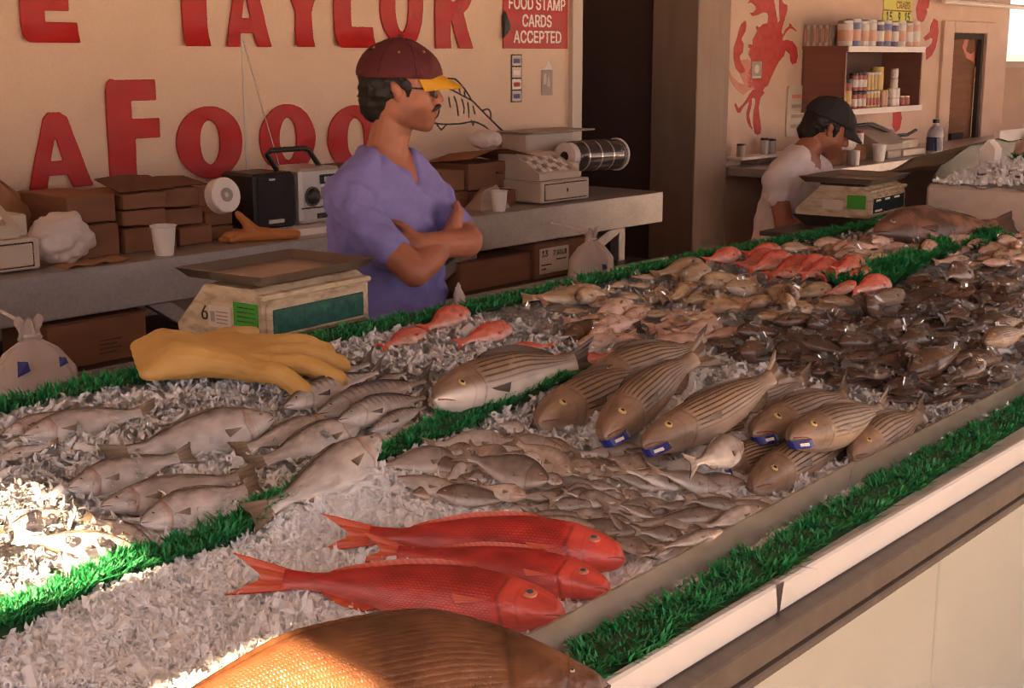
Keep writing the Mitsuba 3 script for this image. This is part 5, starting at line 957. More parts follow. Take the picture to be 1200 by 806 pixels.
# ------------------------------------------------------------------ green garnish strips
def garnish(key, label, path, width, n, h0, h1, frill=1.0, zoff=0.0, zfun=None):
    k = thing(key, label, 'garnish')
    p = np.array(path, float); seg = np.linalg.norm(np.diff(p, axis=0), axis=1); cum = np.concatenate([[0], np.cumsum(seg)])
    zf = zfun or (lambda x, y: ice_z(x, y) + zoff)
    # the mat that carries the blades
    t = np.linspace(0, cum[-1], max(8, int(cum[-1] / .03))); cx, cy = np.interp(t, cum, p[:, 0]), np.interp(t, cum, p[:, 1])
    dx, dy = np.gradient(cx), np.gradient(cy); L_ = np.hypot(dx, dy); nx, ny = -dy / L_, dx / L_
    g = np.array([[(cx[i] + nx[i] * o * width, cy[i] + ny[i] * o * width) for o in (-.5, -.3, 0, .3, .5)] for i in range(len(t))])
    z = zf(g[..., 0], g[..., 1]) + np.array([-.004, .006, .009, .006, -.004]) * 1.2
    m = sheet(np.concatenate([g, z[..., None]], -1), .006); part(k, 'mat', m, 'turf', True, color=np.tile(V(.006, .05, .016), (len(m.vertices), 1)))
    r_ = np.random.RandomState(len(path) * 31 + n)
    tt = r_.uniform(0, cum[-1], n); o = r_.uniform(-.5, .5, n) * width * (.8 + .5 * meshkit.noise(np.stack([tt * 22, tt * 0, tt * 0], -1), 5)); jx = np.interp(tt, t, nx); jy = np.interp(tt, t, ny)
    bx, by = np.interp(tt, cum, p[:, 0]) + jx * o, np.interp(tt, cum, p[:, 1]) + jy * o; bz = zf(bx, by) + .004
    ang = r_.uniform(0, 2 * np.pi, n); lean = r_.uniform(.25, 1.1, n) * frill; h = r_.uniform(h0, h1, n) * (.65 + .8 * meshkit.noise(np.stack([bx * 45, by * 45, bx * 0], -1), 3)); w = h * r_.uniform(.06, .12, n)
    outw = np.sign(o) * (np.abs(o) / width * 1.4); ax, ay = np.cos(ang) * .8 + jx * outw, np.sin(ang) * .8 + jy * outw
    sx, sy = -np.sin(ang), np.cos(ang)
    rows = []
    for q_, ww in ((0, 1.), (.5, 1.1), (1., .15)):
        X = bx + ax * lean * h * q_ ** 1.6; Y = by + ay * lean * h * q_ ** 1.6; Z = bz + h * (q_ - .35 * lean * q_ ** 2 * .8)
        rows.append(np.stack([np.stack([X - sx * w * ww, Y - sy * w * ww, Z], -1), np.stack([X + sx * w * ww, Y + sy * w * ww, Z], -1)], 1))
    v = np.concatenate(rows, 1)                       # n, 6, 3
    f0 = np.array([[0, 1, 3], [0, 3, 2], [2, 3, 5], [2, 5, 4]])
    m = trimesh.Trimesh(v.reshape(-1, 3), (f0[None] + (np.arange(n) * 6)[:, None, None]).reshape(-1, 3), process=False)
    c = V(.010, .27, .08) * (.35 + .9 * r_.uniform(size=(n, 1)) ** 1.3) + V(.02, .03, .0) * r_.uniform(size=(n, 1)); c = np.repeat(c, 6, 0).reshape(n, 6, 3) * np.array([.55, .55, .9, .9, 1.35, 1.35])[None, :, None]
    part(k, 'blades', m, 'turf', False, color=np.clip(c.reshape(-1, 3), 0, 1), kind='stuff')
garnish('divider_strip', 'green plastic grass strip dividing the front ice from the back ice', [(-.2, 1.56), (.70, 1.585), (.85, 1.60), (1.0, 1.635), (1.18, 1.632), (1.39, 1.65), (1.46, 1.665), (1.57, 1.715), (1.8, 1.742), (2.09, 1.77), (2.4, 1.82)], .05, 17000, .009, .021, zoff=.008)
garnish('divider_strip', 'short green grass strip between the small red fish and the dark fish', [(3.70, 1.84), (3.91, 1.85), (4.17, 1.87), (4.5, 1.93), (4.76, 1.94)], .075, 5000, .018, .04, zoff=.012)
garnish('divider_strip', 'short piece of green grass strip at the far end of the dark fish', [(4.80, 1.865), (4.95, 1.88), (5.15, 1.895)], .07, 1200, .02, .045, zoff=.012)
garnish('back_strip', 'green plastic grass strip along the back edge of the fish counter', [(-.3, 2.33), (1.6, 2.335), (2.2, 2.335), (2.86, 2.345), (3.3, 2.36), (4.0, 2.37), (4.6, 2.34), (5.4, 2.34), (7.2, 2.34)], .07, 22000, .010, .024, zfun=lambda x, y: 1.150 + 0 * x)
garnish('front_garnish', 'frilly green plastic parsley garnish along the front ledge', [(-.3, 1.022), (1.26, 1.026), (1.72, 1.030), (2.2, 1.042), (2.52, 1.05), (3.3, 1.062), (7.2, 1.062)], .076, 38000, .008, .021, 1.25, zfun=lambda x, y: .991 + 0 * x)

# outlines (x, z) of what is painted and drawn on the walls
WALLPOLY = {'crab_body': [(8.244, 2.164), (8.228, 2.14), (8.25, 2.15), (8.292, 2.142), (8.327, 2.126), (8.336, 2.103), (8.296, 2.079), (8.255, 2.079), (8.286, 2.06), (8.355, 2.069), (8.424, 2.088), (8.483, 2.087), (8.504, 2.061), (8.493, 2.014), (8.43, 2.007), (8.396, 1.983), (8.349, 1.994), (8.345, 1.977), (8.374, 1.966), (8.341, 1.936), (8.309, 1.907), (8.307, 1.867), (8.254, 1.872), (8.248, 1.855), (8.278, 1.849), (8.258, 1.809), (8.295, 1.774), (8.298, 1.727), (8.245, 1.67), (8.241, 1.623), (8.262, 1.588), (8.327, 1.587), (8.369, 1.563), (8.452, 1.555), (8.486, 1.584), (8.526, 1.595), (8.592, 1.678), (8.666, 1.755), (8.737, 1.797), (8.758, 1.839), (8.784, 1.827), (8.823, 1.809), (8.84, 1.761), (8.867, 1.739), (8.917, 1.748), (8.938, 1.797), (8.915, 1.858), (8.853, 1.896), (8.765, 1.905), (8.711, 1.895), (8.709, 1.923), (8.772, 1.971), (8.82, 1.99), (8.905, 1.969), (8.845, 1.996), (8.81, 2.019), (8.794, 1.995), (8.746, 1.977), (8.708, 1.934), (8.686, 1.964), (8.711, 2.018), (8.76, 2.108), (8.757, 2.143), (8.7, 2.151), (8.673, 2.176), (8.644, 2.175), (8.65, 2.105), (8.668, 2.035), (8.633, 2.016), (8.596, 2.104), (8.572, 2.162), (8.559, 2.173)], 'crab_claw': [(8.197, 2.028), (8.147, 2.002), (8.118, 1.957), (8.099, 1.905), (8.063, 1.848), (8.063, 1.786), (8.094, 1.717), (8.159, 1.682), (8.229, 1.67), (8.208, 1.711), (8.147, 1.763), (8.134, 1.797), (8.177, 1.82), (8.185, 1.872), (8.149, 1.906), (8.202, 1.958), (8.21, 2.003)], 'crab_arm': [(8.154, 1.768), (8.249, 1.774), (8.298, 1.739), (8.291, 1.669), (8.33, 1.61), (8.356, 1.58), (8.264, 1.565), (8.153, 1.682), (8.221, 1.687), (8.194, 1.74)], 'crab_leg': [(7.981, 1.746), (8.006, 1.706), (8.053, 1.66), (8.134, 1.619), (8.227, 1.6), (8.264, 1.565), (8.208, 1.542), (8.114, 1.579), (8.044, 1.632), (7.995, 1.695)], 'crab_hind_leg': [(8.333, 1.569), (8.452, 1.561), (8.488, 1.548), (8.431, 1.514), (8.413, 1.443), (8.459, 1.298), (8.45, 1.269), (8.414, 1.262), (8.373, 1.275), (8.348, 1.362), (8.355, 1.433), (8.374, 1.486), (8.36, 1.516), (8.314, 1.517), (8.317, 1.469), (8.287, 1.4), (8.314, 1.34), (8.341, 1.303), (8.304, 1.322), (8.266, 1.365), (8.256, 1.412), (8.282, 1.47), (8.291, 1.505), (8.213, 1.461), (8.17, 1.421), (8.141, 1.422), (8.099, 1.475), (8.109, 1.487), (8.146, 1.445), (8.223, 1.484), (8.289, 1.541)], 'lobster_claw': [(10.917, 2.107), (10.891, 2.174), (10.93, 2.243), (11.147, 2.249), (11.124, 2.18), (11.071, 2.192), (11.111, 2.152), (11.054, 2.082), (10.974, 2.061)], 'lobster_arm': [(11.075, 1.945), (11.188, 1.988), (11.196, 2.044), (11.256, 2.1), (11.329, 2.081), (11.361, 1.99), (11.327, 1.87), (11.251, 1.8), (11.153, 1.765), (11.123, 1.849), (11.237, 1.891), (11.264, 1.94), (11.211, 1.947), (11.113, 1.918)], 'lobster_tail': [(10.567, 1.361), (10.694, 1.371), (10.736, 1.3), (10.715, 1.218), (10.639, 1.187), (10.568, 1.238)], 'door_lobster': [(12.036, 1.874), (12.082, 1.941), (12.175, 1.956), (12.147, 1.897), (12.119, 1.837), (12.241, 1.807), (12.333, 1.838), (12.333, 1.95), (12.388, 1.973), (12.406, 1.876), (12.475, 1.823), (12.53, 1.747), (12.508, 1.647), (12.55, 1.532), (12.452, 1.625), (12.444, 1.556), (12.374, 1.611), (12.381, 1.686), (12.31, 1.747), (12.149, 1.778)]}
FISHLINES = [[(5.187, 1.664), (5.213, 1.674), (5.251, 1.684), (5.303, 1.682), (5.349, 1.657), (5.401, 1.612), (5.439, 1.567)], [(5.142, 1.656), (5.276, 1.628), (5.361, 1.597), (5.441, 1.567), (5.522, 1.512), (5.605, 1.455), (5.69, 1.402), (5.747, 1.377), (5.757, 1.348)], [(4.978, 1.49), (5.039, 1.48), (5.139, 1.463), (5.242, 1.452), (5.347, 1.451), (5.44, 1.459), (5.522, 1.438), (5.605, 1.392), (5.661, 1.353), (5.693, 1.327)], [(5.693, 1.327), (5.718, 1.346), (5.711, 1.36), (5.74, 1.357), (5.757, 1.348)], [(5.142, 1.605), (5.173, 1.574), (5.189, 1.53), (5.171, 1.492), (5.12, 1.477)], [(5.263, 1.589), (5.266, 1.563), (5.275, 1.537)], [(5.302, 1.593), (5.324, 1.553), (5.334, 1.491)], [(5.361, 1.578), (5.381, 1.534), (5.376, 1.503)], [(5.408, 1.559), (5.417, 1.515), (5.414, 1.48)], [(5.448, 1.541), (5.465, 1.496)], [(5.171, 1.453), (5.202, 1.424), (5.244, 1.451)], [(5.529, 1.512), (5.564, 1.52), (5.592, 1.496), (5.591, 1.469)], [(5.434, 1.466), (5.451, 1.438), (5.457, 1.456)], [(5.244, 1.659), (5.27, 1.645)], [(5.286, 1.667), (5.309, 1.627)], [(5.336, 1.648), (5.351, 1.609)], [(5.381, 1.617), (5.388, 1.593)], [(5.633, 1.436), (5.69, 1.397)], [(5.74, 1.386), (5.757, 1.372)]]

# ------------------------------------------------------------------ lettering and pictures on the painted wall
def rr(p, r=.02): return p.buffer(-r * .5).buffer(r).buffer(-r * .5)
def P_(*pts): return sg.Polygon(pts)
def letter(ch):
    b = sg.box
    if ch == 'E': p = so.unary_union([b(0, 0, .42, 1), b(0, 0, 1, .26), b(0, .40, .86, .62), b(0, .78, 1, 1)]); return p.difference(sg.Point(0, 0).buffer(.14)).union(sg.Point(.14, .14).buffer(.14))
    if ch == 'T': return so.unary_union([b(0, .76, 1, 1), b(.27, 0, .73, 1)])
    if ch == 'A': return P_((0, 0), (.30, .93), (.38, 1), (.55, 1), (.66, .93), (1, 0), (.68, 0), (.61, .17), (.31, .17), (.27, 0)).difference(P_((.36, .36), (.56, .36), (.46, .70)))
    if ch == 'Y': return P_((0, 1), (.34, .42), (.30, 0), (.72, 0), (.70, .42), (1, 1), (.68, 1), (.52, .66), (.34, 1))
    if ch == 'L': return so.unary_union([b(0, 0, .44, 1), b(0, 0, 1, .26)]).difference(sg.Point(0, 0).buffer(.14)).union(sg.Point(.15, .14).buffer(.14))
    if ch == 'O': return sa.scale(sg.Point(.5, .5).buffer(.5, 32), 1, 1).difference(sa.scale(sg.Point(.5, .5).buffer(.25, 32), .62, 1.22))
    if ch == 'F': return so.unary_union([b(.06, .08, .50, .98), b(.10, 0, .54, .5), b(.06, .80, .96, 1), b(.06, .44, 1, .63)]).difference(b(.04, .92, .13, 1.1)).union(sg.Point(.18, .90).buffer(.11))
    if ch == 'R': return so.unary_union([b(0, 0, .40, 1), sa.scale(sg.Point(.5, .70).buffer(.30, 24), 1.65, 1.), P_((.38, .44), (.62, 0), (1, 0), (.74, .46))]).difference(sa.scale(sg.Point(.5, .70).buffer(.13, 24), 1.3, 1.)).intersection(b(0, 0, 1.2, 1))
rl = np.random.RandomState(3)
for ch, x0, z0, x1, z1, lb in (('E', 2.868, 1.848, 3.11, 2.148, 'red letter E at the top left of the painted wall'), ('T', 3.538, 1.838, 3.814, 2.175, 'red letter T at the top of the painted wall'),
        ('A', 3.836, 1.836, 4.086, 2.18, 'peeling red letter A in the top row above the boombox'), ('Y', 4.149, 1.838, 4.409, 2.195, 'wrinkled red letter Y in the top row'),
        ('L', 4.47, 1.835, 4.72, 2.21, 'red letter L in the top row left of the cap'), ('O', 4.772, 1.836, 5.072, 2.226, 'red letter O in the top row above the cap'), ('R', 5.158, 1.834, 5.44, 2.243, 'red letter R at the end of the top row'),
        ('A', 2.851, 1.288, 3.134, 1.583, 'big red letter A above the cardboard bundles in the lower row'), ('F', 3.203, 1.276, 3.47, 1.703, 'tall red letter F in the lower row'), ('O', 3.552, 1.276, 3.903, 1.586, 'red letter O left of the boombox in the lower row'),
        ('O', 4.003, 1.269, 4.333, 1.583, 'red letter O right behind the boombox handle'), ('O', 4.411, 1.254, 4.776, 1.567, 'red letter half hidden behind the worker in the cap')):
    g = sa.affine_transform(letter(ch), [x1 - x0, 0, 0, z1 - z0, x0, z0]); g = rr(g, .012)
    m = wallplate(g, WY - .001, .007).subdivide_to_size(.05); v = np.asarray(m.vertices)
    curl = np.clip((z0 + .10 - v[:, 2]) / .10, 0, 1) ** 2 * rl.uniform(.0, .03); n_ = meshkit.noise(v * 14, 4); m.vertices = np.stack([v[:, 0], v[:, 1] - curl - .006 * n_, v[:, 2]], 1)
    solo('wall_letter', m, 'red_vinyl', lb, 'letter', smooth=25)
k = solo('notice_sign', wallplate(sg.box(5.691, 1.836, 6.252, 2.16), WY, .006), 'red_vinyl', 'red sign with white capitals at the top right of the painted wall', 'sign')
for s, xa, xb, z, h in (('FOOD STAMP', 5.73, 6.22, 2.045, .062), ('CARDS', 5.845, 6.10, 1.954, .062), ('ACCEPTED', 5.775, 6.19, 1.868, .062)):
    part(k, 'lettering', text(s, h, (xa, WY - .006, z), width=xb - xa), 'white_vinyl', False)
solo('black_tape', rot(hull(np.random.RandomState(2).normal(size=(30, 3)) * V(.014, .006, .032) + V(5.695, WY - .02, 1.96)), [0, 1, 0], 8, (5.7, WY, 1.95)), 'black_plastic', 'black lump of tape hanging at the left edge of the red sign', 'tape')
k = solo('card_sticker', wallplate(sg.box(5.76, 1.55, 5.85, 1.806), WY, .003), 'ink', 'narrow strip of four small payment stickers on the painted wall', 'sticker')
for i, (c1, c2) in enumerate((('label_white', 'blue_print'), ('label_white', 'white_vinyl'), ('white_vinyl', 'red_paint'), ('label_white', 'blue_print'))):
    z = 1.745 - i * .063
    part(k, 'square', wallplate(sg.box(5.768, z, 5.842, z + .055), WY - .003, .002), c1, False)
    part(k, 'square', wallplate(sg.box(5.778, z + .014, 5.832, z + .038), WY - .005, .001), c2, False)
k = solo('wall_sticker', wallplate(sg.box(6.025, 1.582, 6.12, 1.722), WY, .003), 'register_dark', 'small grey sticker with a torn top right of the payment stickers', 'sticker')
part(k, 'print', wallplate(so.unary_union([sg.box(6.04, 1.64, 6.065, 1.70), P_((6.07, 1.63), (6.085, 1.70), (6.10, 1.63))]), WY - .003, .001), 'label_white', False)
part(k, 'torn_edge', wallplate(P_((6.03, 1.722), (6.05, 1.735), (6.07, 1.75), (6.085, 1.768), (6.10, 1.755), (6.115, 1.73), (6.118, 1.722)), WY, .003), 'white_vinyl', False)
k = thing('fish_drawing', 'fish drawn with a dark marker on the painted wall', 'drawing')
for ln in FISHLINES:
    q = np.array(ln); 
    if len(q) > 3:
        t = np.arange(len(q)); tt = np.linspace(0, len(q) - 1, len(q) * 4); q = np.stack([PchipInterpolator(t, q[:, 0])(tt), PchipInterpolator(t, q[:, 1])(tt)], 1)
    part(k, 'stroke', tube([(x, WY - .001, z) for x, z in q], .0042, 5), 'ink', True)

# paintings on the crab wall
def plates(k, names, y, m_):
    for nm in names: part(k, nm, wallplate(sg.Polygon(WALLPOLY[nm]).buffer(.004).buffer(-.002).simplify(.002), y, .003), m_.get(nm, 'red_paint'), False)
k = thing('crab_painting', 'big red crab painted on the pinkish wall beside the post', 'painting')
plates(k, ['crab_body', 'crab_claw', 'crab_arm', 'crab_leg', 'crab_hind_leg'], WY, {'crab_arm': 'red_paint_worn', 'crab_leg': 'red_paint_worn'})
k = solo('wall_sticker', wallplate(sg.box(8.30, 1.645, 8.43, 1.76), WY - .003, .003), 'register_dark', 'small grey sticker stuck on the painted crab', 'sticker')
part(k, 'print', wallplate(so.unary_union([sg.box(8.31, 1.65, 8.42, 1.66), sg.Point(8.365, 1.71).buffer(.03)]), WY - .006, .001), 'label_white', False)
k = thing('lobster_painting', 'red lobster painted on the wall behind the shelf cabinet', 'painting'); plates(k, ['lobster_claw', 'lobster_arm', 'lobster_tail'], WY, {})
k = thing('lobster_painting', 'faded small lobster painted on the narrow door', 'painting'); plates(k, ['door_lobster'], WY + .06, {'door_lobster': 'red_paint_worn'})
k = solo('price_sign', wallplate(sg.box(10.28, 2.03, 10.80, 2.30), WY, .006), mat('yellow_card', pr((.60, .58, .10), .6)), 'yellow price sign above the shelf of tins', 'sign')
part(k, 'heading', text('CRABS', .055, (10.50, WY - .006, 2.165), width=.26), mat('brown_ink', pr((.25, .07, .02), .6)), False)
for s, xa, xb in (('15', 10.32, 10.43), ('9', 10.54, 10.585), ('15', 10.66, 10.76)): part(k, 'figure', text(s, .075, (xa, WY - .006, 2.06), width=xb - xa), 'ink', False)
part(k, 'border', wallplate(sg.box(10.28, 2.142, 10.80, 2.152), WY - .006, .001), 'brown_ink', False)
k = solo('menu_board', wallplate(sg.box(8.83, 1.26, 9.27, 1.56).buffer(.03), WY, .012), 'register_plastic', 'pale rounded notice board on the wall behind the second worker', 'sign')
for i, z in enumerate((1.50, 1.43, 1.36, 1.29)): part(k, 'text_line', wallplate(sg.box(8.86, z, 9.06 + .12 * (i % 2), z + .025), WY - .012, .001), 'red_paint_worn' if i == 0 else 'register_dark', False)

# ------------------------------------------------------------------ goods on the work bench
rb = np.random.RandomState(21)
def crumple(m, a, sc, seed):
    v = np.asarray(m.vertices); n = np.asarray(m.vertex_normals); d = meshkit.fbm(v * sc, 3, seed) - .5 + .6 * np.abs(meshkit.noise(v * sc * 2.3, seed + 5) - .5); m.vertices = v + n * (a * d)[:, None]; return m
def bundle(x0, x1, y0, y1, z0, z1, label, flap=0, dark=False, layers=2):
    k = thing('cardboard_bundle', label, 'cardboard', 'cardboard bundles stacked on the bench' if False else None)
    h = (z1 - z0) / layers
    for i in range(layers):
        j = rb.uniform(-.008, .008, 6)
        m = box(x0 + j[0], x1 + j[1], y0 + j[2] + .004, y1, z0 + i * h + .001, z0 + (i + 1) * h - .004, .004).subdivide_to_size(.04)
        v = np.asarray(m.vertices); m.vertices = v + (meshkit.noise(v * 16, int(x0 * 40)) - .5)[:, None] * V(.012, .014, .006)
        part(k, 'sheet_stack', m, 'cardboard_dark' if dark else 'cardboard', 20)
    if flap:
        xm = (x0 + x1) / 2
        f = sheet(np.array([[(x, y0 - .01 + q * .16, z1 + .004 + flap * .05 * q * (1 - .3 * abs(x - xm) / (x1 - x0))) for q in (0, .5, 1)] for x in np.linspace(x0 - .02, x1 + .03, 5)]), .003)
        part(k, 'flap', f, 'cardboard_dark', False)
T_ = BZ
bundle(2.74, 2.93, 4.36, 4.70, T_, 1.198, 'lowest cardboard bundle next to the plastic bag', layers=1)
bundle(2.73, 2.925, 4.38, 4.72, 1.20, 1.305, 'cardboard bundle lying on the lowest one by the paper bag', layers=1)
bundle(2.955, 3.185, 4.36, 4.68, T_, 1.168, 'wide cardboard bundle behind the foam cup', layers=1)
bundle(2.945, 3.145, 4.37, 4.66, 1.170, 1.233, 'flat cardboard bundle on top of the wide one behind the cup', layers=1)
bundle(2.945, 3.14, 4.36, 4.66, 1.235, 1.30, 'topmost cardboard bundle with an open flap under the letter F', flap=1, layers=1)
bundle(3.205, 3.36, 4.37, 4.68, T_, 1.147, 'low cardboard bundle right of the foam cup', layers=1)
bundle(3.155, 3.345, 4.40, 4.68, 1.150, 1.218, 'cardboard bundle in the middle layer left of the speaker', layers=1)
bundle(3.15, 3.33, 4.40, 4.66, 1.222, 1.30, 'top cardboard bundle against the white roll', flap=.6, layers=1)
bundle(3.37, 3.50, 4.42, 4.68, T_, 1.195, 'cardboard bundle beside the black speaker', layers=2)
for (x0, x1, z0, z1, y0, lb, ly) in ((4.80, 4.965, T_, 1.155, 4.45, 'lowest bundle by the worker at the right', 1), (4.79, 4.96, 1.157, 1.26, 4.46, 'upper bundle against the arm of the worker', 1), (4.975, 5.19, 1.150, 1.285, 4.46, 'large bundle in the middle of the right stack', 1),
        (4.975, 5.19, T_, 1.148, 4.46, 'bundle low in the middle of the right stack', 1), (5.20, 5.30, 1.225, 1.285, 4.48, 'small top bundle beside the cash register', 1), (5.20, 5.38, 1.148, 1.222, 4.48, 'middle bundle beside the cash register', 1), (5.10, 5.29, T_, 1.146, 4.40, 'bundle behind the right foam cup', 1)):
    bundle(x0, x1, y0, y0 + .27, z0, z1, lb, layers=ly)
m = crumple(hull([(4.88, 4.30, T_), (5.10, 4.30, T_), (4.90, 4.42, T_), (5.08, 4.42, T_), (4.93, 4.33, 1.16), (5.06, 4.35, 1.185), (5.0, 4.40, 1.17)]).subdivide_to_size(.02), .012, 18, 3)
solo('clear_bag', m, mat('hazy_bag', pr((.40, .30, .25), .3, 0, .5)), 'hazy plastic bag slumped on the bench beside the right cup', 'bag', smooth=40)
# flap of the topmost bundle at the right, white carrier bag on it
solo('cardboard_sheet', sheet(np.array([[(x, y, 1.29 + .06 * (1 - abs(x - 5.15) / .3) - .10 * (y - 4.45)) for y in (4.40, 4.55, 4.70)] for x in np.linspace(4.92, 5.46, 7)]), .004), 'cardboard', 'bent cardboard sheet lying over the right stack of bundles', 'cardboard', smooth=False)
m = crumple(ellipsoid((5.24, 4.58, 1.385), (.10, .06, .045), 4), .022, 16, 8); solo('carrier_bag', m, 'plastic_bag', 'crumpled white plastic bag on top of the right cardboard stack', 'bag', smooth=40)
# brown paper sack and white plastic bag at the far left
g = []
for x in np.linspace(2.30, 2.80, 22):
    row = []
    for q in np.linspace(0, 1, 16):
        top = 1.40 - .02 * abs(x - 2.5) / .2 - np.clip((x - 2.60) / .20, 0, 1) * .16; y = 4.64 + .08 * q if q > .45 else 4.55 + .20 * q; z = T_ + .02 + (top - T_ - .02) * min(1, q / .45) if q < .45 else top + .01 * math.sin(q * 9)
        row.append((x, y + .03 * math.sin(x * 21 + q * 4), z))
    g.append(row)
g = np.array(g); g += (meshkit.fbm(g * 9, 3, 6) - .5)[..., None] * V(.02, .10, .05)
solo('paper_sack', sheet(g, .004), 'kraft_paper', 'crumpled brown paper sack behind the register at the far left', 'bag', smooth=30)
m = crumple(ellipsoid((2.66, 4.33, 1.165), (.115, .07, .085), 4), .05, 13, 12); m.vertices[:, 2] = np.maximum(m.vertices[:, 2], T_ + .001)
solo('carrier_bag', m, 'plastic_bag', 'crumpled white plastic bag next to the left cash register', 'bag', smooth=40)

def foam_cup(x, y, z, h, label):
    r0, r1 = h * .29, h * .43
    k = solo('foam_cup', lathe([(0, 0), (r0, 0), (r0 + .002, .004), (r1 - .003, h * .93)] + [(r1, h * .95), (r1 + .003, h * .975), (r1, h), (r1 - .006, h), (r0 - .004, .008), (0, .008)], 28, (x, y, z)), 'foam', label, 'cup', smooth=40)
foam_cup(3.035, 4.245, T_, .112, 'white foam cup on the edge of the bench before the cardboard bundles')
foam_cup(4.955, 4.245, T_, .098, 'white foam cup beside the right cash register')

def register(x0, y0, w, d, label, scale=1.0):
    k = thing('cash_register', label, 'cash register'); z = T_
    part(k, 'drawer_case', box(x0, x0 + w, y0, y0 + d, z + .008, z + .115 * scale, .006), 'register_plastic')
    dr_ = part(k, 'drawer', box(x0 + .03, x0 + w - .03, y0 - .008, y0 + .01, z + .022, z + .098 * scale, .004), 'register_plastic')
    part(dr_, 'keyhole', box(x0 + w * .5, x0 + w * .5 + .006, y0 - .012, y0 - .006, z + .055, z + .072), 'black_plastic', False)
    part(k, 'drawer_gap', box(x0 + .025, x0 + w - .025, y0 - .001, y0 + .004, z + .017, z + .103 * scale), 'dark_joint', False)
    zt = z + .117 * scale
    bodyp = [(y0 + .02, zt), (y0 + .02, zt + .035), (y0 + d * .62, zt + .125), (y0 + d - .01, zt + .125), (y0 + d - .01, zt)]
    m = extr(sg.Polygon(bodyp).buffer(-.004).buffer(.004), w * .82); m = aim(m, V(x0 + .01, 0, 0), V(0, 1, 0), V(0, 0, 1))
    part(k, 'keyboard_housing', m, 'register_plastic', 20)
    n = V(0, -.09, d * .62 - .02); n = unit(V(0, -(zt + .125 - zt - .035), d * .62 - .02)); ev = unit(V(0, d * .62 - .02, .09))
    for i in range(7):
        for j in range(4):
            c = V(x0 + .035 + i * w * .105, y0 + .02, zt + .035) + ev * (.03 + j * (d * .5) / 4.3)
            b = box(-.012, .012, -.012, .012, -.002, .008, .002); part(k, 'key', aim(b, c, V(1, 0, 0), ev), 'white_plastic' if (i + j) % 3 else 'register_dark', False)
    part(k, 'printer', box(x0 + w * .84, x0 + w - .005, y0 + .06, y0 + d - .02, zt - .002, zt + .075, .006), 'register_plastic')
    return k
register(2.14, 4.26, .395, .26, 'beige cash register at the far left end of the bench')
register(5.27, 4.24, .395, .30, 'beige cash register in front of the plastic wrap roll')
k = solo('paper_slip', sheet(np.array([[(x, y, T_ + .004 + .006 * math.sin(x * 60)) for y in (4.21, 4.27, 4.33)] for x in np.linspace(2.60, 2.86, 8)]), .002), 'kraft_paper', 'brown paper scraps on the bench beside the left register', 'paper', smooth=True)

# dispenser with a roll of clear produce bags
k = thing('wrap_dispenser', 'pale wrap dispenser on the bench end behind the register', 'dispenser')
part(k, 'back_box', box(5.62, 6.02, 4.62, 4.80, 1.20, 1.395, .008), 'register_plastic'); part(k, 'stand', box(5.72, 5.98, 4.60, 4.78, T_, 1.20, .004), 'register_dark'); part(k, 'top_lid', box(5.60, 6.14, 4.56, 4.82, 1.395, 1.405, .003), 'register_dark')
k = thing('bag_roll', 'shiny roll of clear produce bags with a dark grid, right of the dispenser', 'roll')
c = V(5.80, 4.47, 1.275); ax = V(.415, .0, -.012)
part(k, 'roll', tube([c + ax * q for q in np.linspace(0, 1, 9)], [.078, .082, .084, .084, .084, .084, .084, .084, .084], 28), mat('wrap_film', pr(proc(lambda p, n, uv: mix((.10, .085, .09), (.62, .56, .54), smoothstep(.42, .47, dr.abs(p.x * 9.2 - dr.floor(p.x * 9.2) - .5)) + .55 * smoothstep(.5, .8, fbm(p.x * 4, p.z * 60, p.y * 10, octaves=2)))), .12, .5, .7)), True)
part(k, 'axle', tube([c + V(.03, .0, 0), c + V(.03, .16, -.02)], .012, 8), 'steel', True); part(k, 'paper_end', tube([c - unit(ax) * .05, c + ax * .02], [.072, .072], 24), 'white_plastic', 30); part(k, 'core', tube([c - unit(ax) * .053, c - unit(ax) * .045], [.026, .026], 16), 'black_plastic', 30)
part(k, 'end_cap', tube([c + ax * .985, c + ax * 1.02], [.09, .09], 28), 'white_plastic', 30)
# white disc roll left of the boombox
k = thing('paper_roll', 'white roll of labels lying against the cardboard left of the speaker', 'roll')
rd = lathe([(0, 0), (.066, 0), (.07, .004), (.07, .05), (.066, .054), (0, .054)], 30); part(k, 'roll', aim(rd, V(3.40, 4.38, 1.252), V(1, 0, 0), V(0, .2, 1)), 'white_plastic', 40)
part(k, 'hub', aim(lathe([(.012, .054), (.028, .054), (.028, .058), (.012, .058)], 20), V(3.40, 4.38, 1.252), V(1, 0, 0), V(0, .2, 1)), 'register_dark', 40)

# boombox
k = thing('boombox', 'silver and black boombox with a raised aerial and carrying handle', 'radio')
for x in (3.60, 4.06):
    s = part(k, 'speaker', box(x, x + .215, 4.40, 4.62, T_ + .02, 1.325, .012), 'black_plastic'); part(s, 'grille', box(x + .008, x + .207, 4.392, 4.402, T_ + .03, 1.315, .004), 'speaker_cloth'); part(s, 'badge', box(x + .06, x + .145, 4.387, 4.393, T_ + .045, T_ + .062, .002), 'silver_plastic'); part(s, 'badge', box(x + .07, x + .10, 4.387, 4.393, 1.295, 1.303, .001), 'silver_plastic')
part(k, 'console', box(3.82, 4.055, 4.37, 4.62, T_ + .03, 1.335, .014), 'silver_plastic')
part(k, 'display', box(3.93, 4.01, 4.362, 4.372, 1.265, 1.305, .002), 'screen_dark'); part(k, 'display_segments', text('888', .02, (3.945, 4.3615, 1.275), width=.045), 'white_plastic', False)
part(k, 'dial', aim(lathe([(0, .02), (.02, .02), (.03, .012), (.034, 0), (0, 0)], 24), V(3.885, 4.37, 1.215), V(1, 0, 0), V(0, 0, 1)), 'black_plastic', 40)
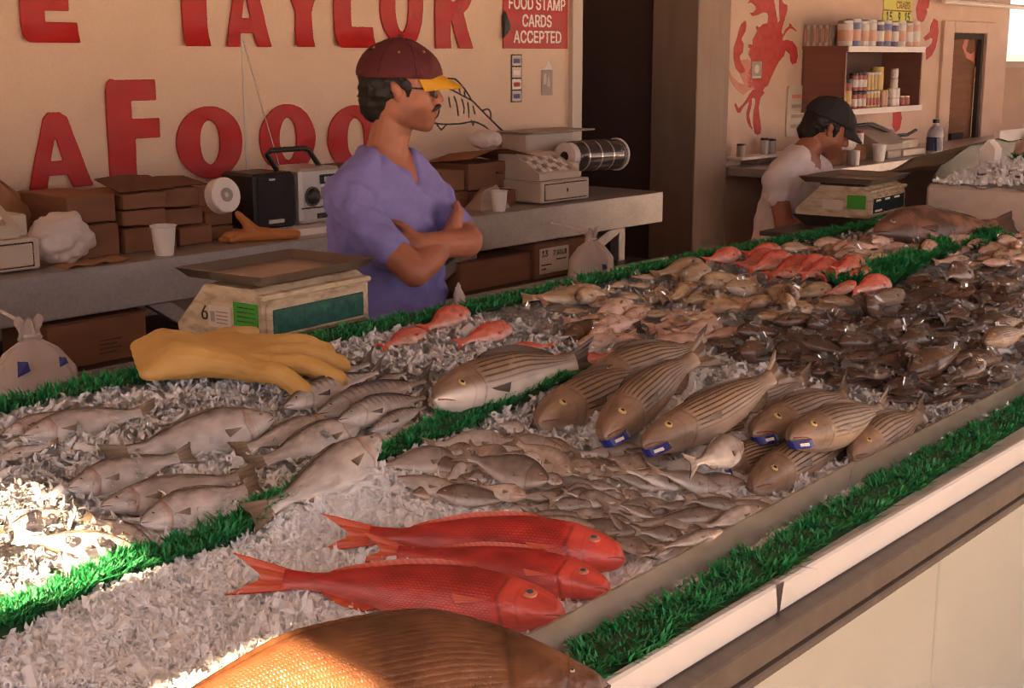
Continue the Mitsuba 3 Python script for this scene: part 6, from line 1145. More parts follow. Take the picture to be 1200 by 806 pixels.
part(k, 'dial_ring', aim(lathe([(.034, 0), (.042, 0), (.042, .006), (.034, .006)], 24), V(3.885, 4.37, 1.215), V(1, 0, 0), V(0, 0, 1)), 'dark_steel', 40)
part(k, 'tape_door', box(3.935, 4.03, 4.364, 4.372, 1.20, 1.25, .003), 'register_dark'); part(k, 'seam', box(3.825, 4.05, 4.366, 4.372, 1.165, 1.171), 'dark_joint', False)
part(k, 'tape_slot', box(3.91, 4.02, 4.364, 4.372, 1.12, 1.142, .002), 'black_plastic')
for i in range(6): part(k, 'button', box(3.93 + i * .014, 3.94 + i * .014, 4.363, 4.372, 1.255, 1.261), 'white_plastic', False)
part(k, 'handle', tube([(3.78, 4.47, 1.33), (3.72, 4.46, 1.40), (3.745, 4.46, 1.412), (3.93, 4.46, 1.412), (3.955, 4.46, 1.40), (4.02, 4.47, 1.33)], .012, 10), 'black_plastic', 40)
part(k, 'aerial', tube([(3.82, 4.50, 1.34), (3.70, 4.56, 1.86)], [.003, .0018], 6), 'steel', True)
k = solo('paper_stack', cat_([box(3.66 + i * .012, 4.02 + i * .01, 4.27 + .004 * i, 4.5, T_ + i * .006, T_ + i * .006 + .005) for i in range(4)]), 'white_plastic', 'stack of papers under the front of the boombox', 'paper', smooth=False)

# rubber glove on the bench
J = {'w': ((3.60, 4.24, T_ + .022), .022), 'p': ((3.50, 4.28, T_ + .030), .030), 'k': ((3.44, 4.31, T_ + .026), .024), 'f1': ((3.37, 4.34, T_ + .016), .015), 'f2': ((3.39, 4.30, T_ + .014), .013), 'f3': ((3.38, 4.32, T_ + .034), .014), 't1': ((3.46, 4.30, T_ + .085), .018), 't2': ((3.435, 4.31, T_ + .115), .015), 'c': ((3.66, 4.22, T_ + .018), .02)}
solo('rubber_glove', blob(J, [('c', 'w'), ('w', 'p'), ('p', 'k'), ('k', 'f1'), ('k', 'f2'), ('k', 'f3'), ('p', 't1'), ('t1', 't2')], .009, 6, 14), 'orange_glove', 'orange rubber glove lying on the bench before the black speaker', 'glove', smooth=True)

# ------------------------------------------------------------------ below the bench
def carton(x0, x1, y0, y1, z0, z1, label, lab=None):
    k = thing('cardboard_box', label, 'box')
    part(k, 'body', box(x0, x1, y0, y1, z0, z1, .004), 'cardboard'); part(k, 'flap', box(x0 - .004, x1 + .004, y0 - .004, (y0 + y1) / 2 - .003, z1, z1 + .005), 'cardboard_dark', False); part(k, 'flap', box(x0 - .004, x1 + .004, (y0 + y1) / 2 + .003, y1 + .004, z1, z1 + .005), 'cardboard_dark', False)
    return k
k = carton(2.50, 2.90, 4.19, 4.5, .723, .885, 'cardboard box with dark print on the lower shelf at the left')
for i, z in enumerate((.80, .785, .77, .755)): part(k, 'print', box(2.70, 2.79 - .02 * (i % 2), 4.1885, 4.1905, z, z + .007), 'cardboard_dark', False)
k = carton(4.62, 5.13, 4.19, 4.5, .723, .86, 'plain cardboard box on the lower shelf behind the worker')
k = carton(5.14, 5.56, 4.17, 4.5, .723, .895, 'cardboard box with a white label on the lower shelf')
lb_ = part(k, 'label', box(5.17, 5.40, 4.166, 4.1705, .745, .87, .001), 'label_white', False)
part(lb_, 'lettering', text('13', .03, (5.18, 4.1655, .83)), 'ink', False); part(lb_, 'lettering', text('7.50LB', .024, (5.27, 4.1655, .83)), 'ink', False)
for i, (a, b) in enumerate(((5.18, 5.22), (5.18, 5.26), (5.30, 5.38))): part(lb_, 'lettering', box(a, b, 4.165, 4.167, .765 + .02 * i, .772 + .02 * i), 'ink', False)

def tied_bag(cx, cy, z0, z1, w, label, seed, blue):
    k = thing('carrier_bag', label, 'bag'); n = 40; rows = []
    for q in np.linspace(0, 1, 26):
        z = z0 + (z1 - z0) * q; r = np.interp(q, [0, .08, .45, .72, .84, .90, 1], [.46, .5, .46, .26, .10, .075, .14]) * w; a = np.arange(n) * 2 * np.pi / n
        fold = 1 + (.10 + .22 * np.clip((q - .3) * 2, 0, 1)) * np.sin(a * 5 + seed + 2 * np.sin(a * 2 + seed)) * .6
        rows.append(np.stack([cx + r * fold * np.cos(a), cy + .55 * r * fold * np.sin(a), z + .012 * np.sin(a * 3 + seed) * (q > .9) * 3 + 0 * a], 1))
    m = grid_mesh(np.array(rows), wrap=True, caps=True); part(k, 'body', m, 'plastic_bag', True)
    for (dx, z, s) in blue:
        yb = cy - .55 * w * .5 - .004
        p = hull([(cx + dx - s, yb, z - s), (cx + dx + s, yb - .002, z - s * .4), (cx + dx + s * .7, yb, z + s), (cx + dx - s * .6, yb + .012, z + s * 1.2), (cx + dx, yb + .02, z)])
        part(k, 'print', p, 'blue_print', False)
    part(k, 'hanging_loop', tube([(cx, cy, z0 + (z1 - z0) * .9), (cx, cy + .01, z1), (cx, 4.10, .985), (cx, 4.178, .99)], .006, 6), 'white_plastic', True)
    part(k, 'knot', tube([(cx + .052 * w * math.cos(t) * 1.6, cy + .05 * w * math.sin(t) * 1.6, z0 + (z1 - z0) * .90) for t in np.linspace(0, 2 * np.pi, 14)], .006, 6), 'white_plastic', True)
tied_bag(2.28, 3.93, .67, .955, .31, 'knotted white plastic bag hanging at the far left below the bench', 1., ((-.08, .84, .022), (.06, .84, .014), (.08, .75, .02)))
tied_bag(5.27, 3.93, .735, .955, .30, 'knotted white plastic bag with a blue print in front of the labelled box', 2.4, ((.0, .80, .014),))

# ------------------------------------------------------------------ shop scales
def shop_scale(cx, cy, z, ang, label, w=.375, d=.27, number='6', dirt='beige_plastic'):
    k = thing('shop_scale', label, 'scale'); M = T().translate([cx, cy, z]).rotate([0, 0, 1], ang)
    def pt(base, m, b, s=20, par=k): return part(par, base, m, b, s, to_world=M)
    # foot pan: dark sloping sides
    pt('foot', hull([(.02, .03, .0), (w - .02, .03, 0), (.02, d - .02, 0), (w - .02, d - .02, 0), (-.012, -.006, .045), (w + .0, -.006, .045), (-.012, d + .03, .045), (w, d + .03, .045)]), 'dark_steel', False)
    pt('foot_plate', hull([(.03, -.004, .004), (w - .01, -.004, .012), (.008, -.010, .042), (w + .004, -.010, .045), (.03, .01, .004), (w, .01, .045)]), 'galvanised', False)
    prof = sg.Polygon([(0, .046), (0, .150), (.035, .172), (d * .70, .172), (d + .02, .066), (d + .02, .046)]).buffer(-.006).buffer(.006)
    m = aim(extr(prof, w), V(0, 0, 0), V(0, 1, 0), V(0, 0, 1))
    m.fix_normals(); pt('housing', m, 'beige_plastic', 20)
    fr = pt('display_frame', box(.012, w - .012, -.010, .004, .052, .140, .006), 'beige_plastic')
    pt('display', box(.026, w - .030, -.013, -.008, .064, .124, .002), 'screen_green' if number else 'screen_dark', 20, fr)
    pt('front_lip', box(-.004, w + .004, -.012, .02, .146, .160, .004), 'beige_plastic')
    if number:
        for i in range(14): pt('digit_glow', box(.05 + i * .02, .06 + i * .02, -.0138, -.0125, .08 + .004 * (i % 3), .108 - .003 * (i % 2), .0), 'screen_green', False, fr)
    else:
        for i, (a, b, zz) in enumerate(((.05, .10, .112), (.15, .20, .112), (.25, .31, .112), (.04, .12, .070))): pt('caption', box(a, b, -.0138, -.0125, zz, zz + .008), 'white_plastic', False, fr)
    # labels on the left side (x = 0 face)
    def side(y0, y1, z0, z1, m_, base): return pt(base, box(-.0025, .001, y0, y1, z0, z1), m_, False)
    side(.012, .092, .082, .138, 'label_green', 'green_label')
    for i in range(4): side(.018, .080, .092 + i * .011, .095 + i * .011, 'ink', 'print') if number else None
    if number:
        side(.102, .178, .070, .122, 'label_white', 'paper_label')
        for i in range(4): pt('print', box(-.0035, -.002, .112, .150, .080 + i * .009, .083 + i * .009), 'register_dark', False)
        pt('print', box(-.0035, -.002, .156, .170, .083, .108), 'register_dark', False)
        t = meshkit.text_mesh(number, .034, .0015, False); pt('painted_number', aim(t, V(-.0005, .208, .085), V(0, -1, 0), V(0, 0, 1)), 'ink', False)
    else: side(.11, .20, .075, .115, 'label_white', 'paper_label')
    # steel pan on top
    zt = .182; h = .024; o = [(-.014, -.016), (w + .010, -.016), (w + .010, d - .03), (-.014, d - .03)]
    xo0, yo0, xo1, yo1 = -.016, -.018, w + .012, d + .005
    def ring(x0, y0, x1, y1, z_): return [(x0, y0, z_), (x1, y0, z_), (x1, y1, z_), (x0, y1, z_)]
    i_ = .022
    g = np.array([ring(xo0 + i_, yo0 + i_, xo1 - i_, yo1 - i_, zt), ring(xo0, yo0, xo1, yo1, zt + h), ring(xo0 + .004, yo0 + .004, xo1 - .004, yo1 - .004, zt + h + .001), ring(xo0 + i_ + .003, yo0 + i_ + .003, xo1 - i_ - .003, yo1 - i_ - .003, zt + .004)])
    tr = grid_mesh(g, wrap=True, caps=True); tr.fix_normals(); pt('pan', tr, 'steel', False)
    pt('pan_support', box(.06, w - .06, .05, d - .06, .170, zt + .001), 'black_plastic', False)
    return k
part('display_counter', 'rear_shelf', box(1.86, 2.48, 2.44, 2.74, 1.073, 1.091, .003), 'dark_steel')
part('display_counter', 'rear_shelf', box(4.90, 5.70, 2.44, 2.80, 1.08, 1.099, .003), 'dark_steel')
shop_scale(2.02, 2.46, 1.092, 5, 'dirty beige shop scale with the number 6 and a steel pan, left of the worker')
shop_scale(5.20, 2.47, 1.10, 4, 'shop scale with a dark display in front of the second worker', number='', w=.40, d=.30)

# work glove lying on the ice
gz = lambda x, y, h: (x - .03, y - .055, float(bed(x - .03, y - .055)) + .010 + h * .85)
J = {'c0': (gz(1.655, 2.30, .05), .040), 'c1': (gz(1.70, 2.41, .045), .036), 'c2': (gz(1.575, 2.30, .03), .012), 'c3': (gz(1.67, 2.47, .03), .012), 'w0': (gz(1.705, 2.27, .048), .034), 'w1': (gz(1.745, 2.345, .046), .032),
     'p0': (gz(1.742, 2.205, .048), .030), 'p1': (gz(1.825, 2.32, .044), .028)}
B_ = [('c0', 'c1', 'c2', 'c3', 'w0', 'w1'), ('w0', 'w1', 'p0', 'p1')]
for nm, (kx, ky), (dx, dy), ln, r in (('a', (1.745, 2.165), (.22, -.975), .110, .0205), ('b', (1.80, 2.19), (.50, -.866), .145, .021), ('d', (1.85, 2.235), (.66, -.75), .140, .021), ('e', (1.89, 2.285), (.84, -.55), .115, .0195)):
    J[nm + '0'] = (gz(kx, ky, .046), .024); p0 = V(*J[nm + '0'][0]); p1 = p0 + V(dx, dy, .06) * ln * .5; p2 = p0 + V(dx, dy, 0) * ln; p2[2] = gz(p2[0], p2[1], 0)[2] + r + .014
    J[nm + '1'] = (p1, r * 1.08); J[nm + '2'] = (p2, r); B_ += [('p0', 'p1', nm + '0'), (nm + '0', nm + '1'), (nm + '1', nm + '2')]
J['t1'] = (gz(1.86, 2.40, .04), .02); J['t2'] = (gz(1.93, 2.40, .035), .017); B_ += [('p1', 'w1', 't1'), ('t1', 't2')]
m = blob(J, B_, .007, 4, 16); v = np.asarray(m.vertices); m.vertices = v + np.asarray(m.vertex_normals) * ((meshkit.fbm(v * 45, 3, 3) - .5) * .007)[:, None]
k = solo('work_glove', m, 'rubber_glove', 'large yellowish rubber work glove lying flat on the ice below the scale', 'glove', smooth=True)

# ------------------------------------------------------------------ the far right corner
k = thing('side_counter', 'dark topped service counter along the crab wall', 'counter')
part(k, 'top', box(7.95, 13.2, 4.16, WY - .01, BZ - .06, BZ, .004), 'galvanised'); part(k, 'apron', box(7.95, 13.2, 4.20, 4.24, .86, BZ - .06), 'black_plastic', False)
for i in range(6): part(k, 'cabinet_front', box(7.96 + i * .86, 8.80 + i * .86, 4.22, 4.26, .05, .858, .004), 'crab_wall_paint')
k = thing('wall_ledge', 'narrow white ledge on the crab wall left of the second worker', 'shelf'); part(k, 'board', box(7.97, 8.75, 4.70, WY, 1.115, 1.135, .003), 'white_plastic'); part(k, 'bracket', box(8.20, 8.23, 4.72, WY, 1.03, 1.115), 'steel', False)
def jar(base, x, y, z, r, h, body, lid, label, group=None, cat='jar', band=None):
    k = thing(base, label, cat, group); part(k, 'body', lathe([(0, 0), (r, 0), (r, h * .86), (r * .92, h * .88), (0, h * .88)], 14, (x, y, z)), body, 40); part(k, 'lid', lathe([(0, h * .86), (r * .96, h * .86), (r * .96, h), (0, h)], 14, (x, y, z)), lid, 40)
    if band: part(k, 'label', lathe([(r * 1.0, h * .2), (r * 1.03, h * .2), (r * 1.03, h * .62), (r * 1.0, h * .62)], 14, (x, y, z)), band, 40)
mat('tin_blue', pr((.12, .16, .34), .35)); mat('tin_peach', pr((.60, .33, .24), .4)); mat('tin_pale', pr((.62, .56, .52), .35)); mat('sauce_red', pr((.34, .04, .03), .25)); mat('mustard', pr((.55, .36, .10), .3)); mat('violet_tin', pr((.10, .06, .16), .35)); mat('bottle_blue', pr((.03, .04, .12), .1)); mat('clear_bottle', pr((.45, .40, .40), .1))
k = thing('shelf_cabinet', 'open wooden wall shelf cabinet full of tins and sauces', 'shelf')
SX0, SX1, SY, Z1, Z2 = 9.01, 10.30, 4.50, 1.845, 1.415
part(k, 'side', box(SX0, SX0 + .02, SY + .01, WY, Z2, Z1 + .0), mat('red_wood', pr(grainy((.20, .085, .06), (.27, .12, .085), 3, 3, 30), .5)), False); part(k, 'side', box(SX1 - .02, SX1, SY + .01, WY, Z2, Z1), 'red_wood', False); part(k, 'back', box(SX0, SX1, WY - .02, WY - .005, Z2, Z1), 'dark_room', False)
part(k, 'board', box(SX0 - .01, SX1 + .01, SY, WY, Z1 - .005, Z1 + .02), 'red_wood', False); part(k, 'board', box(SX0 - .01, SX1 + .01, SY, WY, Z2 - .02, Z2), 'red_wood', False)
for z in (Z1 - .022, Z2 - .032):
    for i in range(4): part(k, 'price_rail', box(SX0 + i * .323, SX0 + i * .323 + .319, SY - .012, SY, z, z + .042, .002), 'white_plastic', False)
seq = ['tin_pale', 'tin_blue', 'tin_pale', 'tin_pale', 'violet_tin', 'tin_blue', 'violet_tin', 'tin_pale', 'tin_peach', 'tin_peach']
for i, b in enumerate(seq): jar('tin', SX0 + .07 + i * .125, SY + .055, Z1 + .02, .055, .185 + .01 * (i % 2), b, 'steel', '%s tin from the left in the front row on top of the shelf cabinet' % ORD_[i], 'tins on top of the shelf', 'tin', 'tin_peach' if b in ('tin_pale', 'tin_blue') else None) if False else None
ORD_ = ['first', 'second', 'third', 'fourth', 'fifth', 'sixth', 'seventh', 'eighth', 'ninth', 'tenth', 'eleventh', 'twelfth']
for i, b in enumerate(seq): jar('tin', SX0 + .07 + i * .125, SY + .06, Z1 + .02, .055, .175 + .012 * (i % 2), b, 'steel', ORD_[i] + ' tin from the left along the front on top of the shelf', 'tins on top of the shelf', 'tin', 'tin_peach' if b in ('tin_pale', 'tin_blue') else 'tin_pale')
for i in range(9):
    y = SY + .13 + i * .024
    kk = thing('carton', ORD_[i] + ' thin carton from the front in the row on the left end of the shelf', 'carton', 'cartons on the shelf end'); part(kk, 'body', box(SX0 - .004, SX0 + .10, y, y + .021, Z1 + .02, Z1 + .165, .001), 'tin_pale' if i % 2 else 'register_dark', False); part(kk, 'label', box(SX0 - .006, SX0 - .003, y + .003, y + .018, Z1 + .045, Z1 + .14), 'tin_peach' if i % 3 else 'register_dark', False)
n = 0
for i in range(2): jar('sauce_bottle', SX0 + .06 + i * .085, SY + .06, Z2, .034, .22, 'sauce_red', 'black_plastic', ORD_[i] + ' dark red sauce bottle from the left on the lower shelf', 'sauce bottles', 'bottle', 'mustard')
for row in range(2):
    for i in range(3): jar('sauce_jar', SX0 + .24 + i * .072, SY + .06, Z2 + row * .135, .033, .125, 'sauce_red', 'black_plastic', '%s red jar from the left in the %s row on the lower shelf' % (ORD_[i], ('bottom', 'top')[row]), 'red jars', 'jar', 'tin_pale')
    for i in range(4): jar('mustard_jar', SX0 + .46 + i * .056, SY + .06, Z2 + row * .135, .025, .128, 'mustard', 'tin_pale', '%s yellow jar from the left in the %s row on the lower shelf' % (ORD_[i], ('bottom', 'top')[row]), 'yellow jars', 'jar', 'sauce_red' if row == 0 else None)
jar('oil_bottle', SX0 + .82, SY + .16, Z2, .055, .30, 'mustard', 'mustard', 'tall yellow bottle behind the white tubs on the lower shelf', None, 'bottle')
for i in range(2): jar('spice_tin', SX0 + .74 + i * .05, SY + .07, Z2, .024, .13, 'tin_peach', 'mustard', ORD_[i] + ' small orange spice tin beside the white tubs', 'spice tins', 'tin')
for i, (x, z) in enumerate(((.90, 0), (.97, 0), (.90, .072), (.97, .072), (.935, .144), (.935, .216))): jar('tub', SX0 + x, SY + .07, Z2 + z, .034 if z < .1 else .03, .07, 'white_plastic', 'tin_pale', ['left bottom', 'right bottom', 'left middle', 'right middle', 'upper', 'topmost'][i] + ' white tub of the pyramid on the lower shelf', 'white tubs', 'tub')
for i in range(2): jar('low_jar', SX0 + 1.10 + i * .09, SY + .09, Z2, .04, .08, 'sauce_red', 'steel', ORD_[i] + ' low red jar at the right end of the lower shelf', 'low jars', 'jar')
# things on the side counter
solo('cardboard_box', box(8.42, 8.68, 4.30, 4.55, BZ, 1.16, .004), 'cardboard', 'brown box on the side counter under the paper towel roll', 'box')
solo('cardboard_box', box(8.74, 9.02, 4.32, 4.55, BZ, 1.19, .004), 'cardboard', 'brown box on the side counter left of the foam cup', 'box')
k = thing('paper_towel', 'roll of white paper towel lying on the box beside the second worker', 'roll'); part(k, 'roll', tube([(8.38, 4.42, 1.222), (8.72, 4.30, 1.222)], .06, 20), 'white_plastic', 30); part(k, 'core', tube([(8.715, 4.30, 1.222), (8.725, 4.297, 1.222)], .02, 14), 'cardboard_dark', 30)
jar('sauce_bottle', 8.98, 4.36, 1.19, .03, .09, 'white_plastic', 'red_vinyl', 'white squeeze bottle with a red cap on the box', None, 'bottle')
solo('drinking_glass', lathe([(0, 0), (.04, 0), (.042, .10), (.038, .10), (.036, .006), (0, .006)], 18, (8.62, 4.22, BZ)), 'clear_bottle', 'grey drinking glass on the side counter beside the boxes', 'glass')
foam_cup(9.05, 4.24, BZ, .12, 'white foam cup on the side counter left of the far register')
k = thing('cash_register', 'large grey cash register on the side counter below the shelf', 'cash register')
part(k, 'base', box(9.28, 9.92, 4.28, 4.62, BZ, 1.13, .006), 'register_dark')
part(k, 'housing', aim(extr(sg.Polygon([(4.30, 1.13), (4.30, 1.17), (4.48, 1.27), (4.60, 1.31), (4.62, 1.13)]), .46), V(9.22, 0, 0), V(0, 1, 0), V(0, 0, 1)), 'register_dark', False)
part(k, 'drawer', box(9.50, 9.88, 4.262, 4.29, BZ + .008, 1.125, .004), 'register_plastic'); part(k, 'printer', box(9.56, 9.84, 4.30, 4.5, 1.13, 1.19, .006), 'register_plastic'); part(k, 'cover', tube([(9.10, 4.5, 1.30), (9.3, 4.46, 1.315), (9.5, 4.44, 1.27), (9.7, 4.44, 1.215), (9.95, 4.44, 1.21), (10.1, 4.44, 1.24)], .012, 8), 'black_plastic', True)
k = thing('water_bottle', 'clear bottle with a dark blue label on the side counter', 'bottle'); part(k, 'body', lathe([(0, 0), (.06, 0), (.062, .15), (.05, .19), (.022, .215), (.022, .235), (0, .235)], 18, (9.95, 4.22, BZ)), 'clear_bottle', 40); part(k, 'label', lathe([(.0622, .03), (.064, .03), (.064, .13), (.0622, .13)], 18, (9.95, 4.22, BZ)), 'bottle_blue', 40); part(k, 'cap', lathe([(0, .235), (.025, .235), (.025, .26), (0, .26)], 14, (9.95, 4.22, BZ)), 'black_plastic', 40)
solo('dark_box', box(9.62, 9.90, 4.52, 4.70, 1.19, 1.25, .004), 'register_dark', 'dark box behind the water bottle at the wall', 'box')
solo('white_board', box(11.25, 11.85, 4.22, 4.27, BZ, 1.19, .004), 'white_plastic', 'white board standing on the side counter below the door', 'board')
m = blob({'a': ((11.75, 4.12, 1.12), .05), 'b': ((12.0, 4.10, 1.12), .06), 'c': ((12.2, 4.1, 1.09), .05)}, [('a', 'b'), ('b', 'c')], .02, 4, 12); solo('black_bag', m, 'black_plastic', 'black bag at the end of the side counter', 'bag', smooth=True)
for i, (x, h, c) in enumerate(((8.05, .085, 'register_dark'), (8.36, .11, 'clear_bottle'), (8.46, .10, 'clear_bottle'))): jar('small_bottle', x, 4.76, 1.135, .03, h, c, 'black_plastic', ['dark', 'clear', 'second clear'][i] + ' small bottle on the white ledge of the crab wall', None, 'bottle')

# big heap of ice in a white bin at the far end, with the carton and garnish on it
k = thing('ice_bin', 'large white foam bin heaped with ice at the far end of the counter', 'bin')
part(k, 'bin', box(5.50, 7.15, 1.45, 2.36, 1.05, 1.275, .015), mat('bin_foam', pr(grainy((.55, .42, .36), (.66, .53, .46), 30, 30, 30), .6)))
gxx, gyy = np.meshgrid(np.linspace(5.50, 7.15, 110), np.linspace(1.45, 2.36, 60), indexing='ij')
hz = 1.27 + .055 * np.clip(np.minimum(gxx - 5.50, 7.15 - gxx) / .25, 0, 1) * np.clip(np.minimum(gyy - 1.45, 2.36 - gyy) / .15, 0, 1) + .035 * (meshkit.fbm(np.stack([gxx * 22, gyy * 22, gxx * 0], -1), 3, 4) - .4)
m = grid_mesh(np.stack([gxx, gyy, hz], -1)); m.invert() if m.face_normals[:, 2].mean() < 0 else None
part(k, 'ice_heap', m, 'ice_body', True)
n = 5000; x, y = rs.uniform(5.52, 7.1, n), rs.uniform(1.48, 2.34, n); zz = RegularGridInterpolator((np.linspace(5.50, 7.15, 110), np.linspace(1.45, 2.36, 60)), hz)(np.stack([x, y], -1)) + .01
part(k, 'ice_chips', bake(SH[2], n, np.stack([x, y, zz], -1), rs.uniform(.012, .028, n), rs), 'ice_cloudy', False, kind='stuff')
k = thing('milk_carton', 'small white gable topped carton standing on the ice heap', 'carton'); cx, cy, cz = 5.98, 2.28, 1.325
part(k, 'body', box(cx - .04, cx + .04, cy - .035, cy + .035, cz, cz + .075, .002), 'white_plastic'); part(k, 'gable', hull([(cx - .04, cy - .035, cz + .075), (cx + .04, cy - .035, cz + .075), (cx - .04, cy + .035, cz + .075), (cx + .04, cy + .035, cz + .075), (cx - .035, cy, cz + .115), (cx + .035, cy, cz + .115)]), 'white_plastic', False)
garnish('garnish_clump', 'dark green plastic garnish on the ice heap at the right edge', [(6.18, 2.20), (6.35, 2.12), (6.6, 2.05)], .12, 900, .03, .06, zfun=lambda x, y: 1.315 + 0 * x)
m = crumple(ellipsoid((6.45, 2.22, 1.37), (.16, .10, .05), 4), .05, 14, 31); solo('pale_flesh', m, mat('pink_flesh', pr((.66, .48, .44), .35)), 'pinkish white heap of seafood on the garnish at the right edge', 'seafood', smooth=40)
# black sheet arching behind the ice
g = np.array([[(6.22 + 1.5 * q + .05 * s, 2.66 + .3 * s, 1.06 + (np.interp(q, [0, .05, .2, .45, .75, 1], [.0, .20, .27, .315, .30, .25])) * (1 - .25 * s) + .008 * math.sin(q * 25)) for s in np.linspace(0, 1, 5)] for q in np.linspace(0, 1, 24)])
k = thing('black_sheet', 'black plastic sheet arching behind the ice heap', 'sheet'); part(k, 'top', sheet(g, .006), 'black_plastic', True)
g2 = np.array([[(p[0][0], p[0][1] + .01, 1.06 + (p[0][2] - 1.06) * (1 - s) - .4 * s) for s in np.linspace(0, 1, 4)] for p in g]); part(k, 'front', sheet(g2, .006), 'black_plastic', True)
# blue bands through the mouths of the striped fish
BANDS = [i for i, f in enumerate(FISHES) if f.sp == 'bass' and ('blue' in FT[i][1] or 'broadest' in FT[i][1])]
for n, i in enumerate(BANDS):
    f = FISHES[i]; mth = f.at(.035, -.02, .01); Lf = f.L
    pts = []
    for t in np.linspace(0, 2 * np.pi, 22):
        r1, r2 = .062 * Lf, .045 * Lf
        pts.append(f.c(np.array(.05)) + f.X * (-r1 * math.cos(t) * 1.0 - .006) + f.Z * (r2 * math.sin(t) + .012 * Lf) + f.D * (-.03 * Lf - .008 * math.sin(t)))
    loop = np.array(pts); up = f.D
    nn = len(loop); t = np.gradient(loop, axis=0); t /= np.linalg.norm(t, axis=1, keepdims=True); wv = np.broadcast_to(f.D, t.shape); ov = np.cross(t, wv)
    hw, ht = .0075, .0012
    sec = np.stack([loop + wv * hw + ov * ht, loop - wv * hw + ov * ht, loop - wv * hw - ov * ht, loop + wv * hw - ov * ht], 1)
    k = solo('blue_band', grid_mesh(sec, wrap=True), 'blue_band', 'blue plastic band through the mouth of the ' + ' '.join(FT[i][1].replace('striped bass', 'bass').split()[:6]), 'band', smooth=False)
    for j in (3, 8): 
        p = loop[j]; b = box(-.010, .010, -.003, .003, 0, .0006); part(k, 'lettering', aim(b, p - ov[j] * ht, t[j], wv[j]), 'white_vinyl', False) if np.dot(-ov[j], V(-.75, -.63, .2)) > 0 else part(k, 'lettering', aim(b, p + ov[j] * ht, t[j], -wv[j]), 'white_vinyl', False)

